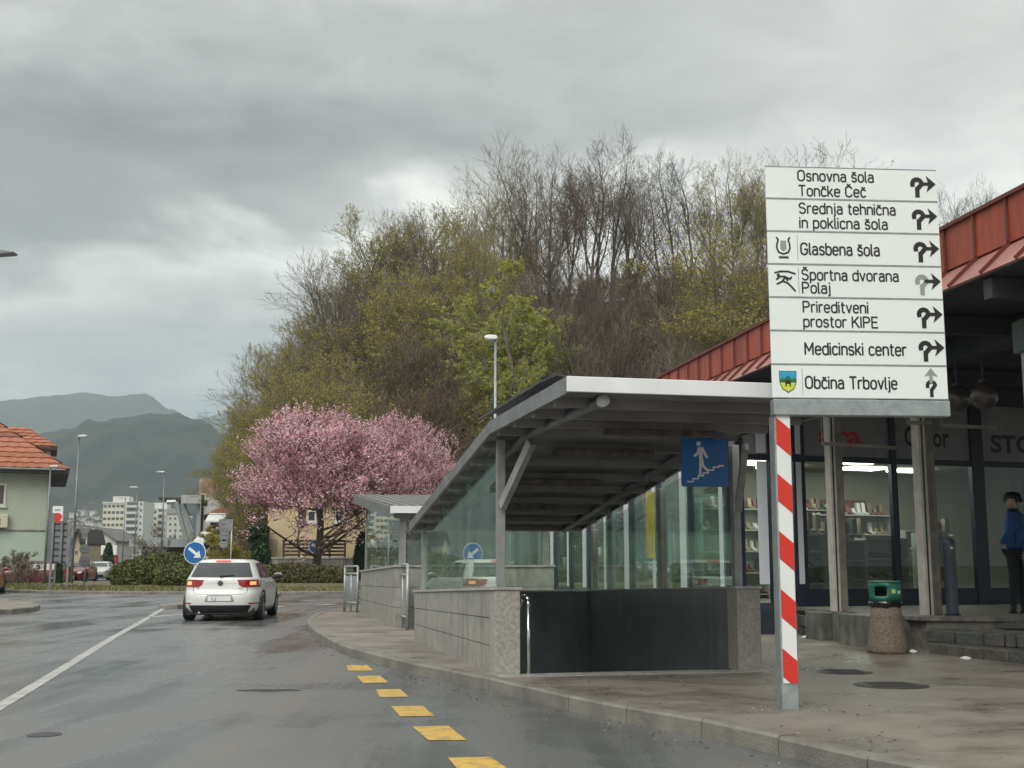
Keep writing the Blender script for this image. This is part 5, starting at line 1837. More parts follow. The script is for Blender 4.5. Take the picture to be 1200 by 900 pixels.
def make_car(root, paint_m, detail=True, hs=1.0, box=False, wagon=0.0, lit=True):
    """hatchback: stack of rounded outlines; origin on the ground under the rear bumper, +y forward"""
    def pr(z):
        yr, yf, w = lvl(z, hs)
        if wagon:
            yr = yr * (1 - wagon) if z > .9 else yr
        return yr, yf, w

    def rear(x, z, off=0.0):
        yr, yf, w = pr(z)
        yc, h = (yr + yf) / 2, (yf - yr) / 2
        q = min(1, abs(x / w)) ** CN
        return Vector((x, yc - h * (1 - q) ** (1 / CN) - off, z))

    def front(x, z, off=0.0):
        yr, yf, w = pr(z)
        yc, h = (yr + yf) / 2, (yf - yr) / 2
        q = min(1, abs(x / w)) ** CN
        return Vector((x, yc + h * (1 - q) ** (1 / CN) + off, z))

    def side(y, z, sg, off=0.0):
        yr, yf, w = pr(z)
        yc, h = (yr + yf) / 2, (yf - yr) / 2
        q = min(1, abs((y - yc) / h)) ** CN
        return Vector((sg * (w * (1 - q) ** (1 / CN) + off), y, z))

    def patch(fn, a0, a1, z0, z1, m, name, off=.004, nu=8, nv=5, parent=root, mir=False):
        """a0, a1: functions of z"""
        A0 = a0 if callable(a0) else (lambda z: a0)
        A1_ = a1 if callable(a1) else (lambda z: a1)
        vs = []
        for j in range(nv + 1):
            z = z0 + (z1 - z0) * j / nv
            for i in range(nu + 1):
                a = A0(z) + (A1_(z) - A0(z)) * i / nu
                vs.append(fn(a, z))
        mb = MB()
        mb.add(vs, [(j * (nu + 1) + i, j * (nu + 1) + i + 1, (j + 1) * (nu + 1) + i + 1, (j + 1) * (nu + 1) + i) for j in range(nv) for i in range(nu)])
        return mb.build(name, m, parent, world=False, smooth=True)
    NA = 144 if detail else 64
    zs = [l[0] for l in LV]
    fine = []
    for a, b in zip(zs, zs[1:]):
        fine += [a, (a + b) / 2]
    fine.append(zs[-1])
    vs, fsx = [], []
    for z in fine:
        z = z * hs
        yr, yf, w = pr(z)
        yc, h = (yr + yf) / 2, (yf - yr) / 2
        for i in range(NA):
            t_ = 2 * PI * i / NA
            c, s = math.cos(t_), math.sin(t_)
            vs.append((w * math.copysign(abs(c) ** (2 / CN), c), yc + h * math.copysign(abs(s) ** (2 / CN), s), z))
    for k in range(len(fine) - 1):
        for i in range(NA):
            j = (i + 1) % NA
            fsx.append((k * NA + i, k * NA + j, (k + 1) * NA + j, (k + 1) * NA + i))
    fsx.append(tuple(range(NA - 1, -1, -1)))
    fsx.append(tuple(range((len(fine) - 1) * NA, len(fine) * NA)))
    MB().add(vs, fsx).build('body', paint_m, root, world=False, smooth=True)
    H = hs
    patch(lambda x, z: rear(x, z, .016), lambda z: -(.70 - (z / H - 1.02) * .36), lambda z: (.70 - (z / H - 1.02) * .36), 1.02 * H, 1.355 * H, M_CARGL, 'rear_window', nu=32)
    patch(lambda x, z: front(x, z, .006), lambda z: -(.72 - (z / H - 1.03) * .36), lambda z: (.72 - (z / H - 1.03) * .36), 1.035 * H, 1.38 * H, M_CARGL, 'windscreen', nu=16)
    for sg in (-1, 1):
        wy0 = lambda z: .60 + (z / H - 1.0) * .75
        wy1 = lambda z: 2.80 - (z / H - 1.0) * 1.35
        patch(lambda y, z: side(y, z, sg, .008), wy0, lambda z: 1.02 + (z / H - 1) * .3, 1.0 * H, 1.33 * H, M_CARGL, 'side_window')
        patch(lambda y, z: side(y, z, sg, .008), lambda z: 1.06 + (z / H - 1) * .3, 1.78, .99 * H, 1.36 * H, M_CARGL, 'side_window')
        patch(lambda y, z: side(y, z, sg, .008), 1.84, wy1, .99 * H, 1.37 * H, M_CARGL, 'side_window')
        # dark arch and wheel
        for yw in (.80, 3.38):
            ar = MB()
            n_ = 20
            pts = []
            for i in range(n_ + 1):
                a_ = R(-18 + 216 * i / n_)
                y, z = yw + .385 * math.cos(a_), .33 + .385 * math.sin(a_)
                z = max(z, .175)
                pts.append(side(y, z, sg, .004))
            ar.add([side(yw, .4, sg, .004)] + pts, [(0, i + 1, i + 2) for i in range(n_)])
            ar.build('wheel_arch', M_PLAST, root, world=False)
            w_ = MB()
            xo, xi = sg * .895, sg * .69
            c0 = Vector((xi, yw, .318))

            def ringx(prof, m, nm, par):
                mb = MB()
                N2 = 28
                vv = [Vector((sg * x, yw + r_ * math.cos(2 * PI * i / N2), .318 + r_ * math.sin(2 * PI * i / N2))) for x, r_ in prof for i in range(N2)]
                ff = [(k * N2 + i, k * N2 + (i + 1) % N2, (k + 1) * N2 + (i + 1) % N2, (k + 1) * N2 + i) for k in range(len(prof) - 1) for i in range(N2)]
                ff += [tuple(range(N2)), tuple(range((len(prof) - 1) * N2, len(prof) * N2))]
                mb.add(vv, ff)
                return mb.build(nm, m, par, world=False, smooth=False)
            ty = ringx([(.68, .30), (.70, .318), (.87, .318), (.90, .30), (.905, .23), (.88, .215)], M_TYRE, 'wheel', root)
            ringx([(.86, .05), (.885, .215), (.89, .20), (.875, .19), (.872, .05)], M_RIM, 'rim', ty)
            if detail:
                for k in range(5):
                    a_ = 2 * PI * k / 5 + .3
                    MB().bar(Vector((sg * .888, yw, .318)), Vector((sg * .892, yw + .19 * math.cos(a_), .318 + .19 * math.sin(a_))), .05, .02, up=(1, 0, 0)).build('spoke', M_RIM, ty, world=False)
        # tail light
        tl = patch(lambda x, z: rear(x, z, .012), (lambda z: sg * .845 if z < 9 else 0), (lambda z: sg * (.37 + (.96 * H - z) * .5 if z > .87 * H else .40 + (.87 * H - z) * 1.3 - .02)), .785 * H, .955 * H, M_TAIL, 'tail_light', nu=10)
        patch(lambda y, z: side(y, z, sg, .008), .16, lambda z: .34 + (z - .78) * .5, .80 * H, .955 * H, M_TAIL, 'lamp_side', parent=tl, nu=6)
        if lit:
            patch(lambda x, z: rear(x, z, .018), sg * .655, sg * .775, .835 * H, .915 * H, M_AMBER, 'indicator', parent=tl, nu=4)
        patch(lambda x, z: rear(x, z, .008), sg * .64, sg * .84, .395, .425, M_TAIL, 'reflector', nu=6)
        # head light
        patch(lambda x, z: front(x, z, .01), sg * .50, sg * .84, .64, .74, M_CHROME, 'headlight', nu=8)
        # mirror
        mb = MB()
        mb.sphere((sg * 1.0, 2.62, 1.02 * H), .1, 12, 8, (1.0, .55, .68))
        mb.tube((sg * .85, 2.64, .98 * H), (sg * .96, 2.63, .99 * H), .028)
        mb.build('mirror', M_PLAST if detail else paint_m, root, world=False, smooth=True)
        if detail:
            MB().sphere((sg * 1.0, 2.66, 1.045 * H), .1, 12, 8, (1.0, .5, .55)).build('mirror_cap', paint_m, root, world=False, smooth=True)
            for yh in (1.18, 2.05):
                MB().fbox(side(yh, .89, sg, .005), Vector((sg * .03, 0, 0)), Vector((0, .19, 0)), Vector((0, 0, .028))).build('door_handle', paint_m, root, world=False, bevel=.008)
            for yy in (1.03, 1.82, 2.92):
                patch(lambda y, z: side(y, z, sg, .002), yy, yy + .012, .36, .98 * H, M_PLAST, 'door_gap', nu=1, nv=6)
            patch(lambda y, z: side(y, z, sg, .003), 1.15, 2.98, .17, .27, M_PLAST, 'sill', nu=6, nv=2)
    # rear bumper lower part and plate
    patch(lambda x, z: rear(x, z, .02), lambda z: -(.60 + (z - .17) * .5), lambda z: (.60 + (z - .17) * .5), .18, .37, M_PLAST, 'bumper_lower', nu=40)
    patch(lambda x, z: front(x, z, .008), -.55, .55, .25, .45, M_PLAST, 'grille', nu=12)
    pl_ = patch(lambda x, z: rear(x, z, .016), -.26, .26, .47, .58, M_WHITE, 'number_plate', nu=4, nv=2)
    if detail:
        fr = patch(lambda x, z: rear(x, z, .010), lambda z: -.33 + (z - .46) * .4, lambda z: .33 - (z - .46) * .4, .455, .605, mat('plate_recess', (.28, .28, .27), .4), 'plate_recess', nu=4, nv=2)
        lt = MB()
        O = rear(0, .525, .022)
        put_text(lt, 'LJ', O, Vector((1, 0, 0)), Vector((0, 0, 1)), -.17, -.07, -.032, .062, .01)
        lt.build('lettering', M_INKGREY, pl_, world=False)
        # hatch outline
        for sg in (-1, 1):
            patch(lambda x, z: rear(x, z, .003), lambda z: sg * (.60 - max(0, .68 - z) * 1.3), lambda z: sg * (.60 - max(0, .68 - z) * 1.3) + sg * .009, .62, .80, M_PLAST, 'hatch_gap', nu=1, nv=8)
        patch(lambda x, z: rear(x, z, .003), -.53, .53, .618, .626, M_PLAST, 'hatch_gap', nu=12, nv=1)
        patch(lambda x, z: rear(x, z, .003), -.46, .46, .868 * H, .874 * H, mat('crease_shadow_line', (.45, .46, .44), .4), 'crease_shade', nu=12, nv=1)  # grey strip paints the shade along the hatch crease
        em = MB()
        O = rear(0, .875, .014)
        X, Z = Vector((1, 0, 0)), Vector((0, -.12, 1)).normalized()
        ringp = [(.062 * math.cos(t_), .062 * math.sin(t_)) for t_ in [i * 2 * PI / 20 for i in range(21)]]
        strokes(em, [[(a * 10, b * 10) for a, b in ringp]], O, X, Z, .1, Vector((0, -1, 0)), .09)
        strokes(em, [[(-.30, .45), (0, -.02), (.30, .45)], [(-.48, .25), (-.24, -.46), (0, .05), (.24, -.46), (.48, .25)]], O, X, Z, .1, Vector((0, -1, 0)), .09, lift=.006)
        em.build('emblem', M_CHROME, root, world=False)
        em2 = MB()
        em2.prism([O + X * (.055 * math.cos(t_)) + Z * (.055 * math.sin(t_)) for t_ in [i * 2 * PI / 20 for i in range(20)]], Vector((0, .008, 0)))
        em2.build('emblem_plate', M_PLAST, root, world=False)
        b1, b2 = MB(), MB()
        put_text(b1, 'GOLF', rear(-.52, .74, .01), X, Vector((0, 0, 1)), 0, .15, 0, .03, .01)
        b1.build('lettering', M_CHROME, root, world=False)
        put_text(b2, 'TDI', rear(.40, .74, .01), X, Vector((0, 0, 1)), 0, .10, 0, .03, .01)
        b2.build('lettering', M_CHROME, root, world=False)
        # spoiler with lit brake lamp, wiper, roof aerial
        spv = []
        for x, z, o in ((-.60, 1.375, .02), (.60, 1.375, .02), (.58, 1.415, .03), (-.58, 1.415, .03)):
            spv.append(rear(x, z * H, o))
        sm = MB()
        back = [v + Vector((0, .16, .012)) for v in spv]
        sm.hexa(spv, back)
        sm.build('spoiler', paint_m, root, world=False, bevel=.008)
        bl = MB()
        p = [rear(x, z * H, .034) for x, z in ((-.17, 1.38), (.17, 1.38), (.17, 1.408), (-.17, 1.408))]
        bl.add(p, [(0, 1, 2, 3)])
        bl.build('brake_lamp', M_TAILON, root, world=False)
        wp = MB()
        wp.bar(rear(.0, 1.035 * H, .03), rear(.30, 1.06 * H, .02), .03, .015)
        wp.bar(rear(-.02, 1.03 * H, .02), rear(.05, 1.04 * H, .04), .05, .03)
        wp.build('wiper', M_BLACK, root, world=False)
        MB().tube((0, .75, 1.45 * H), (0, .55, 1.56 * H), .006).build('aerial', M_BLACK, root, world=False)
        MB().tube((-.45, .05, .20), (-.45, .2, .20), .03, n=10).build('exhaust', M_CHROME, root, world=False)
    # underbody
    MB().box(-.75, .75, .25, 4.0, .14, .3).build('underbody', M_BLACK, root, world=False)
    return root


base_w = gr(208, 729, 0)
cc = gr(256, 728.3, 0)
car = thing('car', 'white hatchback driving away with lit orange indicators and red brake lamp', 'car', (cc.x, cc.y, 0), None, R(4.5))
car.scale = (1, 1, .97)
make_car(car, M_CARW)

M_CARR = paint('red_car_paint', (.30, .02, .018))
M_CARD = paint('dark_blue_grey_car_paint', (.03, .035, .045))
M_CARS = paint('silver_car_paint', (.35, .36, .36))
M_CARW2 = paint('far_white_car_paint', (.6, .61, .6))
M_CARB = paint('dark_red_car_paint', (.13, .03, .03))
fc = gr(-12, 697.5, 0)
lc = thing('car', 'red car at the left edge of the photo, beside the pavement corner', 'car', (fc.x - .9, fc.y, 0), None, R(14))
make_car(lc, M_CARR, detail=False, hs=1.04, lit=False)
proto = None
G = 'cars queued on the far road'
for k, (px, py, Y, pm, rz, l_) in enumerate(((101, 684, 84, M_CARR, 185, 'red car in the far queue just right of the round sign backs'),
                                    (122, 682, 96, M_CARW2, 190, 'small white car in the far queue beside the dark bush clump'),
                                    (117, 679, 110, M_CARD, 10, 'dark blue grey car behind the white car in the far queue'),
                                    (109, 678, 118, M_CARS, 185, 'silver car farthest back in the far queue'),
                                    (52, 684, 88, M_CARW2, 80, 'white car parked beside the green house, behind the board sign'),
                                    (76, 688, 72, M_CARD, 80, 'dark car between the posts of the grey board sign'),
                                    (84, 690, 67.8, M_CARB, 95, 'dark red car low behind the grass, right of the board sign'))):
    p = at(px, py, Y)
    if proto is None:
        proto = thing('car', l_, 'car', (p.x, Y, 0), G, R(rz))
        make_car(proto, pm, detail=False, lit=False)
    else:
        c = copy_tree(proto)
        c.location = (p.x, Y, 0)
        c.rotation_euler = (0, 0, R(rz))
        c['label'] = l_
        for ch in c.children:
            if ch.name.startswith('body'):
                ch.data = ch.data.copy()
                ch.data.materials[0] = pm

# ================================================================== SIGNS AND LAMPS ON THE ISLAND
def disc(c, r_, nrm, t_, n=28):
    nrm = Vector(nrm).normalized()
    U = Vector((0, 0, 1)).cross(nrm).normalized()
    V = nrm.cross(U)
    return [Vector(c) + U * (r_ * math.cos(2 * PI * i / n)) + V * (r_ * math.sin(2 * PI * i / n)) for i in range(n)]


def arrow_sign(px, py, Y, r_, ang, label, zbase=.12, half=False):
    c_ = at(px, py, Y)
    t_ = thing('keep_right_sign', label, 'sign', (c_.x, c_.y + .05, zbase))
    MB().prism(disc(c_, r_, (0, -1, 0), 0), (0, .02, 0)).build('rim', M_WHITE, t_)
    MB().prism(disc(c_ - Vector((0, .003, 0)), r_ * .94, (0, -1, 0), 0), (0, .003, 0)).build('sign_face', M_SIGNBLUE if not half else M_SIGNBLUE2, t_)
    mb = MB()
    U, V = Vector((math.cos(ang), 0, math.sin(ang))), Vector((-math.sin(ang), 0, math.cos(ang)))
    pts = [(-.68, -.13), (.18, -.13), (.18, -.42), (.72, 0), (.18, .42), (.18, .13), (-.68, .13)]
    mb.prism([c_ - Vector((0, .006, 0)) + U * (a * r_) + V * (b * r_) for a, b in pts], (0, .002, 0))
    mb.build('arrow', M_WHITE, t_)
    MB().tube((c_.x, c_.y + .06, zbase), (c_.x, c_.y + .06, c_.z + r_), .03, n=10).build('post', M_GALV, t_, smooth=True)
    return t_


arrow_sign(228.2, 647.8, 36, .33, R(-38), 'round blue keep right sign with white arrow above the white car')
arrow_sign(370, 640.5, 62.4, .36, R(-38), 'round blue arrow sign standing half hidden behind the blossom tree trunk', .3, True)


def sign_back(px, parts, Y, zb, label, cat='sign'):
    base = at(px, 680, Y)
    t_ = thing('road_sign_back', label, cat, (base.x, Y, zb), 'unlabelled sign backs')
    top = 0
    for kind, cx, cy, w, h in parts:
        c_ = at(cx, cy, Y - .05)
        hw_, hh_ = w / 2 * Y / F, h / 2 * Y / F
        top = max(top, c_.z + hh_)
        if kind == 'disc':
            MB().prism(disc(c_, hw_, (0, -1, 0), 0), (0, .02, 0)).build('plate', M_ALUDARK, t_)
        elif kind == 'tri':
            MB().prism([c_ + Vector((-hw_, 0, hh_)), c_ + Vector((0, 0, -hh_)), c_ + Vector((hw_, 0, hh_))], (0, .02, 0)).build('plate', M_ALUDARK, t_)
        elif kind == 'oct':
            MB().prism(disc(c_, hw_, (0, -1, 0), 0, 8), (0, .02, 0)).build('plate', M_ALUDARK, t_)
        else:
            MB().box(c_.x - hw_, c_.x + hw_, c_.y, c_.y + .02, c_.z - hh_, c_.z + hh_).build('plate', M_ALUDARK, t_)
        for dz in (-.4, .4):
            MB().box(c_.x - hw_ * .6, c_.x + hw_ * .6, c_.y - .02, c_.y, c_.z + dz * hh_ - .015, c_.z + dz * hh_ + .015).build('clamp', M_GALV, t_)
    MB().tube((base.x, Y, zb - .1), (base.x, Y, top), .035, n=8).build('post', M_GALV, t_, smooth=True)
    return t_


sign_back(99, [('tri', 99, 627, 13, 16), ('disc', 99, 643.5, 12, 12), ('disc', 99, 658, 13, 13)], 55, .2, 'grey backs of a triangle and two round signs on one post by the far queue')
sign_back(269.5, [('box', 264, 615, 15, 13), ('oct', 263, 628, 13, 12), ('disc', 262, 637.5, 10, 10)], 53, .25, 'grey backs of three stacked signs on a pale post right of the tall white wall')
# board sign with ladder frame back and red white advert
Yb = 53.5
t_ = thing('board_sign_back', 'grey back of a large board sign on posts in front of the green house corner', 'sign', (at(70, 680, Yb).x, Yb, .2))
a, b = at(59, 660, Yb), at(82, 612, Yb)
MB().box(a.x, b.x, Yb, Yb + .04, a.z, b.z).build('board', M_ALUDARK, t_)
for k in range(7):
    z_ = a.z + .06 + (b.z - a.z - .12) * k / 6
    MB().box(a.x + .05, b.x - .12, Yb - .05, Yb, z_ - .02, z_ + .02).build('cross_rail', M_PLAST, t_)
for px in (60.5, 71, 80.5):
    x_ = at(px, 660, Yb).x
    MB().box(x_ - .05, x_ + .05, Yb - .10, Yb - .051, (a.z if px == 71 else .05), b.z + (.05 if px > 61 else .4)).build('post', M_ALUDARK, t_)
Ya = 58
t_ = thing('advert_sign', 'small white and red advert board above the grey sign back, beside the green house', 'sign', (at(62, 680, Ya).x, Ya, .2))
a, b = at(60.8, 613, Ya), at(74, 593, Ya)
MB().box(a.x, b.x, Ya, Ya + .1, a.z, b.z).build('panel', M_WHITE, t_)
rp = MB()
cx, cz, rx_, rz_ = (a.x + b.x) / 2, a.z + (b.z - a.z) * .36, (b.x - a.x) * .46, (b.z - a.z) * .24
rp.prism([Vector((cx + rx_ * math.cos(i * PI / 12), Ya - .004, cz + rz_ * math.sin(i * PI / 12))) for i in range(24)], (0, .003, 0))
rp.build('red_oval', M_RED, t_)
MB().box(a.x, b.x, Ya - .004, Ya - .001, a.z + .02, a.z + .12).build('red_band', M_RED, t_)
MB().box(a.x + .12, b.x - .12, Ya - .004, Ya - .001, a.z + (b.z - a.z) * .72, a.z + (b.z - a.z) * .82).build('grey_print', M_INKGREY, t_)
MB().tube((at(62.5, 680, Ya).x, Ya + .15, .1), (at(62.5, 680, Ya).x, Ya + .15, b.z + .1), .05).build('post', M_ALUDARK, t_)


def lamp(px, py, Y, label, dirx=-1, dirs=None, zb=0.0, r_=.07, L_=.75, dark=True):
    """street lamp: head top at (px,py)"""
    h = at(px, py, Y)
    m_ = M_ALUDARK if dark else M_GALV
    t_ = thing('street_lamp', label, 'street lamp', (h.x, h.y, zb), 'street lamps')
    MB().tube((h.x, h.y, zb - .1), (h.x, h.y, h.z - .05), r_, r_ * .6, n=10).build('pole', m_, t_, smooth=True)
    hd_ = MB()
    x0, x1 = h.x - dirx * .08, h.x + dirx * L_
    prof = [(0, 0), (.15, .07), (.75, .085), (1, .03), (1, -.01), (.7, -.045), (.15, -.05)]
    hd_.prism([Vector((x0 + (x1 - x0) * a, h.y - .13, h.z + b - .03)) for a, b in prof], (0, .26, 0))
    hd_.build('lamp_head', M_FASCIA if not dark else M_ALU, t_, bevel=.02, seg=2)
    MB().box(min(x0 + (x1 - x0) * .3, x0 + (x1 - x0) * .9), max(x0 + (x1 - x0) * .3, x0 + (x1 - x0) * .9), h.y - .10, h.y + .10, h.z - .085, h.z - .073).build('lens', M_WHITE, t_)
    return t_


lamp(580.5, 395, 34, 'slim grey street lamp rising behind the larger shelter roof', -1, dark=False, L_=.32, r_=.055)
lamp(193, 553, 84, 'tallest far street lamp, above the dark hedge mound', -1, L_=.55)
lamp(161, 571, 104, 'far street lamp in front of the apartment towers, right one', -1, L_=.7)
lamp(147, 583, 125, 'far street lamp in front of the apartment towers, left one', -1, L_=.7)
lamp(226, 606, 150, 'smallest far street lamp under the steel canopy', -1, L_=.6)
lamp(93, 511, 60, 'street lamp right of the green house with pale head against the hills', 1, L_=.42)
lamp(59.5, 546.5, 62, 'street lamp standing close before the corner of the green house', 1, L_=.42)
p = at(-40, 297, 25)
t_ = thing('street_lamp', 'street lamp head reaching in at the left edge, its pole outside the photo', 'street lamp', (p.x, p.y, .125), 'street lamps')
MB().tube((p.x, p.y, 0), (p.x, p.y, p.z - .05), .08, .05, n=10).build('pole', M_GALV, t_, smooth=True)
q = at(16, 297, 25)
MB().tube((p.x, p.y, p.z - .05), (q.x - .6, p.y, p.z), .03, n=8).build('arm', M_GALV, t_)
hm = MB()
hm.prism([Vector((q.x - .7 + .75 * a, p.y - .14, p.z + b)) for a, b in ((0, -.02), (.1, .05), (.7, .06), (1, .01), (.95, -.03), (.2, -.07))], (0, .28, 0))
hm.build('lamp_head', M_ALUDARK, t_, bevel=.02, seg=2)

# ================================================================== BUILDINGS
def window(parent, O, U, V, nrm, x, z, w, h, frame_m, pane_m, ft=.06, sill=True):
    """window on plane: dark recess pane with proud frame bars"""
    O = Vector(O)
    c = O + U * x + V * z
    f = MB()
    for (a, b, ww, hh) in ((0, 0, w, ft), (0, h - ft, w, ft), (0, ft, ft, h - 2 * ft), (w - ft, ft, ft, h - 2 * ft)):
        f.fbox(c + U * a + V * b, U * ww, nrm * .05, V * hh)
    fo = f.build('window', frame_m, parent)
    MB().fbox(c + U * ft + V * ft, U * (w - 2 * ft), nrm * .02, V * (h - 2 * ft)).build('pane', pane_m, fo)
    if sill:
        MB().fbox(c - U * .08 - V * .09, U * (w + .16), nrm * .14, V * .085).build('sill', frame_m, fo)
    return fo


M_PANE = mat('dark_house_pane', (.03, .035, .04), .12, spec=.7)
M_CURT = mat('brownish_blind_pane', (.10, .085, .08), .4)
M_GREENW = mat('pale_green_render', (.41, .46, .365), .85, var=.05, scale=.7, streak=.05)
M_GREENW2 = mat('pale_mint_render', (.39, .475, .39), .85, var=.05, scale=.7)
M_BASEBR = mat('brown_plinth', (.12, .085, .06), .85, var=.2)
M_TILE = [mat('orange_roof_tile_%s' % n, c, .75, var=.25, scale=8) for n, c in (('light', (.36, .135, .075)), ('mid', (.30, .11, .06)), ('dark', (.22, .08, .05)))]
M_EAVE = mat('dark_eave_board', (.05, .04, .035), .7)
M_WINF = mat('white_window_frame', (.6, .6, .57), .5)

YH = 72.0
xc = at(57, 600, YH).x
HZ = hz(549, YH)
G_ = thing('green_house', 'pale green house with orange tiled hip roof at the left edge', 'house', (xc, YH, 0))
MB().box(xc - 14, xc, YH, YH + 12, hz(621, YH), HZ).build('upper_wall', M_GREENW, G_)
MB().box(xc - 14, xc, YH - .01, YH + 12, .8, hz(621, YH) - .08).build('lower_wall', M_GREENW2, G_)
MB().box(xc - 14, xc + .03, YH - .06, YH + 12, -.1, .8).build('plinth', M_BASEBR, G_)
MB().box(xc - 14, xc + .04, YH - .06, YH + 12.0, hz(621, YH) - .08, hz(621, YH)).build('string_course', M_ALUDARK, G_)
ex, ey = xc + 1.0, YH - 1.0
RG = Vector((xc - 6.0, YH + 6, HZ + 5.0))
zE = HZ - .12


def roof_rows(parent, p0, p1, q0, q1, rows, mats):
    """tile courses between eave p0-p1 and ridge q0-q1, each overlapping the next"""
    n = (p1 - p0).cross(q0 - p0).normalized()
    if n.z < 0: n = -n
    for k in range(rows):
        a0, a1 = p0.lerp(q0, k / rows), p1.lerp(q1, k / rows)
        b0, b1 = p0.lerp(q0, (k + 1.15) / rows if k < rows - 1 else 1), p1.lerp(q1, (k + 1.15) / rows if k < rows - 1 else 1)
        ncol = max(3, int((a1 - a0).length / .33))
        vs, fs_ = [], []
        for i in range(ncol + 1):
            u = i / ncol
            hgt = .05 if i % 2 else .0
            vs += [a0.lerp(a1, u) + n * (.09 + hgt) + Vector((0, 0, random.uniform(-.01, .01))), b0.lerp(b1, u) + n * (.02 + hgt), a0.lerp(a1, u) + n * .0]
        for i in range(ncol):
            fs_ += [(3 * i, 3 * i + 3, 3 * i + 4, 3 * i + 1), (3 * i + 2, 3 * i + 5, 3 * i + 3, 3 * i)]
        MB().add(vs, fs_).build('tile_course', mats[random.choice((0, 0, 1, 1, 2))], parent)


E = [Vector((ex, ey, zE)), Vector((xc - 15, ey, zE)), Vector((ex, YH + 13, zE))]
rf = MB()
RG2 = RG + Vector((-9, 0, 0))
rf.add([E[0], E[1], RG2, RG, E[2], Vector((xc - 15, YH + 13, zE))], [(0, 1, 2, 3)[::-1], (0, 3, 4), (4, 3, 2, 5)])
rb = rf.build('roof', M_TILE[1], G_)
roof_rows(rb, E[0], E[1], RG, RG2, 15, M_TILE)
roof_rows(rb, E[2], E[0], RG, RG, 15, M_TILE)
MB().box(xc - 15, ex, ey, YH + 13, zE - .22, zE - .02).build('eave_board', M_EAVE, rb)
MB().tube(E[0] + Vector((-.2, -.08, -.02)), E[1] + Vector((0, -.08, -.02)), .07).build('gutter', M_ALUDARK, rb)
MB().tube((xc - .05, YH - .12, .1), (xc - .05, YH - .12, zE - .1), .06).build('downpipe', M_GALV, G_)
# small rear wing roof
wx = xc + .3
MB().box(wx - 5.5, wx - .4, YH + 8, YH + 12.5, zE, hz(530, YH + 9)).build('dormer_wall', M_GREENW, G_)
z_d = hz(528.5, YH + 10)
d0, d1 = Vector((wx, YH + 7.6, z_d)), Vector((wx - 6.0, YH + 7.6, z_d))
dr = MB()
dr0 = Vector((wx - 1.9, YH + 10.5, hz(507, YH + 12)))
dr.add([d0, d1, Vector((wx - 5, YH + 10.5, dr0.z)), dr0, Vector((wx, YH + 13, z_d))], [(3, 2, 1, 0), (0, 4, 3)])
dro = dr.build('dormer_roof', M_TILE[1], G_)
roof_rows(dro, d0, d1, dr0, Vector((wx - 5, YH + 10.5, dr0.z)), 6, M_TILE)
MB().box(wx - 6, wx, YH + 7.6, YH + 13, z_d - .2, z_d - .03).build('eave_board', M_EAVE, dro)
X, Z, NF = Vector((1, 0, 0)), Vector((0, 0, 1)), Vector((0, -1, 0))
for px0, px1, y0, y1 in ((-3, 12, 567.5, 594), (-40, -22, 567.5, 594), (-78, -60, 567.5, 594)):
    a, b = at(px0, y1, YH), at(px1, y0, YH)
    window(G_, (a.x, YH, a.z), X, Z, NF, 0, 0, b.x - a.x, b.z - a.z, M_WINF, M_CURT, .13)
a, b = at(-18, 680, YH), at(3.5, 625, YH)
window(G_, (a.x, YH - .01, a.z), X, Z, NF, 0, 0, b.x - a.x, b.z - a.z, M_WINF, M_PANE, .12, False)
a, b = at(-40, 619, YH - .5), at(9.5, 603, YH - .5)
sb = MB().box(a.x, b.x, YH - .4, YH - .07, a.z, b.z).build('shop_sign', mat('cream_light_box', (.55, .53, .42), .5), G_, bevel=.03)
lt = MB()
put_text(lt, 'X', (0, YH - .405, 0), X, Z, at(-1.5, 611, YH - .4).x, at(3, 611, YH - .4).x, at(0, 615, YH - .4).z, .32, .03)
lt.build('lettering', M_TILE[2], sb)

G_.rotation_euler = (0, 0, R(21))
# yellow house behind the hedge
YY = 72.0
M_YEL = mat('yellow_render', (.58, .47, .28), .85, var=.06, scale=.9, streak=.05)
M_YEL2 = mat('cream_render', (.46, .40, .27), .85, var=.08, scale=.9, streak=.2)
M_BRW = mat('dark_brown_boards', (.055, .035, .028), .7, var=.3, scale=4)
a, b = at(312, 672, YY), at(436, 578, YY)
YHS = thing('yellow_house', 'yellow house with brown shutters behind the blossom tree and hedge', 'house', ((a.x + b.x) / 2, YY, .1))
MB().box(a.x, b.x, YY, YY + 9, 0, hz(572, YY)).build('wall', M_YEL, YHS)
c_ = at(333, 660, YY)
MB().box(a.x - .02, at(324, 660, YY).x, YY - .05, YY - .001, 0, hz(632, YY)).build('corner_pier', M_YEL2, YHS)
MB().box(a.x - .4, b.x + .5, YY - .6, YY + 9.5, hz(572, YY), hz(569, YY)).build('eave', M_EAVE, YHS)
rr = MB()
ra, rbx, rz0 = a.x - .4, b.x + .5, hz(569, YY)
rr.add([(ra, YY - .6, rz0), (rbx, YY - .6, rz0), (rbx - 2, YY + 4.5, rz0 + 2.2), (ra + 2, YY + 4.5, rz0 + 2.2), (ra, YY + 9.5, rz0), (rbx, YY + 9.5, rz0)], [(0, 1, 2, 3), (0, 3, 4), (1, 5, 2), (4, 3, 2, 5)])
rr.build('roof', M_TILE[2], YHS)
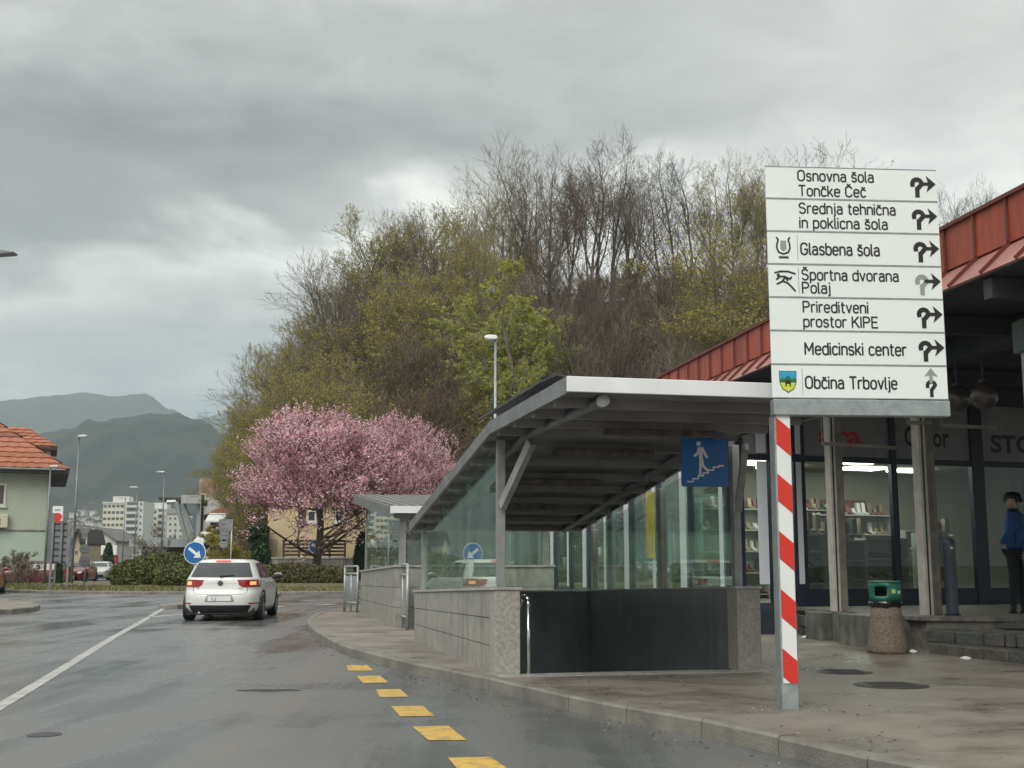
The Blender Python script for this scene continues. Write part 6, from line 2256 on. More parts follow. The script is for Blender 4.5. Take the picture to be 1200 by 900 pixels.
for px0, px1, y0, y1, m_ in ((349, 358.5, 592, 618, M_BRW), (359.5, 371, 598, 612, M_PANE), (392, 404, 598, 612, M_PANE)):
    p0, p1 = at(px0, y1, YY), at(px1, y0, YY)
    if m_ is M_BRW:
        sh = MB().box(p0.x, p1.x, YY - .07, YY - .002, p0.z, p1.z).build('shutter', M_BRW, YHS)
    else:
        window(YHS, (p0.x, YY, p0.z), X, Z, NF, 0, 0, p1.x - p0.x, p1.z - p0.z, M_WINF, m_, .1)
# slatted balustrade and outer stair
bal = thing('slatted_fence', 'dark brown horizontal board fence and stair railing before the yellow house', 'fence', (at(350, 652, YY - 1.5).x, YY - 1.5, .3))
for k in range(5):
    p0, p1 = at(331, 651.5 - k * 4.1, YY - 1.5), at(405, 651.5 - k * 4.1, YY - 1.5)
    MB().box(p0.x, p1.x, YY - 1.55, YY - 1.5, p0.z, p0.z + .13).build('slat', M_BRW, bal)
for px in (332, 350, 368, 386, 404):
    p0 = at(px, 655, YY - 1.5)
    MB().box(p0.x - .05, p0.x + .05, YY - 1.5, YY - 1.4, p0.z - .1, hz(633, YY - 1.5)).build('fence_post', M_BRW, bal)
for k in range(4):
    MB().bar(at(374, 652 - k * 6.0, YY - 1.8), at(404, 627 - k * 6.0, YY - 1.8), .05, .14, up=(0, 0, 1)).build('stair_slat', M_BRW, bal)
p0, p1 = at(318, 672, YY - 2.4), at(470, 654.5, YY - 2.4)
M_STRK = mat('streaked_concrete', (.30, .29, .245), .8, col2=(.15, .145, .12), scale=2.0, detail=6, streak=.6)
rw = thing('retaining_wall', 'grey concrete retaining wall with dark vertical streaks behind the hedge', 'wall', ((p0.x + p1.x) / 2, YY - 2.4, .1))
nn_ = 9
for k in range(nn_):
    xa, xb = p0.x + (p1.x - p0.x) * k / nn_, p0.x + (p1.x - p0.x) * (k + 1) / nn_
    MB().box(xa + .01, xb - .01, YY - 2.4, YY - 2.1, .0, p1.z + random.uniform(-.01, .01)).build('wall_panel', M_STRK, rw)
MB().box(p0.x, p1.x, YY - 2.45, YY - 2.05, p1.z, p1.z + .07).build('coping', M_CAPST, rw)


def gable(name, label, cat, px0, px1, yb, ye, yr, Y, depth, wm, rm, wins=(), along='x', grp=None, zb=0.0, hip=0.0):
    """house: front wall px0..px1, eave at ye, ridge at yr"""
    x0, x1 = at(px0, ye, Y).x, at(px1, ye, Y).x
    ze, zr = hz(ye, Y), hz(yr, Y)
    t_ = thing(name, label, cat, ((x0 + x1) / 2, Y, zb), grp)
    if along == 'x':     # ridge parallel to the picture
        MB().box(x0, x1, Y, Y + depth, zb - .2, ze).build('wall', wm, t_)
        o = .05 * (x1 - x0)
        hp = hip * (x1 - x0)
        mb = MB()
        mb.add([(x0 - o, Y - .5, ze), (x1 + o, Y - .5, ze), (x1 + o - hp, Y + depth / 2, zr), (x0 - o + hp, Y + depth / 2, zr), (x0 - o, Y + depth + .5, ze), (x1 + o, Y + depth + .5, ze)],
               [(0, 1, 2, 3), (3, 2, 5, 4), (0, 3, 4), (1, 5, 2), (0, 4, 5, 1)])
        mb.build('roof', rm, t_)
    else:                # gable faces us
        mb = MB()
        xm = (x0 + x1) / 2
        mb.prism([(x0, Y, zb - .2), (x1, Y, zb - .2), (x1, Y, ze), (xm, Y, zr), (x0, Y, ze)], (0, depth, 0))
        mb.build('wall', wm, t_)
        for sg, xa in ((-1, x0), (1, x1)):
            ov_ = (xa - xm) * .12
            sl_ = Vector((xa + ov_, Y - .5, ze + (ze - zr) * .12))
            MB().hexa([sl_, Vector((xm, Y - .5, zr)), Vector((xm, Y + depth, zr)), Vector((sl_.x, Y + depth, sl_.z))],
                      [v + Vector((0, 0, .3)) for v in (sl_, Vector((xm, Y - .5, zr)), Vector((xm, Y + depth, zr)), Vector((sl_.x, Y + depth, sl_.z)))]).build('roof', rm, t_)
    for (wx0, wy0, wx1, wy1) in wins:
        p0, p1 = at(wx0, wy1, Y), at(wx1, wy0, Y)
        f_ = MB().box(p0.x, p1.x, Y - .12, Y - .004, p0.z, p1.z).build('window', M_WINF, t_)
        tt = (p1.x - p0.x) * .12
        MB().box(p0.x + tt, p1.x - tt, Y - .16, Y - .121, p0.z + tt, p1.z - tt).build('pane', M_PANE, f_)
    return t_


M_WHW = mat('white_render', (.52, .52, .48), .85, var=.08, scale=.3)
M_GREYR = mat('grey_roof', (.15, .14, .135), .8, var=.2, scale=.5)
M_PINK = mat('pink_render', (.50, .33, .27), .85, var=.1, scale=.5)
M_BRICKY = mat('orange_brown_roof', (.27, .10, .055), .8, var=.25, scale=1)
# tall white building with pink top
t_ = thing('tall_narrow_building', 'tall narrow white building with pink top storey beside the steel canopy', 'building', (at(244, 640, 112).x, 112, 0))
for (p0x, p1x, y0, y1, Y_, m_, nm) in ((236, 262, 580, 664, 112, M_WHW, 'wall'), (233, 256, 561, 580, 112, M_PINK, 'top_storey'), (232, 236, 580, 664, 111.5, M_GALV, 'side_pier')):
    p0, p1 = at(p0x, y1, Y_), at(p1x, y0, Y_)
    MB().box(p0.x, p1.x, Y_, Y_ + 8, max(0, p0.z), p1.z).build(nm, m_, t_)
for (a0, a1, y0, y1) in ((239, 243, 586, 592), (239, 243, 603, 609)):
    p0, p1 = at(a0, y1, 112), at(a1, y0, 112)
    MB().box(p0.x, p1.x, 111.85, 111.99, p0.z, p1.z).build('window', M_PANE, t_)
gable('low_shop', 'low pale shop with black name board right of the tall white building', 'building', 244, 268, 660, 603, 593, 100, 7, M_WHW, M_BRICKY, ((246, 611, 252, 617),))
t_ = thing('shop_board', 'black name board with white letters on the low pale shop', 'sign', at(250, 621, 99.6))
p0, p1 = at(243, 624.5, 99.7), at(257, 617.5, 99.7)
bd = MB().box(p0.x, p1.x, 99.6, 99.9, p0.z, p1.z).build('board', M_BLACK, t_)
lt = MB()
put_text(lt, 'OZUM', (0, 99.59, 0), X, Z, p0.x + .08, p1.x - .08, p0.z + .12, .28, .02)
lt.build('lettering', M_WHITE, t_)
t_ = thing('awning', 'white awning above the black name board', 'awning', at(252, 608, 99))
p0, p1 = at(241, 612, 98.6), at(266, 603, 99.6)
MB().hexa([(p0.x, 98.4, p0.z), (p1.x, 98.4, p0.z), (p1.x, 99.8, p1.z), (p0.x, 99.8, p1.z)], [(p0.x, 98.4, p0.z + .12), (p1.x, 98.4, p0.z + .12), (p1.x, 99.8, p1.z + .12), (p0.x, 99.8, p1.z + .12)]).build('cover', M_WHITE, t_)
t_ = thing('entrance_roof', 'small pitched white roof with dark gable edge left of the black name board', 'roof', (at(240, 650, 88).x, 88, .1))
pa, pb_, pc = at(228, 636, 88), at(244, 626, 88), at(254, 622, 88)
MB().hexa([at(226, 637, 86), at(240, 640, 86), at(254, 625, 90), at(236, 625, 90)], [v + Vector((0, 0, .12)) for v in (at(226, 637, 86), at(240, 640, 86), at(254, 625, 90), at(236, 625, 90))]).build('roof', M_WHITE, t_)
MB().bar(at(240, 641, 85.9), at(255, 625.5, 89.9), .15, .5).build('verge_board', M_EAVE, t_)
for px in (229, 246.5):
    p0 = at(px, 640, 86.5)
    MB().box(p0.x - .08, p0.x + .08, 86.5, 86.66, 0, p0.z).build('post', M_EAVE, t_)
gable('ochre_house', 'low ochre house with sloping brown roof and pinkish wall behind the stacked sign backs', 'house', 246, 296, 665, 650, 634, 93, 5, mat('ochre_render', (.30, .22, .11), .85, var=.2, scale=.8), mat('brown_roof', (.12, .075, .05), .85, var=.2), ((262, 648, 268, 656), (276, 648, 282, 656)), 'g')
gable('white_house', 'large white house with grey gable roof behind the round sign backs', 'house', 93, 136, 668, 634, 620, 190, 12, M_WHW, M_GREYR, ((104, 637, 109, 640), (112, 644, 117, 646.5), (104, 650, 109, 653), (121, 640, 124, 644), (113, 634, 117, 637)), 'g')
gable('white_house', 'narrow pale house with dark roof between board sign and white house', 'house', 86, 95, 672, 637, 622, 150, 9, M_YEL2, M_EAVE, ((88, 645, 91, 649),), 'g')
gable('low_grey_house', 'long low house with grey roof under the apartment towers', 'house', 168, 196, 655, 639, 629, 260, 10, M_WHW, M_GREYR, ((172, 641, 176, 645), (182, 641, 186, 645)))
gable('pale_flat_block', 'pale block with balconies right of the apartment towers', 'building', 196, 214, 655, 602, 598, 480, 14, M_WHW, M_GREYR, tuple((198 + 6 * i, 606 + 7 * j, 201 + 6 * i, 609 + 7 * j) for i in range(3) for j in range(6)))
# hoarding and long flat-roofed station
t_ = thing('billboard', 'white red and blue banner board at the far end of the queue', 'sign', (at(127, 660, 140).x, 140, 0))
for (a0, a1, y0, y1, m_) in ((118, 137, 639, 650, M_WHITE), (118, 137, 650.2, 655, M_TAIL), (118, 131, 655.2, 661, M_SIGNBLUE), (131.2, 137, 655.2, 661, M_TAIL)):
    p0, p1 = at(a0, y1, 140), at(a1, y0, 140)
    MB().box(p0.x, p1.x, 140, 140.2, p0.z, p1.z).build('panel', m_, t_)
for px in (119, 136):
    p0 = at(px, 661, 140)
    MB().box(p0.x - .1, p0.x + .1, 140.2, 140.4, 0, p0.z + 1).build('post', M_ALUDARK, t_)
Ys = 122
t_ = thing('station_canopy', 'long flat grey canopy with lattice frieze and white frames under the towers', 'canopy', (at(195, 660, Ys).x, Ys, 0))
p0, p1 = at(151, 641, Ys), at(243, 631.5, Ys)
MB().box(p0.x, p1.x, Ys, Ys + 9, p0.z, p1.z).build('roof_edge', M_GALV, t_)
a, b = at(155, 647.5, Ys), at(196, 641, Ys)
MB().box(a.x, b.x, Ys + .1, Ys + .3, a.z, a.z + .08).build('truss_chord', M_EAVE, t_)
nn_ = 10
for k in range(nn_):
    xa, xb = a.x + (b.x - a.x) * k / nn_, a.x + (b.x - a.x) * (k + 1) / nn_
    MB().bar((xa, Ys + .2, a.z if k % 2 else b.z), (xb, Ys + .2, b.z if k % 2 else a.z), .08, .08).build('truss_bar', M_GALV, t_)
MB().box(a.x, p1.x, Ys + 3, Ys + 3.2, 0, b.z).build('back_wall', M_GREYR, t_)
for (a0, a1, y0, y1) in ((154, 166, 650, 668), (168, 180, 652, 668), (181, 192, 652, 668)):
    q0, q1 = at(a0, y1, Ys + 1), at(a1, y0, Ys + 1)
    fr = MB()
    w_ = q1.x - q0.x
    z0_ = max(0, q0.z)
    for bx in ((q0.x, q0.x + .12, z0_, q1.z), (q1.x - .12, q1.x, z0_, q1.z), (q0.x + .12, q1.x - .12, q1.z - .12, q1.z), (q0.x + .12, q1.x - .12, z0_, z0_ + .35)):
        fr.box(bx[0], bx[1], Ys + 1, Ys + 1.1, bx[2], bx[3])
    fr.build('window_frame', M_WHITE, t_)
# steel canopy with V struts
Yv = 118
t_ = thing('steel_canopy', 'high dark steel canopy on splayed struts left of the tall white building', 'canopy', (at(212, 640, Yv).x, Yv, 0))
q = [at(186, 582.5, Yv), at(236, 584, Yv), at(236, 588, Yv + 9), at(205, 588, Yv + 9)]
MB().hexa([v - Vector((0, 0, .25)) for v in q], q).build('roof_sheet', M_EAVE, t_)
q0, q1 = at(212, 590, Yv - 1), at(237, 580, Yv - 1)
MB().box(q0.x, q1.x, Yv - 1, Yv + 6, q0.z, q1.z).build('roof_box', M_ALU, t_)
for (a0, y0, a1, y1) in ((206.5, 588, 219, 634), (214.5, 589, 226, 625), (206.5, 588, 196, 588.5)):
    MB().tube(at(a0, y0, Yv), at(a1, y1, Yv), .22, n=8).build('strut', M_GALV, t_)
q0 = at(234, 590, Yv)
MB().box(q0.x - .25, q0.x + .25, Yv, Yv + .5, 0, q0.z).build('column', M_GALV, t_)

# apartment towers
M_CREAMT = mat('cream_tower_render', (.66, .62, .50), .85, var=.05, scale=.05)
M_TOWW = mat('white_balcony_front', (.60, .60, .57), .8)
M_TWIN = mat('tower_window_dark', (.10, .11, .11), .4)


def tower(label, px0, px1, pb0, pb1, yt, yt2, Y, rows_, cols_):
    x0, x1, xb0, xb1 = at(px0, yt, Y).x, at(px1, yt, Y).x, at(pb0, yt, Y).x, at(pb1, yt, Y).x
    zt1, zt2 = hz(yt, Y), hz(yt2, Y)
    t_ = thing('apartment_tower', label, 'building', ((x0 + x1) / 2, Y, 0), 'apartment towers in the valley')
    MB().box(x0, x1, Y, Y + 16, 0, zt1).build('wall', M_CREAMT, t_)
    MB().box(xb0, xb1, Y - 2, Y + 14, 0, zt2).build('balcony_block', M_TOWW, t_)
    MB().box(x0 - .3, x1 + .3, Y - .3, Y + 16, zt1, zt1 + .7).build('parapet', M_TOWW, t_)
    MB().box(x1 - 8, x1 - 1, Y + 3, Y + 9, zt1 + .7, zt1 + 3.2).build('lift_house', M_TOWW, t_)
    fh = zt1 / rows_
    for r_ in range(rows_):
        z_ = fh * r_ + fh * .35
        for c in range(cols_):
            x_ = x0 + (x1 - x0) * (c + .5) / cols_
            MB().box(x_ - .65, x_ + .65, Y - .1, Y - .005, z_, z_ + fh * .42).build('window', M_TWIN, t_)
        wb = xb1 - xb0
        z2 = zt2 / rows_ * r_
        MB().box(xb0 + wb * .12, xb0 + wb * .72, Y - 2.1, Y - 2.01, z2 + zt2 / rows_ * .45, z2 + zt2 / rows_ * .92).build('balcony_recess', M_TWIN, t_)
        MB().box(xb0 + wb * .10, xb0 + wb * .74, Y - 3.0, Y - 2.12, z2 + zt2 / rows_ * .05, z2 + zt2 / rows_ * .42).build('balcony_rail', M_TOWW, t_)
        MB().box(xb0 + wb * .82, xb0 + wb * .92, Y - 2.1, Y - 2.01, z2 + zt2 / rows_ * .45, z2 + zt2 / rows_ * .8).build('window', M_TWIN, t_)
    return t_


tower('taller cream apartment tower with white balconies at its right end', 121, 151, 148, 170, 590, 588, 520, 10, 6)
tower('lower cream apartment tower right of the taller one', 168, 196, 186, 196.5, 597, 596, 545, 9, 5)

# ================================================================== HILLS AND MOUNTAINS
M_HILL = mat('leaf_litter_slope', (0.115, 0.085, 0.05), 0.95, col2=(0.06, 0.065, 0.028), scale=0.16, detail=8, bump=0.8, bscale=2)
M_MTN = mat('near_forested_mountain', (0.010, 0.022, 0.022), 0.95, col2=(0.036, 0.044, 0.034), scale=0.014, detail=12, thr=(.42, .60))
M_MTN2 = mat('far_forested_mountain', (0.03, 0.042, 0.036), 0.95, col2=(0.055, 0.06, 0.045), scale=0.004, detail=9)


def lerp_tab(tab, x):
    if x <= tab[0][0]: return tab[0][1]
    for (a, va), (b, vb) in zip(tab, tab[1:]):
        if x <= b:
            t_ = (x - a) / (b - a)
            t_ = t_ * t_ * (3 - 2 * t_)
            return va + (vb - va) * t_
    return tab[-1][1]


YR = 110.0
ridge_tab = [(x_, hz(y_, YR)) for x_, y_ in ()]
RT = [(-34, 0), (-29, .5), (-25.5, 3.5), (-21, 9), (-15.7, 15), (-8, 20), (0, 23), (8, 25.5), (24, 26), (40, 24), (60, 24), (120, 22)]
S01 = lambda v: (lambda t_: t_ * t_ * (3 - 2 * t_))(min(1, max(0, v)))


def hillz(x, y):
    r_ = lerp_tab(RT, x * 110 / max(y, 60))
    f = S01((y - 76) / 36) if y < 112 else 1 - .45 * S01((y - 125) / 120)
    return r_ * f + mnoise.noise(Vector((x * .07, y * .07, 0))) * 1.2 * min(1, r_ * f / 4)


hx = [-70 + i * 2.6 for i in range(90)]
hy = [70 + j * 2.5 for j in range(72)]
mb = MB()
mb.add([(x, y, hillz(x, y) - .06) for y in hy for x in hx], [(j * 90 + i, j * 90 + i + 1, (j + 1) * 90 + i + 1, (j + 1) * 90 + i) for j in range(71) for i in range(89)])
tag(mb.build('hill', M_HILL, smooth=True), kind='structure')


def mountain(name, pts, Y, depth, m, amp, nx=220, ny=26, nf=1.0):
    """ridge line given by photo pixels at distance Y"""
    P = [(at(px, py, Y).x, at(px, py, Y).z) for px, py in pts]
    x0, x1 = P[0][0], P[-1][0]
    vs = []
    for j in range(ny):
        v = j / (ny - 1)
        yy = Y - depth + v * depth * 1.6
        f = S01(v / .625) if v < .625 else 1 - .5 * ((v - .625) / .375)
        for i in range(nx):
            x = x0 + (x1 - x0) * i / (nx - 1)
            z = lerp_tab(P, x * (1 if v < .6 else 1))
            nn = mnoise.fractal(Vector((x * nf / depth * 3, yy * nf / depth * 3, 3.3)), 1.0, 2.0, 5)
            ridged = 1 - abs(mnoise.noise(Vector((x / depth * 4.2 + yy / depth * .8, 1.7, 0))))
            ff = f * (1 - .35 * (1 - ridged) * math.sin(PI * min(1, v / .625)))
            fine_ = mnoise.noise(Vector((x * .035 * nf, yy * .02 * nf, 9)))
            vs.append((x * (yy / Y if v < .625 else 1), yy, max(-1, z * ff + nn * amp * math.sin(PI * min(1, v / .63)) * .8 + fine_ * amp * .16 + mnoise.noise(Vector((x * .11, yy * .05, 2))) * amp * .07)))
    mb = MB()
    mb.add(vs, [(j * nx + i, j * nx + i + 1, (j + 1) * nx + i + 1, (j + 1) * nx + i) for j in range(ny - 1) for i in range(nx - 1)])
    return tag(mb.build(name, m, smooth=True), kind='structure')


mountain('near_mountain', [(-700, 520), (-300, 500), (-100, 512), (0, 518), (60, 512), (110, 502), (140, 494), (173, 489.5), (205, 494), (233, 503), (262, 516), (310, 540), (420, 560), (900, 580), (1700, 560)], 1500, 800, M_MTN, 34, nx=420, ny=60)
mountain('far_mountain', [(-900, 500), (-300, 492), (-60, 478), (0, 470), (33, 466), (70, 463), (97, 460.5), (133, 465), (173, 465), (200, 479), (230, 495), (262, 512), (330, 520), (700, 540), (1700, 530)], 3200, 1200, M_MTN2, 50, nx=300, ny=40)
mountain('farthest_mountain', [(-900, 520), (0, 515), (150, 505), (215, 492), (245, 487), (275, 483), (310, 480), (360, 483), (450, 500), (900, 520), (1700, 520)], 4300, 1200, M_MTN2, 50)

# little houses on the lower slope of the near mountain
hamlet = [(76, 612), (83, 607), (90, 611), (97, 604), (104, 609), (112, 603), (116, 611), (121, 606), (86, 599), (95, 596), (108, 596), (117, 592), (78, 618), (88, 617), (99, 616), (109, 617), (103, 589), (113, 584), (92, 605), (70, 615)]
M_SLATE = mat('grey_brown_house_roof', (.12, .09, .08), .85)
Gp = 'small houses on the lower mountain slope'
proto_h = None
for k, (px, py) in enumerate(hamlet):
    Y = 760 + (620 - py) * 9 + random.uniform(-25, 25)
    p = at(px, py + 4, Y)
    if proto_h is None:
        proto_h = thing('village_house', 'tiny pale gabled house on the lower slope of the mountain', 'house', (0, 0, 0), Gp)
        MB().box(-4, 4, 0, 7, -6, 2.4).build('wall', M_WHW, proto_h, world=False)
        MB().prism([(-4.6, -.4, 2.4), (4.6, -.4, 2.4), (0, -.4, 5.0)], (0, 7.8, 0)).build('roof', M_SLATE, proto_h, world=False)
        for wx_ in (-2.4, 1.0):
            MB().box(wx_, wx_ + 1.4, -.15, -.01, .3, 1.6).build('window', M_TWIN, proto_h, world=False)
        h_ = proto_h
    else:
        h_ = copy_tree(proto_h)
    h_.location = p
    h_.rotation_euler = (0, 0, random.uniform(-.9, .9))
    sc_ = random.uniform(.5, .8)
    h_.scale = (sc_ * random.uniform(.8, 1.5), sc_, sc_)
# house on the hill behind the bare trees
p = at(812, 352, 118)
hh_ = gable('hill_house', 'faint pinkish house on the hilltop behind the bare trees', 'house', 800, 838, 362, 340, 326, 116, 8, M_PINK, M_SLATE, ((806, 344, 812, 350), (822, 344, 828, 350)), zb=hz(366, 116))

# ================================================================== TREES
class Seg:
    def __init__(s):
        s.v, s.f, s.m = [], [], []

    def tube(s, a, b, r0, r1, n, mi=0):
        d = b - a
        if d.length < 1e-5:
            return
        d = d.normalized()
        u = d.cross(Vector((.3, .5, .81)))
        u.normalize()
        w = d.cross(u)
        k = len(s.v)
        for p, r_ in ((a, r0), (b, r1)):
            for i in range(n):
                t_ = 2 * PI * i / n
                q = p + u * (math.cos(t_) * r_) + w * (math.sin(t_) * r_)
                s.v.append((q.x, q.y, q.z))
        for i in range(n):
            j = (i + 1) % n
            s.f.append((k + i, k + j, k + n + j, k + n + i))
            s.m.append(mi)

    def leaf(s, p, size, mi):
        a = Vector((random.gauss(0, 1), random.gauss(0, 1), random.gauss(0, 1))).normalized()
        b = a.cross(Vector((random.gauss(0, 1), random.gauss(0, 1), random.gauss(0, 1)))).normalized()
        k = len(s.v)
        h = size * .5
        for q in (p - a * h, p + b * h * .6, p + a * h, p - b * h * .6):
            s.v.append((q.x, q.y, q.z))
        s.f.append((k, k + 1, k + 2, k + 3))
        s.m.append(mi)


def mesh_from(name, s, mats):
    me = bpy.data.meshes.new(name)
    me.from_pydata(s.v, [], s.f)
    for q in mats:
        me.materials.append(q)
    me.polygons.foreach_set('material_index', s.m)
    me.update()
    return me


def rdir(d, ang, spin):
    d = d.normalized()
    u = d.cross(Vector((.2, .3, .93)))
    if u.length < .01:
        u = Vector((1, 0, 0))
    u.normalize()
    w = d.cross(u)
    return (d * math.cos(ang) + (u * math.cos(spin) + w * math.sin(spin)) * math.sin(ang)).normalized()


def gen_tree(seed, H, r0, nlim, spread, bare_base, cnts, leaf_n, leaf_size, leaf_mats, wob=.10, up=.25, crown_r=1.0, twig_r=.012, taper_len=(.42, .5, .5, .5), lean=0.0, leafmin=0.0, droop=0.0, amin=22, amax=45, fork=0):
    random.seed(seed)
    T, C = Seg(), Seg()
    nl = len(cnts)

    def grow(p, d, L, r, lev):
        ns = (7, 5, 4, 3, 2)[min(lev, 4)]
        pts = [p]
        dirs = [d]
        cur, dd = p, d
        for i in range(ns):
            dd = (dd + Vector((random.gauss(0, wob), random.gauss(0, wob), random.gauss(0, wob * .6) + (up * (.35 if lev else .1) if lev < 4 else -droop)))).normalized()
            cur = cur + dd * (L / ns)
            pts.append(cur)
            dirs.append(dd)
        tgt = T if lev == 0 else C
        nsides = (8, 5, 3, 3, 3)[min(lev, 4)]
        rend = r * (.25 if lev else .22) if not fork else r * .22
        for i in range(ns):
            ra, rb_ = r + (rend - r) * i / ns, r + (rend - r) * (i + 1) / ns
            tgt.tube(pts[i], pts[i + 1], max(ra, twig_r), max(rb_, twig_r * .7), nsides, 0)
        if lev >= nl:
            if leaf_n:
                for k in range(leaf_n if isinstance(leaf_n, int) else (1 if random.random() < leaf_n else 0)):
                    q = random.uniform(.1, 1) * ns
                    i = min(ns - 1, int(q))
                    pp = pts[i].lerp(pts[i + 1], q - i) + Vector((random.gauss(0, .05), random.gauss(0, .05), random.gauss(0, .05)))
                    C.leaf(pp, leaf_size * random.uniform(.6, 1.4), 1 + random.randrange(len(leaf_mats)))
            return
        n = cnts[lev]
        n = max(1, int(round(n * random.uniform(.8, 1.2))))
        lo = bare_base if lev == 0 else .18
        for k in range(n):
            q = (lo + (1 - lo) * (k + random.uniform(.1, .9)) / n) * ns
            i = min(ns - 1, int(q))
            pp = pts[i].lerp(pts[i + 1], q - i)
            fr = q / ns
            ang = R(random.uniform(amin, amax)) * (spread if lev == 0 else 1.0)
            nd = rdir(dirs[i + 1], ang, random.uniform(0, 2 * PI))
            if lev == 0:
                ll = L * taper_len[0] * (1.05 - .62 * fr) * random.uniform(.75, 1.15) * crown_r
            else:
                ll = L * (taper_len[min(lev, 3)] * (1.1 - .5 * fr) if not fork else (.46, .46, .48, .5)[min(lev, 3)] * (.65 + .55 * math.sin(PI * min(1, fr * 1.05)))) * random.uniform(.7, 1.2)
            rr = max(twig_r, (r + (rend - r) * fr) * (.50 if lev == 0 else .55))
            grow(pp, nd, ll, rr, lev + 1)
    if not fork:
        grow(Vector((0, 0, -.4)), Vector((lean, 0, 1)).normalized(), H, r0, 0)
        return T, C
    # trunk that forks into rising leaders
    nb = fork
    p, d = Vector((0, 0, -.4)), Vector((random.uniform(-.06, .06), random.uniform(-.06, .06), 1)).normalized()
    Lt = H * random.uniform(.36, .44)
    pts = [p]
    for i in range(6):
        d = (d + Vector((random.gauss(0, .05), random.gauss(0, .05), .1))).normalized()
        pts.append(pts[-1] + d * Lt / 6)
    for i in range(6):
        T.tube(pts[i], pts[i + 1], r0 * (1 - .07 * i), r0 * (1 - .07 * (i + 1)), 8, 0)
    spin = random.uniform(0, 6)
    for k in range(nb):
        q = 1.0 if k < 2 else random.uniform(.45, .98)
        i = min(5, int(q * 6))
        pp = pts[i].lerp(pts[i + 1], q * 6 - i)
        ang = R(random.uniform(4, 14)) if k == 0 else R(random.uniform(16, 38)) * spread
        nd = rdir(Vector((0, 0, 1)), ang, spin + k * 2.4)
        grow(pp, nd, H * (.66 if k == 0 else random.uniform(.46, .60)), r0 * (.62 if k == 0 else .48), 1)
    return T, C


M_BARK = [mat('bark_%s' % n, c, .9, var=.3, scale=3, stretch=(1, 1, .3)) for n, c in
          (('dark_brown', (.065, .052, .042)), ('grey_brown', (.17, .142, .112)), ('pale', (.27, .24, .19)), ('warm_brown', (.13, .095, .07)))]
LY = [mat('spring_leaf_%s' % n, c, .7, transl=.45) for n, c in (('yellow_green', (.44, .43, .07)), ('lime', (.36, .43, .08)), ('olive', (.38, .36, .07)), ('ochre_bud', (.34, .24, .08)), ('brown_bud', (.17, .12, .07)), ('pale_green', (.34, .37, .17)), ('soft_green', (.15, .20, .045)))]
# prototypes: (name, label, trunk mesh, crown mesh, height)
PR = {}


def proto_tree(key, label, seed, H, bark, cnts, leaf_n, leaf_size, leafs, **kw):
    T, C = gen_tree(seed, H, H * .0135 + .03, 0, kw.pop('spread', 1.0), kw.pop('bare', .3), cnts, leaf_n, leaf_size, leafs, **kw)
    zs = [v[2] for v in C.v]
    PR[key] = (label, mesh_from('trunk', T, [bark]), mesh_from('crown', C, [bark] + leafs), max(zs))


B_ = M_BARK
proto_tree('bare_a', 'bare dark brown tree', 3, 15, B_[0], (0, 10, 6, 4), 0, .1, [LY[4]], fork=4, wob=.10, up=.26, twig_r=.0115, spread=.8)
proto_tree('bare_b', 'bare grey brown tree', 5, 14, B_[1], (0, 10, 6, 4), 0, .10, [LY[4]], fork=6, wob=.13, up=.20, spread=1.15, twig_r=.0115)
proto_tree('bare_c', 'bare reddish brown tree', 8, 13.5, B_[3], (0, 11, 7, 4), 1, .07, [LY[4], LY[3]], fork=5, wob=.10, up=.24, twig_r=.011)
proto_tree('bare_d', 'crooked bare dark tree', 9, 15, B_[0], (0, 9, 6, 4), .15, .08, [LY[3]], fork=3, wob=.20, up=.16, spread=1.1, twig_r=.012)
proto_tree('bud_a', 'olive budding tree', 12, 14, B_[1], (0, 10, 7, 4), 4, .125, [LY[2], LY[0], LY[0]], fork=5, wob=.11, up=.2, twig_r=.010)
proto_tree('bud_b', 'broad ochre green tree', 15, 12.5, B_[1], (0, 11, 7, 4), 5, .125, [LY[2], LY[3], LY[0], LY[0]], fork=7, wob=.12, up=.15, spread=1.3, twig_r=.010)
proto_tree('lime_a', 'fresh yellow green tree', 18, 12.5, B_[2], (19, 9, 6, 4), 4, .135, [LY[0], LY[1], LY[0], LY[5]], bare=.16, wob=.13, up=.08, spread=1.35, twig_r=.01)
proto_tree('lime_b', 'tall thin pale green tree', 21, 15, B_[2], (0, 10, 6, 4), 3, .11, [LY[5], LY[0]], fork=4, wob=.11, up=.22, twig_r=.010, spread=.9)
proto_tree('gold', 'rounded golden green tree', 25, 12, B_[1], (0, 12, 8, 4), 6, .13, [LY[0], LY[0], LY[2], LY[3]], fork=9, wob=.11, up=.12, spread=1.5, twig_r=.010)
proto_tree('brush', 'bare brown shrub', 31, 4.2, B_[3], (14, 7, 6), 1, .07, [LY[4], LY[3]], bare=.02, wob=.14, up=.25, spread=1.4, twig_r=.010, crown_r=1.5)
proto_tree('brush_g', 'olive leafy shrub', 33, 4.0, B_[1], (16, 8, 6), 6, .11, [LY[2], LY[0], LY[3]], bare=.02, wob=.16, up=.2, spread=1.4, twig_r=.010, crown_r=1.5)
used_t = {}


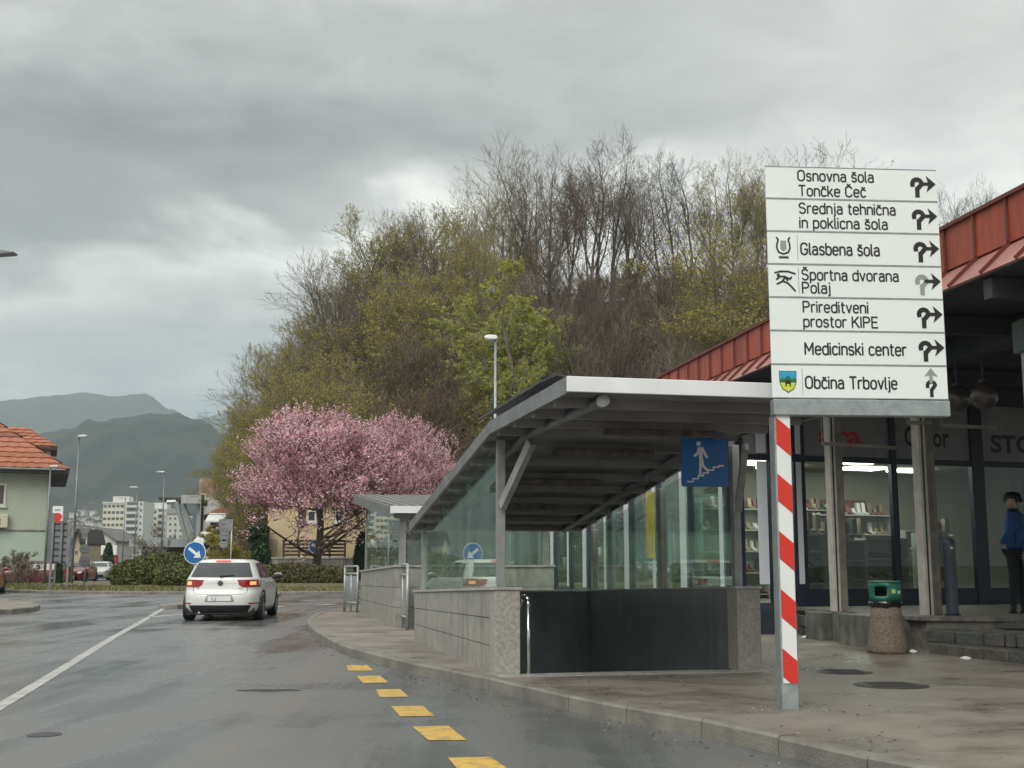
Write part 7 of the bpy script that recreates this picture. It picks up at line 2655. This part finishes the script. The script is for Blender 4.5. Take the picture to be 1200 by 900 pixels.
def plant(key, x, y, z, h, name=None, label=None, grp=None, cat='tree', wide=1.0):
    lab, tm, cm, ph = PR[key]
    if label is None:
        ppx = 600 + F * x / y
        where = ('left of the pink blossom', 'above the left blossom tree', 'above the right blossom tree', 'left of the slim street lamp', 'just right of the slim street lamp', 'above the middle of the shelter roof', 'at the gap of sky', 'left of the direction sign', 'behind the direction sign')[sum(ppx > q for q in (312, 400, 500, 572, 640, 715, 800, 868))]
        rowp = 'on the skyline' if (z + h - 1.3) * F / y > 660 - 345 and y > 100 else ('high on the slope' if y > 94 else ('midway up the slope' if y > 86 else 'low on the slope'))
        label = lab + ' ' + rowp + ' ' + where
    t_ = thing(name or ('hillside_shrub' if key.startswith('brush') else 'hillside_tree'), label or lab, cat if not key.startswith('brush') else 'shrub', (x, y, z),
               grp or ('shrubs under the hillside trees' if key.startswith('brush') else 'trees on the wooded hill'), random.uniform(0, 2 * PI))
    s_ = h / ph
    t_.scale = (s_ * wide, s_ * wide, s_)
    for nm, me in (('trunk', tm), ('crown', cm)):
        o = link(nm, me, t_, world=False)
    return t_


# skyline trees placed from the photograph: (px, top y, distance, kind)
SKY = [(985, 158, 165, 'bare_b'), (950, 168, 170, 'lime_b'), (1125, 212, 150, 'bare_b'), (1160, 228, 150, 'bare_a'), (1098, 222, 160, 'bare_a'),
       (890, 182, 118, 'bud_a'), (862, 178, 112, 'bare_b'), (838, 182, 122, 'bud_a'), (812, 172, 108, 'bare_a'), (792, 166, 112, 'bare_a'), (772, 176, 118, 'bare_b'),
       (752, 186, 106, 'bare_b'), (735, 190, 114, 'bare_c'), (716, 150, 106, 'bare_a'), (700, 144, 110, 'bare_a'), (684, 186, 104, 'bare_c'), (664, 184, 110, 'bare_c'),
       (645, 176, 112, 'bare_b'), (628, 168, 108, 'bare_b'), (606, 162, 106, 'bare_b'), (588, 170, 112, 'lime_b'), (568, 182, 108, 'lime_b'), (552, 206, 104, 'lime_b'),
       (534, 222, 110, 'bud_a'), (515, 228, 106, 'bud_b'), (496, 238, 104, 'bare_c'), (478, 236, 108, 'bud_a'), (458, 246, 106, 'bud_b'), (440, 244, 110, 'bare_b'),
       (421, 252, 108, 'bare_b'), (402, 272, 106, 'bud_a'), (386, 292, 104, 'bare_b'), (370, 326, 106, 'bud_b'), (352, 352, 104, 'bare_b'), (334, 372, 102, 'bare_b'), (322, 388, 106, 'bare_a'),
       (905, 205, 110, 'bud_b'), (930, 215, 112, 'bud_a'), (345, 398, 98, 'bud_b'), (318, 440, 96, 'bud_b'), (300, 470, 98, 'bud_b'), (290, 500, 100, 'bud_b'), (285, 522, 104, 'bud_b')]
for _k, _v in {14: 'bare_d', 10: 'bare_d', 6: 'bare_b'}.items():
    SKY[_k] = SKY[_k][:3] + (_v,)
for px, ty, Y, kd in SKY:
    x = at(px, 400, Y).x
    zt_ = hz(ty, Y)
    zg = hillz(x, Y)
    plant(kd, x, Y, zg, max(3.5, zt_ - zg), wide=random.uniform(.85, 1.1))
# front rows, tops stepping down
MID = [(870, 258, 88, 'gold', 1.35), (895, 250, 92, 'gold', 1.3), (845, 275, 90, 'bud_a', 1.0), (588, 320, 80, 'lime_a', 1.25), (618, 352, 82, 'lime_a', 1.1), (640, 375, 84, 'lime_a', .9), (565, 350, 86, 'lime_a', 1.0),
       (548, 300, 92, 'bud_b', 1.2), (505, 300, 92, 'bud_b', 1.2), (470, 310, 90, 'bud_b', 1.2), (440, 330, 92, 'bud_a', 1.1), (405, 350, 92, 'bare_c', 1.0), (385, 390, 90, 'bud_b', 1.2),
       (360, 420, 90, 'bud_b', 1.1), (520, 270, 98, 'bud_a', 1.0), (575, 262, 98, 'bud_b', 1.0), (490, 275, 99, 'bare_b', 1.0), (430, 300, 98, 'bare_c', 1.0),
       (655, 250, 98, 'bare_c', 1.0), (675, 300, 90, 'bare_c', 1.0),
       (785, 310, 90, 'bare_b', .8), (820, 290, 94, 'bud_a', .9), (660, 350, 84, 'bare_b', .9), (700, 350, 84, 'bare_c', 1.0),
       (600, 400, 78, 'lime_a', .9), (530, 370, 84, 'bare_c', 1.1), (495, 375, 84, 'bare_c', 1.1), (460, 385, 84, 'bare_b', 1.1), (425, 400, 84, 'bud_b', 1.2),
       (395, 430, 84, 'bud_b', 1.2), (350, 455, 86, 'bud_b', 1.3), (325, 480, 90, 'bud_b', 1.3), (300, 505, 92, 'bud_b', 1.3), (296, 530, 96, 'bud_b', 1.0), (335, 430, 94, 'bare_b', 1.1), (310, 455, 99, 'bud_a', 1.1),
       (915, 300, 92, 'bud_b', 1.1), (940, 290, 98, 'bare_c', 1.0), (286, 548, 99, 'bud_b', .8), (276, 562, 110, 'bud_b', .8), (740, 360, 82, 'bare_b', .8), (780, 365, 82, 'bare_c', .9), (560, 300, 95, 'bud_a', 1.0), (308, 500, 88, 'bud_b', 1.1), (300, 525, 88, 'bud_b', 1.1), (318, 480, 94, 'bud_b', 1.2), (330, 400, 100, 'bare_b', 1.2), (345, 420, 92, 'bud_b', 1.3), (375, 370, 98, 'bud_b', 1.2),
       (322, 560, 81, 'bud_b', 1.1), (345, 520, 81, 'bud_b', 1.3), (365, 480, 80, 'bud_b', 1.5), (400, 460, 79, 'bud_b', 1.5), (440, 440, 79, 'bud_a', 1.4), (480, 430, 79, 'bare_c', 1.4), (520, 430, 79, 'bare_c', 1.4), (555, 420, 79, 'bud_b', 1.3)]
for px, ty, Y, kd, wd in MID:
    x = at(px, 450, Y).x
    zg = hillz(x, Y)
    plant(kd, x, Y, zg, max(4, hz(ty, Y) - zg), wide=wd * .95)
for px, ty, Y, kd, wd in ((648, 262, 93, 'bare_b', .9), (668, 285, 90, 'bare_a', .9), (682, 300, 86, 'bare_d', .9), (702, 262, 94, 'bare_a', .8), (716, 300, 88, 'bare_b', .8), (730, 270, 92, 'bare_d', .8),
                          (748, 300, 90, 'bare_c', .9), (764, 270, 93, 'bare_b', .8), (780, 305, 87, 'bare_d', .8), (796, 275, 92, 'bare_a', .9), (810, 315, 86, 'bud_a', .9), (735, 340, 82, 'bare_a', .8), (690, 345, 81, 'bare_b', .9), (770, 345, 82, 'bare_b', .9), (655, 330, 83, 'bare_d', .9)):
    x = at(px, 450, Y).x
    zg = hillz(x, Y)
    plant(kd, x, Y, zg, max(4, hz(ty, Y) - zg), wide=wd)
random.seed(77)
fill_k = ['bare_c', 'bare_b', 'bare_a', 'bud_a', 'bud_b']
for k in range(34):
    Y = random.uniform(84, 118)
    px = random.uniform(350, 960)
    if 640 < px < 850 and Y > 93: continue
    x = at(px, 450, Y).x
    zg = hillz(x, Y)
    kd = random.choice(fill_k[:3] if 640 < px < 840 else fill_k[1:])
    h = random.uniform(7, 11) * (.75 if px < 450 else 1)
    plant(kd, x, Y, zg, h, wide=random.uniform(.9, 1.15))
for k in range(120):
    Y = random.uniform(77, 112)
    px = random.uniform(262, 960)
    x = at(px, 450, Y).x
    zg = hillz(x, Y)
    green = px < 440 or random.random() < .3
    plant('brush_g' if green else 'brush', x, Y, zg, random.uniform(2.2, 4.6), wide=random.uniform(1, 1.5))
for k in range(44):
    px = 560 + k * 8.2 + random.uniform(-4, 4)
    Y = random.uniform(103, 114)
    x = at(px, 350, Y).x
    plant('brush' if k % 3 else 'brush_g', x, Y, hillz(x, Y) - .2, random.uniform(2.0, 5.2), wide=random.uniform(.9, 1.4))
# garden trees round the houses
for px, ty, Y, kd, wd, l_ in ((288, 566, 82, 'bud_b', .9, 'olive tree just left of the blossom tree, before the yellow house'), (203, 615, 115, 'brush', 1.5, 'brown bare shrub between the dark hedge mound and the steel canopy'),
                              (219, 604, 150, 'brush_g', .8, 'green tree seen below the steel canopy')):
    x = at(px, 600, Y).x
    plant(kd, x, Y, 0, hz(ty, Y), name='garden_tree', label=l_, grp='trees between the far houses', wide=wd)


# ---- leafy masses: bushes, hedges, ivy
def leafy(parent, name, inside, n, size, mats, seed, orient=.5):
    random.seed(seed)
    s = Seg()
    for k in range(n):
        p = inside()
        s.leaf(p, size * random.uniform(.6, 1.4), random.randrange(len(mats)))
    o = link(name, mesh_from(name, s, mats), parent, world=True)
    return o


def blob_shell(c, rx, ry, rz, zmin=.0, lump=.12, fill=.25):
    c = Vector(c)

    def f():
        while True:
            d = Vector((random.gauss(0, 1), random.gauss(0, 1), random.gauss(0, 1))).normalized()
            if d.y > .75:
                continue
            q = 1 + lump * mnoise.noise(d * 2.6 + c) + .06 * mnoise.noise(d * 9 + c)
            q *= 1 - fill * random.random() ** 3
            p = c + Vector((d.x * rx * q, d.y * ry * q, d.z * rz * q))
            if p.z > zmin:
                return p
    return f


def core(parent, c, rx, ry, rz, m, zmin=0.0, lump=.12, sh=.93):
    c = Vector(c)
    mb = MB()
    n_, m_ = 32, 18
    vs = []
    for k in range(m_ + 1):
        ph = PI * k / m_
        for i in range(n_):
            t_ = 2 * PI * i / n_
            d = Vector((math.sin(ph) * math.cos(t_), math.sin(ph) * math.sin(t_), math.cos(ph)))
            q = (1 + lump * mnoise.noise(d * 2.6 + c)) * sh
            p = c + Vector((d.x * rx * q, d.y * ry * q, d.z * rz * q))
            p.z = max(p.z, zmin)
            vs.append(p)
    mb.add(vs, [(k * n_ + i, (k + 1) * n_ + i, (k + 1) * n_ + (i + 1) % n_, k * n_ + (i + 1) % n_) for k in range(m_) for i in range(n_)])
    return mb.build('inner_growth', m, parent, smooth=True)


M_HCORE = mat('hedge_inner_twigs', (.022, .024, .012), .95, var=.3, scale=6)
HG = [mat('hedge_leaf_%s' % n, c, .7) for n, c in (('dark', (.055, .075, .02)), ('mid', (.105, .13, .03)), ('olive', (.15, .155, .04)))]
HB = [mat('hedge_leaf_%s' % n, c, .75) for n, c in (('brown_olive', (.13, .12, .045)), ('brown', (.15, .11, .05)), ('deep_olive', (.08, .09, .03)))]
IV = [mat('ivy_leaf_%s' % n, c, .55) for n, c in (('dark', (.018, .055, .014)), ('bright', (.045, .115, .028)), ('deep', (.012, .035, .012)))]
DR = [mat('dry_twig_leaf_%s' % n, c, .8) for n, c in (('straw', (.22, .17, .10)), ('brown', (.14, .09, .05)), ('grey', (.17, .15, .12)))]


def bush(label, cpx, Y, wpx, toppy, mats, n, seed, depth=1.0, zb=.35, name='bush', cat='bush', lsz=.13, grp=None):
    c = at(cpx, 660, Y)
    wpx *= 1.06
    rx = wpx / 2 * Y / F
    top_z = hz(toppy, Y)
    cz = zb + (top_z - zb) * .30
    rz = top_z - cz
    t_ = thing(name, label, cat, (c.x, Y, zb), grp)
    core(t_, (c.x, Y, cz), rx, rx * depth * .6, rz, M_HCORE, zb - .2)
    leafy(t_, 'foliage', blob_shell((c.x, Y, cz), rx, rx * depth * .6, rz, zb - .05), n, lsz, mats, seed)
    MB().tube((c.x, Y, zb - .3), (c.x, Y, cz), .08).build('stem', M_BARK[0], t_)
    return t_


bush('large dark green rounded hedge mound left of the blue arrow sign', 193, 57.5, 92, 648, HG, 12000, 1, lsz=.11)
bush('lower dark green hedge mound at the left end of the large mound', 158, 56.5, 52, 656, HG, 5000, 2)
bush('dark green hedge mound partly behind the white car', 214, 55.8, 66, 661, HG, 5000, 3)
bush('long low brown green hedge right of the white car, under the blossom tree', 345, 58, 132, 661, HB, 12000, 4, depth=.4, name='hedge', cat='hedge')
bush('narrow dark upright conifer behind the board sign', 69, 62, 9, 655, IV, 1500, 5, name='conifer', cat='conifer', zb=.2)
bush('small dark green rounded tree by the billboard', 126.5, 120, 12, 637, IV, 1800, 6, zb=.2, lsz=.22, name='small_tree', cat='tree')


def ivy_box(x0, x1, y0, y1, z0, z1):
    def f():
        p = Vector((random.uniform(x0, x1), y0 + (y1 - y0) * random.random() ** 2, random.uniform(z0, z1)))
        p.x += .35 * mnoise.noise(Vector((p.z * .9, 2, 0)))
        p.y += .5 * mnoise.noise(p * .9)
        if p.z > z1 - .5 + .7 * mnoise.noise(Vector((p.x, 5, 1))):
            p.z -= .6
        return p
    return f


a, b = at(291, 668, 70), at(313, 606, 70)
t_ = thing('ivy_column', 'tall dark green ivy growing up the left corner of the yellow house', 'ivy', ((a.x + b.x) / 2, 71, .1))
mbx = MB().box(a.x + .15, b.x - .15, 70.6, 71.6, 0, b.z - .5)
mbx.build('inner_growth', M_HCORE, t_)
leafy(t_, 'foliage', ivy_box(a.x, b.x, 69.9, 71.0, .1, b.z), 6000, .15, IV, 7)
# dry shrubs before the green house
for px, w, ty, sd in ((22, 26, 643, 11), (36, 24, 645, 12), (8, 22, 650, 13)):
    T, C = gen_tree(sd, 2.2, .04, 0, 1.3, .02, (16, 9, 5), 1, .07, DR, wob=.12, up=.3, twig_r=.011, crown_r=1.2)
    x = at(px, 660, 66.5).x
    t_ = thing('dry_shrub', {22: 'bare twiggy grey shrub in front of the green house, middle one', 36: 'bare twiggy grey shrub in front of the green house, nearest its right corner', 8: 'bare twiggy grey shrub in front of the green house, by the picture edge'}[px], 'shrub', (x, 66.5, .3), 'dry shrubs by the green house')
    T.f += [tuple(i + len(T.v) for i in f) for f in C.f]
    T.m += C.m
    T.v += C.v
    o = link('twigs', mesh_from('twigs', T, [M_BARK[1]] + DR), t_, world=False)
    o.scale = (1.25, 1, (hz(ty, 66.5) - .3) / max(v[2] for v in T.v))
bush('low rusty brown ground hedge at the foot of the green house', 38, 67.5, 66, 675, DR, 4500, 14, depth=.3, name='low_hedge', cat='hedge', zb=.2, lsz=.1)

# ---- blossom trees
M_BL = [mat('blossom_%s' % n, c, .65, transl=.35) for n, c in (('pink', (.84, .50, .57)), ('pale_pink', (.92, .70, .74)), ('deep_pink', (.68, .36, .43)), ('mauve', (.78, .49, .55)))]


def blossom(px, Y, toppy, wid_px, label, seed, zb=.3):
    H = hz(toppy, Y) - zb
    T, C = gen_tree(seed, H * .80, .17, 0, 1.35, .17, (16, 9, 6, 4), 3, .085, M_BL, wob=.09, up=.25, crown_r=1.3, twig_r=.010, taper_len=(.50, .48, .42, .42), amin=38, amax=62)
    # blossoms packed along upright shoots
    random.seed(seed + 5)
    zs, xs = max(v[2] for v in C.v), sorted(v[0] for v in C.v)
    w = xs[int(len(xs) * .995)] - xs[int(len(xs) * .005)]
    x = at(px, 620, Y).x
    t_ = thing('blossom_tree', label, 'tree', (x, Y, zb), 'pink blossom trees')
    t_.scale = (wid_px * Y / F / w, wid_px * Y / F / w, H / zs)
    S = Seg()
    rad = w * .5
    for k in range(11500):
        # crown: a wide dome, flat below, lumpy above
        th = random.uniform(0, 2 * PI)
        cz = random.uniform(-.25, 1)
        rr = math.sqrt(max(0, 1 - max(cz, 0) ** 2.2)) * (1 - .30 * max(0, -cz) * 3)
        q = random.random() ** .33
        lump = 1 + .30 * mnoise.noise(Vector((math.cos(th) * 1.8, math.sin(th) * 1.8, cz * 2.6 + seed))) + .08 * mnoise.noise(Vector((math.cos(th) * 5, math.sin(th) * 5, cz * 6 + seed)))
        p = Vector((math.cos(th) * rr * q * rad * lump, math.sin(th) * rr * q * rad * lump, zs * (.50 + .44 * cz * (.5 + .5 * q) * lump)))
        if mnoise.noise(p * 1.1 + Vector((seed, 0, 0))) < -.13:
            continue
        L_ = random.uniform(.15, .55)
        d = (Vector((p.x, p.y, 0)) * (.5 / rad) + Vector((random.gauss(0, .3), random.gauss(0, .3), 1))).normalized()
        if k % 2 == 0:
            S.tube(p - d * .25, p + d * L_, .008, .005, 3, len(M_BL))
        nb = 5
        for j in range(nb):
            S.leaf(p + d * (L_ * j / nb) + Vector((random.gauss(0, .025), random.gauss(0, .025), 0)), random.uniform(.06, .12), random.choice((0, 0, 1, 3, 1)) if j > 1 else random.choice((2, 3, 0)))
    link('trunk', mesh_from('trunk', T, [M_BARK[0]]), t_, world=False)
    link('crown', mesh_from('crown', C, [M_BARK[0]] + M_BL), t_, world=False)
    link('blossom', mesh_from('blossom', S, M_BL + [M_BARK[0]]), t_, world=False)
    return t_


blossom(372, 61.2, 476, 185, 'pink blossom tree whose dark trunk stands before the yellow house', 41)
blossom(462, 64, 480, 165, 'pink blossom tree rising behind the farther glass shelter', 47)

# shrubs and fence behind the farther shelter, beyond the hedge
bush('dark green shrub between the yellow house and the farther shelter', 424, 66, 18, 622, IV, 2500, 21, zb=.2)

# ================================================================== HAZE
hzb = MB().box(-5200, 5200, -30, 6600, -1.2, 680)
hm_ = bpy.data.materials.new('damp_air')
hm_.use_nodes = True
ht = hm_.node_tree
for n in list(ht.nodes):
    ht.nodes.remove(n)
pv = N(ht, 'ShaderNodeVolumePrincipled')
pv.inputs['Color'].default_value = (0.75, 0.90, 0.98, 1)
pv.inputs['Density'].default_value = 0.00020
pv.inputs['Anisotropy'].default_value = 0.1
ho = N(ht, 'ShaderNodeOutputMaterial')
ht.links.new(pv.outputs[0], ho.inputs['Volume'])
tag(hzb.build('haze', hm_), 'pale damp haze filling the valley air', 'haze', kind='stuff')
